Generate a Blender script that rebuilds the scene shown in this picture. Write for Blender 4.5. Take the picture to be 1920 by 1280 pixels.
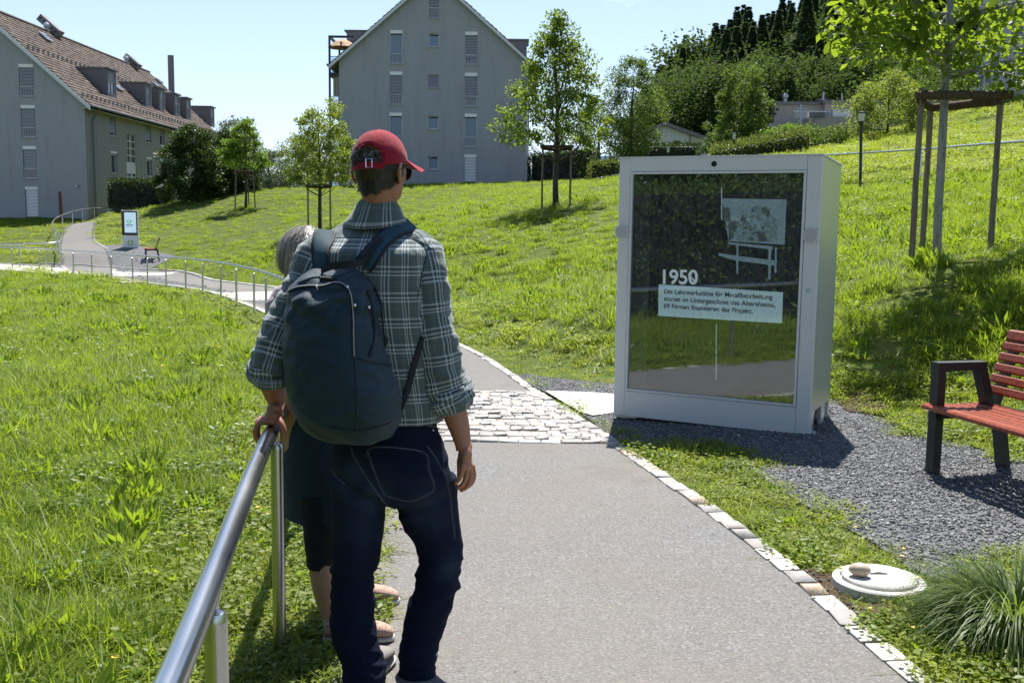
import bpy, bmesh, math, random
import numpy as np
from mathutils import Vector, Matrix
from mathutils.bvhtree import BVHTree

for _o in list(bpy.data.objects):
    bpy.data.objects.remove(_o)
SC = bpy.context.scene
COL = SC.collection
RNG = np.random.default_rng(7)
random.seed(7)
PI = math.pi

# ---------------------------------------------------------------- camera, sky, sun, exposure
FPX, PITCH, ROLL, EYE = 1920.0, math.radians(6.83), math.radians(0.78), 1.56
cam_d = bpy.data.cameras.new('camera')
cam_d.sensor_width = 36.0
cam_d.lens = 36.0 * FPX / 1920.0
cam_d.clip_start = 0.05
cam_d.clip_end = 3000
cam = bpy.data.objects.new('camera', cam_d)
COL.objects.link(cam)
cam.matrix_world = Matrix.Translation((0, 0, EYE)) @ Matrix.Rotation(PI/2 - PITCH, 4, 'X') @ Matrix.Rotation(ROLL, 4, 'Z')
SC.camera = cam
SUN_EL, SUN_AZ = math.radians(60.5), math.radians(8.0)      # azimuth clockwise from +Y
SUN_VEC = Vector((math.cos(SUN_EL)*math.sin(SUN_AZ), math.cos(SUN_EL)*math.cos(SUN_AZ), math.sin(SUN_EL)))
world = bpy.data.worlds.new('World'); SC.world = world; world.use_nodes = True
_nt = world.node_tree; _nt.nodes.clear()
_out = _nt.nodes.new('ShaderNodeOutputWorld'); _bg = _nt.nodes.new('ShaderNodeBackground')
_sky = _nt.nodes.new('ShaderNodeTexSky'); _sky.sky_type = 'NISHITA'; _sky.sun_disc = False
_sky.sun_elevation = SUN_EL; _sky.sun_rotation = SUN_AZ
_sky.altitude = 600; _sky.air_density = 1.0; _sky.dust_density = 0.6; _sky.ozone_density = 3.0
_bg.inputs['Strength'].default_value = 0.082
# thin fair-weather clouds low in the sky
_tc = _nt.nodes.new('ShaderNodeTexCoord'); _mp = _nt.nodes.new('ShaderNodeMapping'); _mp.inputs['Scale'].default_value = (1, 1, 3.0)
_nz = _nt.nodes.new('ShaderNodeTexNoise'); _nz.inputs['Scale'].default_value = 5.2; _nz.inputs['Detail'].default_value = 7; _nz.inputs['Roughness'].default_value = 0.55
_cr = _nt.nodes.new('ShaderNodeValToRGB'); _cr.color_ramp.elements[0].position = 0.60; _cr.color_ramp.elements[1].position = 0.76
_cr.color_ramp.elements[1].color = (0.75, 0.75, 0.75, 1)
_mx = _nt.nodes.new('ShaderNodeMix'); _mx.data_type = 'RGBA'
_mx.inputs[7].default_value = (12.0, 12.2, 12.6, 1)
_hz = _nt.nodes.new('ShaderNodeMix'); _hz.data_type = 'RGBA'; _hz.inputs[7].default_value = (6.7, 7.8, 9.9, 1)
_L = _nt.links.new
_L(_tc.outputs['Generated'], _mp.inputs['Vector']); _L(_mp.outputs[0], _nz.inputs['Vector']); _L(_nz.outputs[0], _cr.inputs[0])
# pale haze that thickens evenly towards the horizon, all round
_sx = _nt.nodes.new('ShaderNodeSeparateXYZ'); _mr = _nt.nodes.new('ShaderNodeMapRange'); _mr.inputs[1].default_value = 0.0; _mr.inputs[2].default_value = 0.50; _mr.inputs[3].default_value = 0.50; _mr.inputs[4].default_value = 0.0
_L(_tc.outputs['Generated'], _sx.inputs[0]); _L(_sx.outputs[2], _mr.inputs[0]); _L(_mr.outputs[0], _hz.inputs[0])
_L(_sky.outputs[0], _hz.inputs[6]); _L(_hz.outputs[2], _mx.inputs[6]); _L(_cr.outputs[0], _mx.inputs[0])
_L(_mx.outputs[2], _bg.inputs['Color']); _L(_bg.outputs[0], _out.inputs['Surface'])
sun_d = bpy.data.lights.new('sun', 'SUN'); sun_d.energy = 4.9; sun_d.angle = math.radians(0.5); sun_d.color = (1.0, 0.955, 0.88)
sun = bpy.data.objects.new('sun', sun_d); COL.objects.link(sun); sun.location = (0, 0, 60)
sun.rotation_euler = (SUN_VEC).to_track_quat('Z', 'Y').to_euler()
vs = SC.view_settings
SC.display_settings.display_device = 'sRGB'
vs.view_transform = 'Standard'; vs.look = 'None'; vs.exposure = 0.93; vs.gamma = 1.0; vs.use_curve_mapping = False
try:
    SC.cycles.max_bounces = 8; SC.cycles.transparent_max_bounces = 8; SC.cycles.diffuse_bounces = 3
    SC.cycles.glossy_bounces = 4; SC.cycles.transmission_bounces = 4; SC.cycles.caustics_reflective = False; SC.cycles.caustics_refractive = False
    SC.cycles.use_denoising = True
except Exception:
    pass

# ---------------------------------------------------------------- reading positions off the view
VIEW_F = np.array([0, math.cos(PITCH), -math.sin(PITCH)]); VIEW_U = np.array([0, math.sin(PITCH), math.cos(PITCH)])
def ray(u, v):
    a, b = u - 960, 640 - v
    x = a*math.cos(ROLL) - b*math.sin(ROLL); y = a*math.sin(ROLL) + b*math.cos(ROLL)
    return (np.array([x, 0, 0]) + VIEW_U*y)/FPX + VIEW_F
CAM = np.array([0, 0, EYE])
def at(u, v, Y):
    d = ray(u, v); return CAM + d*Y/d[1]
def atx(u, v, X):
    d = ray(u, v); return CAM + d*X/d[0]
def atz(u, v, z):
    d = ray(u, v); return CAM + d*(z - EYE)/d[2]

def bez(pts, n=40):
    """Catmull-Rom through points"""
    P = np.array(pts, float); P = np.vstack([2*P[0]-P[1], P, 2*P[-1]-P[-2]]); out = []
    segs = len(P)-3; per = max(2, n//segs)
    for i in range(segs):
        p0, p1, p2, p3 = P[i:i+4]
        for t in np.linspace(0, 1, per, endpoint=False):
            out.append(.5*((2*p1)+(-p0+p2)*t+(2*p0-5*p1+4*p2-p3)*t*t+(-p0+3*p1-3*p2+p3)*t**3))
    out.append(P[-2]); return np.array(out)
# ---------------------------------------------------------------- terrain height
_ctl = [(0,0,0),(0,-6,.02),(0,-14,.1),(-8,-10,0),(8,-10,.3),(-.8,3.4,0),(1.3,3.3,0),(1.3,1,0),(-.8,1,0),(.7,6.9,-.05),(-1.2,6.9,-.05),
        (.16,10.4,-.14),(-1.9,10.4,-.15),(-.67,14.3,-.25),(-3,14.3,-.26),(-4.55,19,-.39),(-6.05,22.5,-.49),(-8.9,28,-.53),(-12,32.5,-.59),(-17.5,39,-.73),(-20,41,-.77),(-32,44,-.8),
        (-3,3.5,-.06),(-8,10,-.3),(-15,20,-.62),(-10,2,-.2),(-25,30,-.85),(-40,40,-.8),(-5,12,-.3),(-20,-5,-.2),
        (.86,8.35,-.05),(2.2,7.6,-.05),(2.6,6.3,0),(3.3,6.4,.03),(4.5,5.2,.05),(3,4.2,0),(5.5,3,.15),(2.2,3,0),(1.7,9.2,.02),
        (-2.3,20.2,-.40),(-4.0,24,-.49),(-7.1,29.8,-.54),(-10.3,34.5,-.60),(-16.1,41.3,-.62)]
_ctlpx = [(110,493,41),(97,461,54),(154,421,67),(202,416,70),(250,468,45),(285,473,45),(80,408,70),(-80,408,70),(165,405,71),(462,390,57),(600,434,43),(1042,388,35),
          (850,346,68),(650,350,65),(340,376,63),(430,362,63),(1000,343,66),(1140,343,55),(530,519,25.5),(700,600,18.5),(1000,655,13),(1130,705,11),(1100,600,13.5),(1100,450,26),(850,430,33),
          (1600,730,8.9),(1703,497,11.8),(1845,462,12.4),(1873,350,21),(1728,345,27),(1613,350,30),(1580,283,50),(1700,250,55),(1800,215,58),(1920,180,60),(1450,297,48),(1300,310,48),
          (1700,640,9.4),(1900,660,9.0),(1900,760,8.0),(2300,300,20),(2300,480,9),(2500,180,40)]
def _tps_fit(pts):
    P = np.array(pts, float); n = len(P)
    d = np.hypot(P[:,None,0]-P[None,:,0], P[:,None,1]-P[None,:,1])
    K = np.sqrt(d*d + 1.5)                # multiquadric
    A = np.zeros((n+3, n+3)); A[:n,:n] = K - np.eye(n)*0.03; A[:n,n] = 1; A[:n,n+1:] = P[:,:2]; A[n,:n] = 1; A[n+1:,:n] = P[:,:2].T
    b = np.zeros(n+3); b[:n] = P[:,2]
    return P, np.linalg.solve(A, b)
_pts = list(_ctl) + [tuple(at(u, v, Y)) for u, v, Y in _ctlpx]
_pts += [(-45,72,1.0),(-60,60,.2),(-45,100,1.5),(-10,85,3.9),(0,100,4.0),(10,80,3.5),(60,60,11),(45,90,9),(20,95,4.5),(70,30,9),(-70,20,-1),(-70,100,1.5),(70,100,12),(30,-10,2),(-30,-20,0),(40,10,5)]
_TP, _TW = _tps_fit(_pts)
def TH(x, y):
    x = np.asarray(x, float); y = np.asarray(y, float); sh = x.shape
    r = np.hypot(x, y-30); k = np.minimum(1, 92/np.maximum(r, 1e-6)); x = x*k; y = 30+(y-30)*k     # level off far out
    X, Y = x.ravel(), y.ravel(); n = len(_TP)
    out = np.empty(len(X))
    for s in range(0, len(X), 20000):
        d = np.sqrt((X[s:s+20000,None]-_TP[None,:,0])**2 + (Y[s:s+20000,None]-_TP[None,:,1])**2 + 1.5)
        out[s:s+20000] = d @ _TW[:n]
    out += _TW[n] + _TW[n+1]*X + _TW[n+2]*Y
    return out.reshape(sh)
def _axis(lo, hi, n, k=4.2):
    t = np.linspace(-1, 1, n); return np.where(t < 0, lo*np.sinh(-t*k)/np.sinh(k), hi*np.sinh(t*k)/np.sinh(k))
_gx = _axis(-420, 420, 301); _gy = _axis(-300, 420, 341) + 7
_X, _Y = np.meshgrid(_gx, _gy); _Z = TH(_X, _Y)
# the handrail line, and an even run of the path beside it
RAILXY = [(.30,-5.0),(-.02,-2.0),(-.28,-.2),(-.50,1.44),(-.79,3.31),(-1.18,6.2),(-1.95,10.2),(-3.1,14.4)]
for _u, _v, _d in [(500,600,18.6),(444,578,22.3),(349,545,27.6),(250,527,32),(172,515,36.5),(97,511,39),(22,506,41)]:
    RAILXY.append(tuple(at(_u, _v, _d)[:2]))
RAILXY += [(-30, 45.5), (-42, 50)]
_rl = bez(RAILXY, 400); _rz = TH(_rl[:,0], _rl[:,1])
for _ in range(900): _rz[1:-1] = (_rz[:-2]+2*_rz[1:-1]+_rz[2:])/4
_dd = np.full(_X.shape, 1e9); _zz = np.zeros(_X.shape)
for _p, _q in zip(_rl, _rz):
    _e = np.hypot(_X-_p[0], _Y-_p[1]); _k = _e < _dd; _dd[_k] = _e[_k]; _zz[_k] = _q
_w = np.clip(1-(_dd-2.35)/1.3, 0, 1); _w = _w*_w*(3-2*_w)*np.clip((_Y-2)/3, 0, 1); _Z = _Z*(1-_w)+_zz*_w
def TH(x, y):                              # height of the built ground mesh
    x = np.asarray(x, float); y = np.asarray(y, float)
    i = np.clip(np.searchsorted(_gx, x)-1, 0, len(_gx)-2); j = np.clip(np.searchsorted(_gy, y)-1, 0, len(_gy)-2)
    a = np.clip((x-_gx[i])/(_gx[i+1]-_gx[i]), 0, 1); b = np.clip((y-_gy[j])/(_gy[j+1]-_gy[j]), 0, 1)
    return (_Z[j,i]*(1-a)+_Z[j,i+1]*a)*(1-b) + (_Z[j+1,i]*(1-a)+_Z[j+1,i+1]*a)*b
def th(x, y):
    return float(TH(np.array([x]), np.array([y]))[0])
def ground(u, v, tmax=150):
    d = ray(u, v); ts = np.concatenate([np.arange(.8, 20, .05), np.arange(20, tmax, .25)])
    p = CAM[None] + d[None]*ts[:,None]/d[1]
    h = p[:,2] - TH(p[:,0], p[:,1])
    i = np.argmax(h < 0) if (h < 0).any() else len(ts)-1
    if i == 0: i = 1
    a, b = ts[i-1], ts[i]
    for _ in range(24):
        m = .5*(a+b); q = CAM + d*m/d[1]
        if q[2] - th(q[0], q[1]) > 0: a = m
        else: b = m
    q = CAM + d*a/d[1]
    return np.array([q[0], q[1], th(q[0], q[1])])

# ---------------------------------------------------------------- object bookkeeping
WL = {}
def wl(o):
    return WL.get(o.name, (0.0, 0.0, 0.0))
def tag(o, label=None, cat=None, group=None, kind=None):
    if label: o['label'] = label
    if cat: o['category'] = cat
    if group: o['group'] = group
    if kind: o['kind'] = kind
    return o
def thing(name, label, cat, loc=(0,0,0), rotz=0, group=None):
    o = bpy.data.objects.new(name, None); COL.objects.link(o)
    o.location = tuple(float(c) for c in loc); o.rotation_euler = (0, 0, rotz); o.empty_display_size = .2
    WL[o.name] = o.location[:]
    return tag(o, label, cat, group)
def link_mesh(name, me, mats, parent=None, smooth=False, org=None):
    for m in (mats if isinstance(mats, (list, tuple)) else [mats]):
        me.materials.append(m)
    if smooth:
        me.polygons.foreach_set('use_smooth', np.ones(len(me.polygons), bool))
    o = bpy.data.objects.new(name, me); COL.objects.link(o)
    if parent is not None: o.parent = parent
    return o
def np_mesh(name, V, Fs, mats, parent=None, smooth=False, world=True, uv=None, mi=None):
    """V (n,3); Fs (m,k) array; built in world coordinates, moved to the parent's base"""
    V = np.asarray(V, np.float32).copy(); Fs = np.asarray(Fs, np.int32)
    if parent is not None and world: V -= np.array(wl(parent), np.float32)
    me = bpy.data.meshes.new(name); m, k = Fs.shape
    me.vertices.add(len(V)); me.vertices.foreach_set('co', V.ravel())
    me.loops.add(m*k); me.loops.foreach_set('vertex_index', Fs.ravel())
    me.polygons.add(m); me.polygons.foreach_set('loop_start', np.arange(0, m*k, k, dtype=np.int32))
    if mi is not None: me.polygons.foreach_set('material_index', np.asarray(mi, np.int32))
    if uv is not None:
        l = me.uv_layers.new(name='UVMap'); l.data.foreach_set('uv', np.asarray(uv, np.float32)[Fs.ravel()].ravel())
    me.update(calc_edges=True)
    o = link_mesh(name, me, mats, parent, smooth)
    WL[o.name] = wl(parent) if parent is not None else (0, 0, 0)
    return o
def _frame(t):
    t = t/ (np.linalg.norm(t)+1e-9)
    a = np.array([0, 0, 1.0]) if abs(t[2]) < .9 else np.array([1.0, 0, 0])
    s = np.cross(t, a); s /= np.linalg.norm(s); return s, np.cross(s, t)
class MB:
    def __init__(s): s.v = []; s.f = []; s.m = []; s.uv = []
    def add(s, V, F, mi=0, UV=None):
        b = len(s.v); s.v += [tuple(map(float, p)) for p in V]
        s.uv += [tuple(map(float, p)) for p in UV] if UV is not None else [(0., 0.)]*len(V)
        for f in F: s.f.append([i+b for i in f]); s.m.append(mi)
        return s
    def box(s, c, d, R=None, mi=0, bev=0.0):
        hx, hy, hz = d[0]/2, d[1]/2, d[2]/2; c = np.array(c, float)
        if bev <= 0:
            P = np.array([(x, y, z) for z in (-hz, hz) for x, y in ((-hx,-hy),(hx,-hy),(hx,hy),(-hx,hy))])
            F = [(3,2,1,0),(4,5,6,7),(0,1,5,4),(1,2,6,5),(2,3,7,6),(3,0,4,7)]
        else:
            b = min(bev, hx*.9, hy*.9, hz*.9); bm = bmesh.new(); bmesh.ops.create_cube(bm, size=1)
            for q in bm.verts: q.co = (q.co.x*2*hx, q.co.y*2*hy, q.co.z*2*hz)
            bmesh.ops.bevel(bm, geom=bm.edges[:], offset=b, segments=1, affect='EDGES', profile=.5)
            bm.verts.index_update(); P = np.array([q.co[:] for q in bm.verts]); F = [[q.index for q in f.verts] for f in bm.faces]; bm.free()
        if R is not None: P = P @ np.array(R).T
        return s.add(P + c, F, mi)
    def tube(s, pts, r, n=8, caps=True, mi=0, closed=False):
        pts = [np.array(p, float) for p in pts]; k = len(pts)
        rs = r if isinstance(r, (list, tuple, np.ndarray)) else [r]*k
        V = []; prev = None
        for i, p in enumerate(pts):
            if closed: t = pts[(i+1) % k] - pts[i-1]
            else: t = pts[min(i+1, k-1)] - pts[max(i-1, 0)]
            t = t/(np.linalg.norm(t)+1e-9)
            if prev is None: a, b = _frame(t)
            else:
                a = prev - t*np.dot(prev, t); a /= (np.linalg.norm(a)+1e-9); b = np.cross(a, t)
            prev = a
            for j in range(n):
                q = 2*PI*j/n; V.append(p + rs[i]*(math.cos(q)*a + math.sin(q)*b))
        F = []
        for i in range(k if closed else k-1):
            i2 = (i+1) % k
            for j in range(n):
                j2 = (j+1) % n; F.append((i*n+j, i*n+j2, i2*n+j2, i2*n+j))
        if caps and not closed: F.append(tuple(range(n-1, -1, -1))); F.append(tuple((k-1)*n+j for j in range(n)))
        return s.add(V, F, mi)
    def cyl(s, a, b, r, n=12, mi=0, r2=None): return s.tube([a, b], [r, r if r2 is None else r2], n, True, mi)
    def lathe(s, prof, c=(0,0,0), n=16, mi=0, axis=None):
        V = []; F = []
        for r, z in prof:
            for j in range(n): V.append((r*math.cos(2*PI*j/n), r*math.sin(2*PI*j/n), z))
        for i in range(len(prof)-1):
            for j in range(n): F.append((i*n+j, i*n+(j+1) % n, (i+1)*n+(j+1) % n, (i+1)*n+j))
        if prof[0][0] > 1e-6: F.append(tuple(range(n-1, -1, -1)))
        if prof[-1][0] > 1e-6: F.append(tuple((len(prof)-1)*n+j for j in range(n)))
        V = np.array(V)
        if axis is not None: V = V @ np.array(axis).T
        return s.add(V + np.array(c), F, mi)
    def loft(s, rings, caps=True, mi=0, UV=None):
        n = len(rings[0]); V = [p for r in rings for p in r]; F = []
        for i in range(len(rings)-1):
            for j in range(n): F.append((i*n+j, i*n+(j+1) % n, (i+1)*n+(j+1) % n, (i+1)*n+j))
        if caps: F.append(tuple(range(n-1, -1, -1))); F.append(tuple((len(rings)-1)*n+j for j in range(n)))
        return s.add(V, F, mi, UV)
    def quad(s, a, b, c, d, mi=0): return s.add([a, b, c, d], [(0,1,2,3)], mi)
    def prism(s, poly, off, mi=0):
        n = len(poly); off = np.array(off, float); P = [np.array(p, float) for p in poly]
        F = [tuple(range(n-1, -1, -1)), tuple(range(n, 2*n))] + [(i, (i+1) % n, n+(i+1) % n, n+i) for i in range(n)]
        return s.add(P + [p+off for p in P], F, mi)
    def sphere(s, c, r, n=10, mi=0, R=None):
        r = (r, r, r) if isinstance(r, (int, float)) else r; m = max(4, n//2+1); V = [(0,0,-1)]; F = []
        for i in range(1, m):
            a = -PI/2 + PI*i/m
            for j in range(n): V.append((math.cos(a)*math.cos(2*PI*j/n), math.cos(a)*math.sin(2*PI*j/n), math.sin(a)))
        V.append((0,0,1)); N = len(V)-1
        for j in range(n): F.append((0, 1+(j+1) % n, 1+j))
        for i in range(m-2):
            for j in range(n): F.append((1+i*n+j, 1+i*n+(j+1) % n, 1+(i+1)*n+(j+1) % n, 1+(i+1)*n+j))
        for j in range(n): F.append((N, 1+(m-2)*n+j, 1+(m-2)*n+(j+1) % n))
        V = np.array(V)*np.array(r)
        if R is not None: V = V @ np.array(R).T
        return s.add(V + np.array(c), F, mi)
    def build(s, name, mats, parent=None, smooth=False, world=True, auto=None):
        V = np.array(s.v, float).reshape(-1, 3)
        off = np.array(wl(parent)) if (parent is not None and world) else np.zeros(3)
        me = bpy.data.meshes.new(name); me.from_pydata([tuple(p) for p in (V-off)], [], s.f)
        me.polygons.foreach_set('material_index', np.array(s.m, np.int32))
        if any(u != (0., 0.) for u in s.uv):
            l = me.uv_layers.new(name='UVMap'); idx = np.empty(len(me.loops), np.int32); me.loops.foreach_get('vertex_index', idx)
            l.data.foreach_set('uv', np.array(s.uv, np.float32)[idx].ravel())
        me.update()
        o = link_mesh(name, me, mats, parent, smooth)
        WL[o.name] = wl(parent) if parent is not None else (0, 0, 0)
        if auto:
            me.polygons.foreach_set('use_smooth', np.ones(len(me.polygons), bool))
            try: me.set_sharp_from_angle(angle=math.radians(auto))
            except Exception: pass
        return o
def shade_auto(o, ang=40):
    me = o.data; me.polygons.foreach_set('use_smooth', np.ones(len(me.polygons), bool))
    try: me.set_sharp_from_angle(angle=math.radians(ang))
    except Exception: pass
def rotz(a):
    c, s_ = math.cos(a), math.sin(a); return np.array([[c,-s_,0],[s_,c,0],[0,0,1.0]])
def rotx(a):
    c, s_ = math.cos(a), math.sin(a); return np.array([[1.0,0,0],[0,c,-s_],[0,s_,c]])
def roty(a):
    c, s_ = math.cos(a), math.sin(a); return np.array([[c,0,s_],[0,1.0,0],[-s_,0,c]])
def resample(P, step):
    P = np.array(P, float); d = np.r_[0, np.cumsum(np.linalg.norm(np.diff(P, axis=0), axis=1))]
    n = max(2, int(round(d[-1]/step))+1); s = np.linspace(0, d[-1], n)
    return np.stack([np.interp(s, d, P[:,k]) for k in range(P.shape[1])], 1)
def inpoly(x, y, poly):
    x = np.asarray(x); y = np.asarray(y); c = np.zeros(x.shape, bool); n = len(poly)
    for i in range(n):
        x1, y1 = poly[i][:2]; x2, y2 = poly[(i+1) % n][:2]
        if y1 == y2: continue
        c ^= ((y1 > y) != (y2 > y)) & (x < (x2-x1)*(y-y1)/(y2-y1)+x1)
    return c
def dist_line(x, y, line):
    best = np.full(np.shape(x), 1e9)
    for (x1, y1), (x2, y2) in zip(line[:-1], line[1:]):
        dx, dy = x2-x1, y2-y1; t = np.clip(((x-x1)*dx+(y-y1)*dy)/(dx*dx+dy*dy+1e-12), 0, 1)
        best = np.minimum(best, np.hypot(x-x1-t*dx, y-y1-t*dy))
    return best

# ---------------------------------------------------------------- materials
class G:
    def __init__(s, name):
        s.m = bpy.data.materials.new(name); s.m.use_nodes = True; s.nt = s.m.node_tree; s.nt.nodes.clear()
        s.out = s.nt.nodes.new('ShaderNodeOutputMaterial')
    def n(s, t, ins=None, **props):
        nd = s.nt.nodes.new('ShaderNode'+t)
        for k, v in props.items(): setattr(nd, k, v)
        for k, v in (ins or {}).items():
            sk = nd.inputs[k]
            if isinstance(v, bpy.types.NodeSocket): s.nt.links.new(v, sk)
            else: sk.default_value = v
        return nd
    def geo(s): return s.n('NewGeometry').outputs['Position']
    def obj(s): return s.n('TexCoord').outputs['Object']
    def noise(s, scale, detail=4, rough=.55, vec=None, out=0):
        return s.n('TexNoise', {'Scale': scale, 'Detail': detail, 'Roughness': rough, 'Vector': vec if vec is not None else s.geo()}).outputs[out]
    def ramp(s, fac, stops, interp='LINEAR'):
        nd = s.n('ValToRGB', {'Fac': fac}); cr = nd.color_ramp; cr.interpolation = interp
        while len(cr.elements) < len(stops): cr.elements.new(1.0)
        for e, (p, c) in zip(cr.elements, stops):
            e.position = p; e.color = (c, c, c, 1) if isinstance(c, (int, float)) else (*c, 1)
        return nd.outputs[0]
    def mix(s, fac, a, b, mode='MIX'):
        nd = s.n('Mix', data_type='RGBA', blend_type=mode)
        for k, v in ((0, fac), (6, a), (7, b)):
            if isinstance(v, bpy.types.NodeSocket): s.nt.links.new(v, nd.inputs[k])
            else: nd.inputs[k].default_value = v if k == 0 else ((*v, 1) if len(v) == 3 else v)
        return nd.outputs[2]
    def math(s, op, a, b=0.0):
        nd = s.n('Math', operation=op)
        for k, v in ((0, a), (1, b)):
            if isinstance(v, bpy.types.NodeSocket): s.nt.links.new(v, nd.inputs[k])
            else: nd.inputs[k].default_value = v
        return nd.outputs[0]
    def bump(s, h, st=.3, dist=.01): return s.n('Bump', {'Height': h, 'Strength': st, 'Distance': dist}).outputs[0]
    def bsdf(s, color, rough=.6, metal=0, normal=None, spec=.5, **kw):
        ins = {'Base Color': color if isinstance(color, bpy.types.NodeSocket) else (*color[:3], 1), 'Roughness': rough, 'Metallic': metal, 'Specular IOR Level': spec}
        if normal is not None: ins['Normal'] = normal
        ins.update(kw)
        return s.n('BsdfPrincipled', ins).outputs[0]
    def done(s, sh): s.nt.links.new(sh, s.out.inputs['Surface']); return s.m
def plain(name, col, rough=.6, metal=0, var=.12, scale=9, spec=.5, bump=0, bscale=60):
    g = G(name); n = g.noise(scale, 5)
    c = g.mix(n, tuple(x*(1-var) for x in col), tuple(min(1, x*(1+var)) for x in col))
    nm = g.bump(g.noise(bscale, 4), bump, .004) if bump else None
    return g.done(g.bsdf(c, rough, metal, nm, spec))
def leafmat(name, dark, light, trans, tw=.45, rough=.42, per_object=False, patch=.35):
    g = G(name)
    if per_object: r = g.n('ObjectInfo').outputs['Random']
    else: r = g.n('NewGeometry').outputs['Random Per Island']
    pn = g.noise(patch, 3)
    f = g.math('ADD', g.math('MULTIPLY', r, .6), g.math('MULTIPLY', pn, .45))
    c = g.mix(f, dark, light)
    t = g.mix(f, tuple(x*.75 for x in trans), trans)
    b = g.bsdf(c, rough, 0, None, .22)
    tr = g.n('BsdfTranslucent', {'Color': t}).outputs[0]
    return g.done(g.n('MixShader', {0: tw, 1: b, 2: tr}).outputs[0])
M = {}
def mk_materials():
    # asphalt: pale worn aggregate with cracks of darker binder
    g = G('asphalt'); p = g.geo()
    v = g.n('TexVoronoi', {'Scale': 110, 'Vector': p}); agg = g.ramp(v.outputs['Color'], [(0, .085), (.45, .13), (.8, .18), (1, .26)])
    vb = g.n('TexVoronoi', {'Scale': 230, 'Vector': p}); agg = g.mix(.4, agg, vb.outputs['Color'], 'OVERLAY'); agg = g.n('HueSaturation', {'Saturation': .25, 'Color': agg}).outputs[0]
    bl = g.noise(1.3, 5, .6, p); c = g.mix(g.ramp(bl, [(.3, .0), (.7, .55)]), agg, (.165, .143, .122))
    c = g.mix(g.ramp(g.noise(.45, 3), [(.42, 0), (.62, .35)]), c, (.205, .182, .158))
    c = g.mix(g.ramp(g.noise(34, 2, .7, p), [(.68, 0), (.74, .55)]), c, (.06, .056, .052))
    c = g.mix(g.ramp(g.noise(.9, 6, .75, p), [(.56, 0), (.66, .38)]), c, (.105, .095, .085))
    c = g.mix(g.ramp(g.noise(3.2, 5, .8, p), [(.62, 0), (.70, .30)]), c, (.24, .22, .195))
    h = g.math('ADD', v.outputs['Distance'], g.math('MULTIPLY', g.noise(60, 3), .6))
    M['asphalt'] = g.done(g.bsdf(c, .85, 0, g.bump(h, .55, .004), .3))
    # soil/turf base under grass
    g = G('turf'); p = g.geo(); n = g.noise(2.2, 6, .6, p)
    c = g.ramp(n, [(.3, (.045, .075, .012)), (.5, (.085, .125, .02)), (.68, (.125, .14, .035))])
    c = g.mix(g.ramp(g.noise(26, 4, .6, p), [(.46, 0), (.66, .6)]), c, (.09, .066, .036))
    M['turf'] = g.done(g.bsdf(c, .95, 0, g.bump(g.noise(40, 5), .6, .03), .1))
    g = G('gravel_bed'); p = g.geo(); v = g.n('TexVoronoi', {'Scale': 62, 'Vector': p})
    c = g.ramp(v.outputs['Color'], [(0, (.045, .048, .055)), (.5, (.11, .113, .122)), (.85, (.19, .192, .20)), (1, (.32, .32, .32))])
    M['gravel_bed'] = g.done(g.bsdf(c, .8, 0, g.bump(g.math('SUBTRACT', 1.0, v.outputs['Distance']), 1.0, .012), .3))
    g = G('pebble'); r = g.n('ObjectInfo').outputs['Random']
    c = g.ramp(r, [(0, (.045, .048, .056)), (.35, (.092, .097, .108)), (.7, (.15, .154, .162)), (.93, (.23, .23, .232)), (1, (.38, .37, .35))])
    c = g.mix(.5, c, g.ramp(g.noise(90, 3), [(.3, .5), (.7, 1.0)]), 'MULTIPLY')
    M['pebble'] = g.done(g.bsdf(c, .55, 0, None, .45))
    g = G('granite'); p = g.geo(); r = g.n('ObjectInfo').outputs['Random']
    c = g.ramp(r, [(0, (.33, .315, .30)), (.45, (.41, .398, .385)), (.8, (.48, .465, .445)), (.95, (.47, .42, .365)), (1, (.50, .39, .30))])
    c = g.mix(.55, c, g.ramp(g.noise(150, 4, .7, p), [(.3, .45), (.6, 1.05)]), 'MULTIPLY')
    c = g.mix(g.ramp(g.noise(18, 4), [(.55, 0), (.75, .4)]), c, (.30, .25, .20))
    M['granite'] = g.done(g.bsdf(c, .72, 0, g.bump(g.noise(70, 5), .5, .006), .35))
    g = G('joint_sand'); p = g.geo()
    c = g.ramp(g.noise(80, 4, .6, p), [(.3, (.09, .08, .07)), (.7, (.24, .215, .19))]); M['joint'] = g.done(g.bsdf(c, .95, 0, g.bump(g.noise(120, 3), .5, .005), .1))
    g = G('pale_concrete'); p = g.geo(); c = g.ramp(g.noise(14, 6, .6, p), [(.3, (.48, .465, .445)), (.7, (.66, .645, .62))])
    c = g.mix(g.ramp(g.noise(210, 2, .6, p), [(.66, 0), (.72, .5)]), c, (.28, .27, .26))
    M['concrete'] = g.done(g.bsdf(c, .85, 0, g.bump(g.noise(160, 4), .35, .003), .3))
    g = G('soil'); p = g.geo(); c = g.ramp(g.noise(45, 6, .65, p), [(.3, (.035, .024, .016)), (.55, (.10, .072, .05)), (.75, (.2, .16, .12))])
    M['soil'] = g.done(g.bsdf(c, .95, 0, g.bump(g.noise(60, 5), 1, .02), .1))
    # rendered facade walls with streaks
    def render_wall(name, a, b):
        g = G(name); p = g.geo()
        mp = g.n('Mapping', {'Vector': p, 'Scale': (1, 1, .12)}).outputs[0]
        c = g.mix(g.noise(.9, 5, .6, mp), a, b); c = g.mix(g.ramp(g.noise(2.4, 6, .7, mp), [(.50, 0), (.72, .6)]), c, tuple(x*.80 for x in a))
        c = g.mix(.35, c, g.ramp(g.noise(22, 4, .6, p), [(.3, .7), (.7, 1.1)]), 'MULTIPLY')
        M[name] = g.done(g.bsdf(c, .92, 0, g.bump(g.noise(55, 3), .35, .01), .15))
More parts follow.
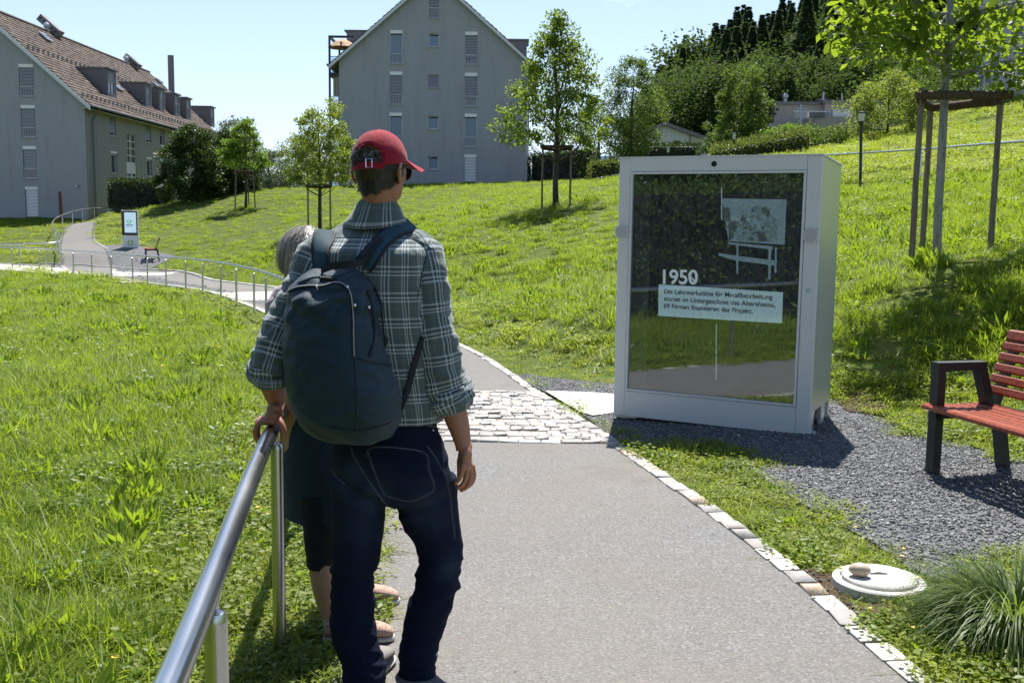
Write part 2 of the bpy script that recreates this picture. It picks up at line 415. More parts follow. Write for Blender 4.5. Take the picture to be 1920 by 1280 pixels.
    render_wall('wall_grey', (.335, .342, .362), (.378, .385, .402))
    render_wall('wall_taupe', (.32, .305, .28), (.36, .345, .315))
    render_wall('wall_white', (.60, .60, .58), (.68, .68, .66))
    render_wall('wall_beige', (.34, .315, .285), (.40, .37, .34))
    render_wall('wall_pale', (.40, .40, .42), (.46, .46, .47))
    g = G('roof_tile'); p = g.geo(); r = g.n('NewGeometry').outputs['Random Per Island']
    c = g.ramp(r, [(0, (.070, .051, .042)), (.4, (.108, .079, .064)), (.75, (.14, .104, .085)), (1, (.185, .145, .118))])
    c = g.mix(g.ramp(g.noise(1.2, 5, .7, p), [(.5, 0), (.75, .5)]), c, (.10, .085, .07))
    M['roof_tile'] = g.done(g.bsdf(c, .8, 0, None, .3))
    M['metal_sheet'] = plain('metal_sheet', (.175, .165, .17), .5, .35, .15, 3)
    M['frame_white'] = plain('frame_white', (.62, .63, .64), .45, 0, .05)
    M['frame_grey'] = plain('frame_grey', (.33, .34, .35), .5, 0, .08)
    M['shutter_box'] = plain('shutter_box', (.80, .80, .79), .5, 0, .06)
    M['blind'] = plain('blind', (.36, .37, .38), .45, .2, .06)
    M['rail_metal'] = plain('rail_metal', (.42, .43, .45), .4, .6, .06)
    M['navy_steel'] = plain('navy_steel', (.012, .018, .038), .4, .2, .1)
    M['downpipe'] = plain('downpipe', (.15, .145, .14), .4, .6, .15)
    M['wood_soffit'] = plain('wood_soffit', (.42, .36, .29), .7, 0, .1)
    g = G('window_glass'); n = g.noise(.8, 2)
    M['pane'] = g.done(g.bsdf((.035, .05, .075), .06, 0, g.bump(n, .04, .05), .9))
    g = G('curtain_pane'); M['pane_blue'] = g.done(g.bsdf((.10, .16, .24), .25, 0, None, .9))
    g = G('dark_opening'); M['dark'] = g.done(g.bsdf((.008, .008, .009), .6))
    g = G('awning'); o = g.n('TexCoord').outputs['Object']
    w = g.n('TexWave', {'Scale': 1.1, 'Vector': o}, bands_direction='X').outputs['Color']
    M['awning'] = g.done(g.bsdf(g.mix(g.ramp(w, [(.5, 0), (.55, 1)]), (.42, .40, .37), (.36, .29, .17)), .8))
    # brushed stainless
    g = G('stainless'); p = g.obj(); mp = g.n('Mapping', {'Vector': p, 'Scale': (1, 1, 1)}).outputs[0]; n = g.noise(3, 2, .5, mp)
    c = g.mix(n, (.50, .51, .53), (.57, .575, .585))
    M['steel'] = g.done(g.bsdf(c, g.ramp(n, [(.3, .24), (.7, .32)]), 1, None))
    g = G('kiosk_paint'); p = g.geo(); n = g.noise(260, 3, .6, p)
    M['alu_paint'] = g.done(g.bsdf(g.mix(g.noise(2.5, 4), (.70, .71, .715), (.76, .765, .77)), .42, 0, g.bump(n, .06, .001), .5))
    g = G('alu_panel'); p = g.obj(); mp = g.n('Mapping', {'Vector': p, 'Scale': (2, 2, .8)}).outputs[0]; n = g.noise(1.6, 2, .4, mp)
    M['alu_panel'] = g.done(g.bsdf(g.mix(n, (.62, .63, .63), (.72, .72, .72)), .30, .4, g.bump(n, .10, .06)))
    g = G('kiosk_glass')
    lw = g.n('LayerWeight', {'Blend': .55}).outputs['Fresnel']
    gl = g.n('BsdfGlossy', {'Color': (.92, .97, 1, 1), 'Roughness': 0.0}).outputs[0]; tr = g.n('BsdfTransparent', {'Color': (.80, .84, .86, 1)}).outputs[0]
    gs = g.n('MixShader', {0: g.math('ADD', g.math('MULTIPLY', lw, .8), .045), 1: tr, 2: gl}).outputs[0]
    haze_mix = g.ramp(g.noise(3.5, 5, .6), [(.3, .022), (.75, .055)])  # uneven pale diffuse mix that puts a grey haze into the glass
    M['glass'] = g.done(g.n('MixShader', {0: haze_mix, 1: gs, 2: g.bsdf((.55, .58, .6), .9, 0, None, 0)}).outputs[0])
    g = G('clear_glass'); gl = g.n('BsdfGlossy', {'Color': (1, 1, 1, 1), 'Roughness': .02}).outputs[0]; tr = g.n('BsdfTransparent', {'Color': (.75, .8, .85, 1)}).outputs[0]
    M['clear_glass'] = g.done(g.n('MixShader', {0: .22, 1: tr, 2: gl}).outputs[0])
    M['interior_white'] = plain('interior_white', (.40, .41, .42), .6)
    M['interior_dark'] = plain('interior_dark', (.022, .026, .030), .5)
    def lcd(name, col, st, sc=900):
        g = G(name); o = g.n('TexCoord').outputs['Object']; s_ = g.n('SeparateXYZ', {0: o}).outputs
        w = g.math('SINE', g.math('MULTIPLY', s_[2], sc)); w2 = g.math('ADD', g.math('MULTIPLY', w, .09), .95)
        n = g.math('ADD', g.math('MULTIPLY', g.noise(45, 5, .75, o), .9 if name in ('lcd_photo', 'lcd_mid', 'lcd_dark') else .2), .5 if name in ('lcd_photo', 'lcd_mid', 'lcd_dark') else .9)
        e = g.n('Emission', {'Color': (*col, 1), 'Strength': g.math('MULTIPLY', g.math('MULTIPLY', w2, n), st)}).outputs[0]
        M[name] = g.done(e)
    lcd('lcd_text_box', (.35, .50, .55), .55); lcd('lcd_photo', (.30, .45, .52), .30); lcd('lcd_year', (.50, .60, .64), .55)
    lcd('lcd_mid', (.22, .33, .37), .30); lcd('lcd_dark', (.10, .15, .16), .26); lcd('lcd_line', (.6, .75, .8), .28)
    lcd('lcd_ink', (.01, .015, .02), .15); lcd('lcd_ghost', (.25, .32, .34), .09); lcd('totem_screen', (.42, .60, .72), .62); lcd('totem_ink', (.06, .12, .16), .5); lcd('totem_green', (.05, .32, .10), .6)
    M['black_gloss'] = plain('black_gloss', (.008, .008, .009), .15, 0, .1, spec=.6)
    M['logo_green'] = plain('logo_green', (.30, .50, .02), .5, 0, .04)
    M['logo_teal'] = plain('logo_teal', (.12, .50, .40), .5, 0, .04)
    M['speaker'] = plain('speaker', (.52, .52, .53), .5, 0, .03, 300, bump=.4, bscale=700)
    # wood, posts
    def wood(name, a, b, rough, st=(14, 14, 1.2), spec=.3):
        g = G(name); o = g.obj(); mp = g.n('Mapping', {'Vector': o, 'Scale': st}).outputs[0]; n = g.noise(4, 7, .65, mp)
        c = g.mix(g.ramp(n, [(.36, 0), (.64, 1)]), a, b); r = g.n('ObjectInfo').outputs['Random']
        c = g.mix(.4, c, g.ramp(r, [(0, .7), (1, 1.15)]), 'MULTIPLY')
        M[name] = g.done(g.bsdf(c, rough, 0, g.bump(n, .35, .004), spec))
    wood('stake_wood', (.12, .095, .072), (.25, .21, .17), .85)
    wood('stake_cross', (.05, .034, .022), (.12, .085, .058), .85)
    wood('bench_wood', (.16, .030, .016), (.40, .088, .038), .38, (1.2, 16, 16), .5)
    M['anthracite'] = plain('anthracite', (.022, .023, .026), .5, .1, .15, 120, bump=.1, bscale=500)
    g = G('grey_bark'); o = g.geo(); n = g.noise(18, 6, .65, g.n('Mapping', {'Vector': o, 'Scale': (1, 1, .5)}).outputs[0])
    c = g.ramp(n, [(.28, (.10, .092, .080)), (.42, (.235, .228, .21)), (.65, (.33, .325, .31))]); M['bark_pale'] = g.done(g.bsdf(c, .8, 0, g.bump(n, .35, .01), .2))
    M['bark'] = plain('bark', (.055, .042, .030), .9, 0, .4, 14, bump=.8, bscale=30)
    # foliage
    M['leaf_walnut'] = leafmat('leaf_walnut', (.035, .072, .010), (.085, .14, .022), (.36, .50, .03, 1), .5, .42)
    M['leaf_pear'] = leafmat('leaf_pear', (.032, .066, .013), (.10, .15, .028), (.32, .46, .035, 1), .44, .45)
    M['leaf_apple'] = leafmat('leaf_apple', (.06, .095, .018), (.145, .185, .038), (.38, .48, .055, 1), .45, .5)
    M['leaf_lime'] = leafmat('leaf_lime', (.050, .095, .012), (.10, .17, .022), (.26, .42, .035, 1), .45, .4)
    M['leaf_dark'] = leafmat('leaf_dark', (.016, .034, .009), (.050, .085, .020), (.09, .15, .02, 1), .28, .4)
    M['leaf_mid'] = leafmat('leaf_mid', (.032, .064, .015), (.09, .14, .032), (.22, .34, .04, 1), .38, .5)
    M['leaf_silver'] = leafmat('leaf_silver', (.06, .085, .055), (.17, .20, .145), (.16, .22, .09, 1), .3, .45)
    M['leaf_hedge'] = leafmat('leaf_hedge', (.012, .028, .008), (.05, .085, .018), (.08, .14, .02, 1), .25, .35)
    M['leaf_hedge_bright'] = leafmat('leaf_hedge_bright', (.045, .075, .015), (.12, .14, .03), (.24, .30, .05, 1), .35, .4)
    M['needle'] = leafmat('needle', (.034, .074, .038), (.092, .145, .07), (.15, .22, .08, 1), .34, .75)
    M['forest_dark'] = leafmat('forest_dark', (.022, .045, .012), (.062, .10, .026), (.11, .18, .03, 1), .3, .8)
    M['forest_mid'] = leafmat('forest_mid', (.026, .052, .016), (.068, .105, .032), (.12, .19, .035, 1), .33, .8)
    M['leaf_red'] = leafmat('leaf_red', (.07, .012, .012), (.14, .03, .025), (.2, .03, .03, 1), .3, .5)
    M['grass'] = leafmat('grass', (.095, .15, .016), (.195, .255, .035), (.43, .57, .035, 1), .48, .45, True, .5)
    M['grass_short'] = leafmat('grass_short', (.125, .17, .022), (.25, .285, .055), (.50, .60, .05, 1), .45, .5, True, .7)
    M['grass_weed'] = leafmat('grass_weed', (.075, .13, .016), (.15, .215, .03), (.38, .54, .03, 1), .45, .42, True, .5)
    M['grass_orn'] = leafmat('grass_orn', (.045, .085, .02), (.125, .17, .055), (.28, .42, .05, 1), .40, .42)
    M['grass_dry'] = plain('grass_dry', (.30, .25, .12), .8)
    M['flower_yellow'] = plain('flower_yellow', (.80, .52, .02), .5)
    M['flower_white'] = plain('flower_white', (.55, .57, .45), .6)
    # clothing, skin
    g = G('denim'); o = g.geo(); uv = g.n('TexCoord').outputs['UV']
    w = g.noise(520, 3, .6, g.n('Mapping', {'Vector': o, 'Scale': (1, 1, .25)}).outputs[0])
    at_ = g.n('Attribute', attribute_name='fade').outputs['Fac']
    c = g.mix(at_, (.0085, .012, .031), (.042, .066, .115)); c = g.mix(.5, c, g.ramp(w, [(.3, .6), (.7, 1.25)]), 'MULTIPLY')
    hb = g.math('ADD', g.math('MULTIPLY', w, .3), g.noise(22, 4, .6, g.n('Mapping', {'Vector': o, 'Scale': (1, 1, 2.2)}).outputs[0]))
    M['denim'] = g.done(g.bsdf(c, .9, 0, g.bump(hb, .55, .012), .12))
    M['thread'] = plain('thread', (.15, .155, .17), .9)
    g = G('pack_fabric'); o = g.geo(); n = g.noise(420, 2, .5, o)
    c = g.mix(g.noise(6, 4), (.005, .024, .040), (.009, .036, .056)); hb = g.math('ADD', g.math('MULTIPLY', n, .12), g.noise(13, 5, .6, g.n('Mapping', {'Vector': o, 'Scale': (1, 1, 1.4), 'Rotation': (.3, .5, .2)}).outputs[0]))
    M['pack'] = g.done(g.bsdf(c, .55, 0, g.bump(hb, .4, .02), .35, **{'Sheen Weight': .1}))
    M['webbing'] = plain('webbing', (.006, .008, .014), .7, 0, .2, 200, bump=.3, bscale=500)
    M['strap_pad'] = plain('strap_pad', (.014, .060, .090), .75, 0, .15, 260, bump=.4, bscale=600)
    M['chrome'] = plain('chrome', (.75, .75, .76), .15, 1, .03)
    g = G('red_cotton'); o = g.geo(); w = g.noise(700, 2, .5, o)
    c = g.mix(g.noise(11, 5), (.23, .008, .022), (.34, .016, .038)); hb = g.math('ADD', g.math('MULTIPLY', w, .2), g.noise(30, 4, .6, o))
    M['red'] = g.done(g.bsdf(c, .85, 0, g.bump(hb, .4, .006), .15, **{'Sheen Weight': .15}))
    def skin(name, a, b):
        g = G(name); o = g.geo(); n = g.noise(42, 5, .6, o)
        c = g.mix(g.noise(9, 4), a, b); c = g.mix(.3, c, g.ramp(g.noise(160, 3), [(.3, .75), (.7, 1.1)]), 'MULTIPLY')
        M[name] = g.done(g.bsdf(c, .5, 0, g.bump(n, .25, .003), .4, **{'Subsurface Weight': .12, 'Subsurface Radius': (.012, .004, .002), 'Subsurface Scale': 1.0}))
    skin('skin', (.36, .155, .095), (.46, .215, .135)); skin('skin_pale', (.42, .23, .16), (.50, .29, .20))
    def hair(name, a, b):
        g = G(name); r = g.n('NewGeometry').outputs['Random Per Island']; M[name] = g.done(g.bsdf(g.mix(r, a, b), .4, 0, None, .5))
    hair('hair_dark', (.006, .005, .004), (.065, .052, .042)); hair('hair_grey', (.20, .18, .16), (.52, .48, .43)); hair('hair_silver', (.25, .23, .21), (.5, .48, .45))
    g = G('plaid'); uv = g.n('TexCoord').outputs['UV']; s_ = g.n('SeparateXYZ', {0: uv}).outputs
    base, white, navy, mid = (.108, .146, .145), (.62, .67, .71), (.010, .013, .045), (.28, .33, .335)
    def stripes(x, per, off):
        f = g.math('FRACT', g.math('ADD', g.math('DIVIDE', x, per), off))
        return g.ramp(f, [(0, base), (.10, mid), (.112, base), (.22, base), (.34, white), (.40, base), (.425, navy), (.45, base), (.475, white), (.535, base), (.58, navy), (.61, base), (.66, white), (.72, base), (.85, navy), (.862, base)], 'CONSTANT')
    c = g.mix(.5, stripes(s_[0], .074, .2), stripes(s_[1], .082, .55)); w = g.noise(600, 2, .5)
    hb = g.math('ADD', g.math('MULTIPLY', w, .15), g.noise(16, 4, .55, g.n('Mapping', {'Vector': g.geo(), 'Scale': (1.5, 1.5, .6)}).outputs[0]))
    sh = g.bsdf(c, .9, 0, g.bump(hb, .5, .02), .15, **{'Sheen Weight': .55, 'Sheen Roughness': .45, 'Sheen Tint': (.9, .93, .9, 1)})
    tr = g.n('BsdfTranslucent', {'Color': c}).outputs[0]
    M['plaid'] = g.done(g.n('MixShader', {0: .16, 1: sh, 2: tr}).outputs[0])
    M['navy_cloth'] = plain('navy_cloth', (.012, .028, .052), .9, 0, .2, 40, bump=.4, bscale=26)
    M['black_cloth'] = plain('black_cloth', (.006, .007, .012), .9, 0, .2, 40, bump=.4, bscale=60)
    M['pink_cloth'] = plain('pink_cloth', (.52, .42, .45), .9, 0, .08, 20, bump=.5, bscale=24)
    M['white_cloth'] = plain('white_cloth', (.70, .71, .75), .9, 0, .05)
    M['grey_cloth'] = plain('grey_cloth', (.10, .095, .09), .9, 0, .1)
    g = G('perforated_suede'); o = g.geo(); v = g.n('TexVoronoi', {'Scale': 95, 'Vector': o, 'Randomness': .35}).outputs['Distance']
    M['suede'] = g.done(g.bsdf(g.mix(g.ramp(v, [(.26, 1), (.32, 0)]), (.46, .31, .25), (.12, .07, .05)), .9, 0, None, .2))
    M['sole'] = plain('sole', (.55, .52, .48), .7); M['shoe_grey'] = plain('shoe_grey', (.20, .19, .18), .8, 0, .15, 30)
    g = G('amber_lens'); M['lens'] = g.done(g.bsdf((.05, .028, .006), .08, 0, None, .7))
    g = G('river_stone'); o = g.geo(); n = g.noise(22, 5, .6, o)
    c = g.ramp(n, [(.35, (.42, .33, .25)), (.6, (.55, .45, .35))]); c = g.mix(g.ramp(g.noise(15, 2, .5, o), [(.62, 0), (.66, .8)]), c, (.60, .46, .08))
    M['river_stone'] = g.done(g.bsdf(c, .5, 0, None, .4))
    M['lamp_glass'] = plain('lamp_glass', (.62, .60, .52), .3); M['maroon'] = plain('maroon', (.09, .022, .022), .6)
    M['parasol'] = plain('parasol', (.42, .27, .15), .8); M['car_paint'] = plain('car_paint', (.03, .035, .04), .25)
mk_materials()

# ---------------------------------------------------------------- ground, path, kerbs, setts, gravel
def g3(x, y, dz=0.0): return np.array([x, y, th(x, y)+dz])
_nx, _ny = len(_gx), len(_gy)
_V = np.stack([_X.ravel(), _Y.ravel(), _Z.ravel()], 1)
_i = np.arange(_nx*_ny).reshape(_ny, _nx)
_Fq = np.stack([_i[:-1,:-1].ravel(), _i[:-1,1:].ravel(), _i[1:,1:].ravel(), _i[1:,:-1].ravel()], 1)
GROUND = np_mesh('ground', _V, _Fq, M['turf'], smooth=True); tag(GROUND, 'grassy earth of the sloping meadow under the paths', 'ground', kind='structure')

_rail = resample(bez(RAILXY, 240), .25)
_t = np.gradient(_rail, axis=0); _t /= np.linalg.norm(_t, axis=1)[:,None]; _nr = np.stack([_t[:,1], -_t[:,0]], 1)   # to the right
LEFT = _rail + _nr*.29
_rc = [(3.1,-5.0),(2.25,-1.2),(1.78,1.0),(1.36,3.35)] + [tuple(ground(u, v)[:2]) for u, v in [(1420,1040),(1150,842),(996,738),(872,656)]]
_rl = [tuple(_rail[i]+_nr[i]*w) for i, w in ((np.argmin(abs(_rail[:,1]-18.5)), 2.35), (np.argmin(abs(_rail[:,1]-24)), 2.45), (np.argmin(abs(_rail[:,1]-31)), 2.6), (np.argmin(abs(_rail[:,1]-40)), 2.7), (len(_rail)-1, 2.7))]
RIGHT = resample(bez(_rc + _rl, 260), .25)
LEFT = resample(LEFT, .25)
def strip(A, B, n, m, dz):
    A = resample(A, np.linalg.norm(np.diff(A, axis=0), axis=1).sum()/(n-1))[:n]; B = resample(B, np.linalg.norm(np.diff(B, axis=0), axis=1).sum()/(n-1))[:n]
    k = min(len(A), len(B)); A, B = A[:k], B[:k]
    T = np.linspace(0, 1, m); P = A[:,None,:]*(1-T[None,:,None]) + B[:,None,:]*T[None,:,None]
    z = TH(P[...,0], P[...,1]) + dz; V = np.concatenate([P, z[...,None]], 2).reshape(-1, 3)
    i = np.arange(k*m).reshape(k, m)
    return V, np.stack([i[:-1,:-1].ravel(), i[:-1,1:].ravel(), i[1:,1:].ravel(), i[1:,:-1].ravel()], 1)
# match left/right stations by y so the strip stays square to the path
def stations(n=260):
    L_, R_ = LEFT, RIGHT; out = []
    tl = np.gradient(L_, axis=0); tl /= np.linalg.norm(tl, axis=1)[:,None]
    for p, t in zip(L_, tl):
        d = R_ - p; a = abs(d @ t) + 10*(np.linalg.norm(d, axis=1) > 4.5); j = np.argmin(a); out.append((p, R_[j]))
    return np.array([o[0] for o in out]), np.array([o[1] for o in out])
_LS, _RS = stations()
_T = np.linspace(0, 1, 7); _P = _LS[:,None,:]*(1-_T[None,:,None]) + _RS[:,None,:]*_T[None,:,None]
_z = TH(_P[...,0], _P[...,1]) + .016
_i = np.arange(len(_LS)*7).reshape(-1, 7)
PATH = np_mesh('path', np.concatenate([_P, _z[...,None]], 2).reshape(-1, 3), np.stack([_i[:-1,:-1].ravel(), _i[:-1,1:].ravel(), _i[1:,1:].ravel(), _i[1:,:-1].ravel()], 1), M['asphalt'], smooth=True)
tag(PATH, 'pale asphalt footpath curving away to the left beside the handrail', 'path', kind='structure')
PATH_POLY = np.vstack([_LS, _RS[::-1]])
_bl = [(129,494),(117,475),(112.5,447),(118,436),(135,427),(169,420.5),(222,417)]; _br = [(216,507),(208,481),(186,465),(176,450),(180,438),(197,427),(226,420)]
_BD = [40, 43, 52, 57, 62, 67, 71]; _BE = [37.5, 43, 49, 54, 60, 66, 70.5]
_bl = [at(u, v, d)[:2] for (u, v), d in zip(_bl, _BD)]; _br = [at(u, v, d)[:2] for (u, v), d in zip(_br, _BE)]
BL_, BR_ = bez(_bl, 60), bez(_br, 60)
_V, _Fq = strip(BL_, BR_, 60, 6, .03)
BRANCH = np_mesh('side_path', _V, _Fq, M['asphalt'], smooth=True); tag(BRANCH, 'asphalt side path climbing to the left house', 'path', kind='structure')
BR_POLY = np.vstack([BL_, BR_[::-1]])
# pale sett bands crossing the far path, kept as flat sheets (their stones are under a pixel or two)
g = G('far_setts'); _v = g.n('TexVoronoi', {'Scale': 7.0, 'Vector': g.geo()}, feature='DISTANCE_TO_EDGE').outputs['Distance']
M['far_setts'] = g.done(g.bsdf(g.mix(g.ramp(_v, [(.02, 0), (.06, 1)]), (.16, .14, .12), g.mix(g.noise(6, 4), (.48, .46, .44), (.62, .60, .57))), .85))
def band(name, poly, dz, m, label, sub=14):
    """sheet over a quadrilateral of ground points"""
    a, b, c, d = [np.array(p[:2]) for p in poly]; T = np.linspace(0, 1, sub); V = []
    for s in T:
        for t in T:
            p = (a*(1-s)+d*s)*(1-t) + (b*(1-s)+c*s)*t; V.append((p[0], p[1]))
    V = np.array(V); z = TH(V[:,0], V[:,1])+dz; i = np.arange(sub*sub).reshape(sub, sub)
    o = np_mesh(name, np.c_[V, z], np.stack([i[:-1,:-1].ravel(), i[:-1,1:].ravel(), i[1:,1:].ravel(), i[1:,:-1].ravel()], 1), m, smooth=True)
    return tag(o, label, 'paving', kind='structure')
def pathquad(y0, y1):
    i0 = np.argmin(abs(_LS[:,1]-y0)); i1 = np.argmin(abs(_LS[:,1]-y1)); return [_LS[i0], _RS[i0], _RS[i1], _LS[i1]]
band('cobbled_band', pathquad(18.4, 20.2), .024, M['far_setts'], 'pale cobbled band across the path beyond the two people')
band('cobbled_band', pathquad(23.5, 26.2), .024, M['far_setts'], 'pale cobbled band across the path half way to the screen pillar')
band('cobbled_junction', pathquad(36.5, 44), .026, M['far_setts'], 'pale cobbled junction where the side path leaves', 22)

# --- gravel and concrete apron round the kiosk
def gp(pts): return np.array([ground(u, v)[:2] for u, v in pts])
GRAVEL_POLY = gp([(990,722),(1040,745),(1085,772),(1145,822),(1190,836),(1330,838),(1385,868),(1440,905),(1500,945),(1560,978),(1620,1010),(1680,1050),(1725,1088),(1800,1095),(1925,1065),(2250,1090),(2300,900),(1925,872),(1865,855),(1760,825),(1690,798),(1620,775),(1590,752),(1400,735),(1160,722),(1060,712),(985,703),(960,708)])
APRON_POLY = gp([(1022,737),(1090,738),(1175,744),(1200,770),(1150,778),(1105,784),(1085,775)])
def poly_sheet(name, poly, dz, m, label, cat='ground', res=.12):
    from mathutils.geometry import delaunay_2d_cdt
    ring = resample(np.vstack([poly, poly[:1]]), .22)[:-1]; x0, y0 = poly.min(0); x1, y1 = poly.max(0)
    st = max(.22, (x1-x0)/70); gx, gy = np.meshgrid(np.arange(x0, x1, st), np.arange(y0, y1, st)); k = inpoly(gx.ravel(), gy.ravel(), ring)
    pts = [Vector((p[0], p[1])) for p in ring] + [Vector((a_, b_)) for a_, b_ in zip(gx.ravel()[k], gy.ravel()[k])]
    r_ = delaunay_2d_cdt(pts, [], [list(range(len(ring)))], 1, 1e-4)
    P = np.array([v[:] for v in r_[0]]); z = TH(P[:,0], P[:,1]) + dz
    bm = bmesh.new(); bv = [bm.verts.new((p[0], p[1], zz)) for p, zz in zip(P, z)]
    for f in r_[2]: bm.faces.new([bv[i] for i in f])
    for f in bm.faces: f.normal_update()
    if sum(f.normal.z for f in bm.faces) < 0: bmesh.ops.reverse_faces(bm, faces=bm.faces[:])
    me = bpy.data.meshes.new(name); bm.to_mesh(me); bm.free(); o = link_mesh(name, me, m, None, True); WL[o.name] = (0,0,0)
    return tag(o, label, cat, kind='structure')
poly_sheet('gravel_bed', GRAVEL_POLY, .012, M['gravel_bed'], 'grey gravel bed around the screen kiosk and under the bench')
poly_sheet('concrete_apron', APRON_POLY, .024, M['concrete'], 'sunlit white concrete apron between path and kiosk', 'paving')
FARGRAVEL_POLY = np.array([at(u, v, d)[:2] for u, v, d in [(187,466,48),(235,466,47),(330,470,44),(290,481,41),(268,490,39.5),(252,497,38),(300,502,35.5),(380,513,30),(440,520,26.5),(530,527,23),(560,550,20.5),(500,545,22.2),(430,536,25),(330,520,30),(260,513,34),(217,503,38.5),(208,481,44)]])
poly_sheet('far_gravel', FARGRAVEL_POLY, .02, M['gravel_bed'], 'grey gravel strip along the far side of the path by the screen pillar')
SOIL_POLY = gp([(1470,1065),(1560,1070),(1600,1140),(1700,1130),(1700,1150),(1640,1180),(1640,1245),(1560,1165)])
poly_sheet('soil_patch', SOIL_POLY, .008, M['soil'], 'bare brown soil beside the kerb by the manhole')

poly_sheet('soil_patch', gp([(1572,742),(1610,738),(1660,752),(1662,778),(1615,782),(1575,770)]), .02, M['soil'], 'dark bare soil hollow behind the right foot of the kiosk')
# --- stones: a few shared uneven block meshes
def stone_mesh(seed, d=(1,1,1), cr=.16, jit=.06):
    r = random.Random(seed); bm = bmesh.new(); bmesh.ops.create_cube(bm, size=1)
    bmesh.ops.bevel(bm, geom=bm.edges[:], offset=cr, segments=1, affect='EDGES', profile=.6)
    for v in bm.verts:
        v.co.x = (v.co.x + r.uniform(-jit, jit))*d[0]; v.co.y = (v.co.y + r.uniform(-jit, jit))*d[1]; v.co.z = (v.co.z + r.uniform(-jit*.5, jit*.5))*d[2]
    me = bpy.data.meshes.new('sett'); bm.to_mesh(me); bm.free(); me.materials.append(M['granite'])
    me.polygons.foreach_set('use_smooth', np.ones(len(me.polygons), bool)); me.set_sharp_from_angle(angle=math.radians(50))
    return me
SETT_ME = [stone_mesh(s, (1, 1, .07), .05, .035) for s in range(10)]
def place_stone(name, parent, x, y, sx, sy, rz, top):
    o = bpy.data.objects.new(name, random.choice(SETT_ME)); COL.objects.link(o); o.parent = parent
    w = wl(parent); o.location = (x-w[0], y-w[1], th(x, y)+top-.035-w[2]); o.rotation_euler = (random.uniform(-.008,.008), random.uniform(-.008,.008), rz); o.scale = (sx, sy, 1)
    return o
_R = resample(RIGHT, .165); _kt = np.gradient(_R, axis=0); _ki = [i for i in range(len(_R)) if 1.6 < _R[i,1] < 16.0]
_joint = []
for i in _ki:
    p, t = _R[i], _kt[i]/np.linalg.norm(_kt[i]); n_ = np.array([t[1], -t[0]])
    c = p + n_*(.045+random.uniform(-.008,.008))
    place_stone('kerb_stone', PATH, c[0], c[1], .096*random.uniform(.94,1.05), .152*random.uniform(.9,1.04), math.atan2(t[1], t[0])-PI/2+random.uniform(-.05,.05), .027+random.uniform(-.003,.003))
# left kerb (seen past the rail, mostly grown over)
_Lk = resample(LEFT, .17); _lt = np.gradient(_Lk, axis=0)
_li = [i for i in range(len(_Lk)) if 1.2 < _Lk[i,1] < 24]
_edge = MB()
for i in _li:
    p, t = _Lk[i], _lt[i]/np.linalg.norm(_lt[i]); n_ = np.array([-t[1], t[0]]); c = p + n_*.04
    if _Lk[i,1] < 14: place_stone('kerb_stone', PATH, c[0], c[1], .115*random.uniform(.9,1.05), .156*random.uniform(.9,1.04), math.atan2(t[1], t[0])-PI/2+random.uniform(-.05,.05), (.018 if _Lk[i,1] > 5 else .006)+random.uniform(-.004,.004))
    else: _edge.box((c[0], c[1], th(c[0], c[1])+.0), (.13, .158, .06), rotz(math.atan2(t[1], t[0])-PI/2))
_bR = [p for p in resample(RIGHT, .2) if 16.0 <= p[1] < 44]
for P_ in (resample(BL_, .25), resample(BR_, .25), np.array(_bR), np.array([p for p in resample(LEFT, .2) if 24 <= p[1] < 36])):
    tt = np.gradient(P_, axis=0)
    for p, t in zip(P_, tt): _edge.box((p[0], p[1], th(p[0], p[1])+.015), (.16, np.linalg.norm(t)*.94, .06), rotz(math.atan2(t[1], t[0])-PI/2))
tag(_edge.build('far_kerb', M['granite'], PATH), kind='stuff')
# setts of the near cobbled band, laid in rows square to the path
COB0 = ground(1146, 836); COB1 = ground(1000, 738)
COBBLE = band('cobbled_crossing', [_LS[np.argmin(abs(_LS[:,1]-COB0[1]))], COB0, COB1, _LS[np.argmin(abs(_LS[:,1]-COB1[1]))]], .019, M['joint'], 'band of pale granite setts crossing the path in front of the kiosk')
_rows = 23; _cand = []
for r in range(_rows):
    s = (r+.5)/_rows; i0 = np.argmin(abs(_LS[:,1]-(COB0[1]+(COB1[1]-COB0[1])*s))); a = _LS[i0]; b = np.array(COB0[:2])*(1-s)+np.array(COB1[:2])*s
    Ln = np.linalg.norm(b-a); d = (b-a)/Ln; x = random.uniform(.0, .05); rw = np.linalg.norm(np.array(COB1)-np.array(COB0))/_rows
    while x < Ln-.03:
        w = random.uniform(.080, .125) if 0 < r < _rows-1 else random.uniform(.12, .17)
        w = min(w, Ln-x); c = a + d*(x+w/2)
        _cand.append((c[0], c[1]+random.uniform(-.006,.006), w-.008, rw*random.uniform(.88, .97), math.atan2(d[1], d[0])+random.uniform(-.06,.06))); x += w
_cand.sort(key=lambda q: (q[0] < -.62, q[1])) ; _vis = [q for q in _cand if q[0] > -.62]; _hid = [q for q in _cand if q[0] <= -.62]
random.shuffle(_hid); _nv = 300
for q in _vis[:_nv]: place_stone('sett', COBBLE, *q, top=.027+random.uniform(-.004,.004))
_mb = MB()
for q in _vis[_nv:] + _hid: _mb.box((q[0], q[1], th(q[0], q[1])+.005+random.uniform(-.003,.003)), (q[2], q[3], .045), rotz(q[4]), bev=.004)
tag(_mb.build('setts', M['granite'], COBBLE), kind='stuff')
print('setts visible', len(_vis), 'rest', len(_hid))

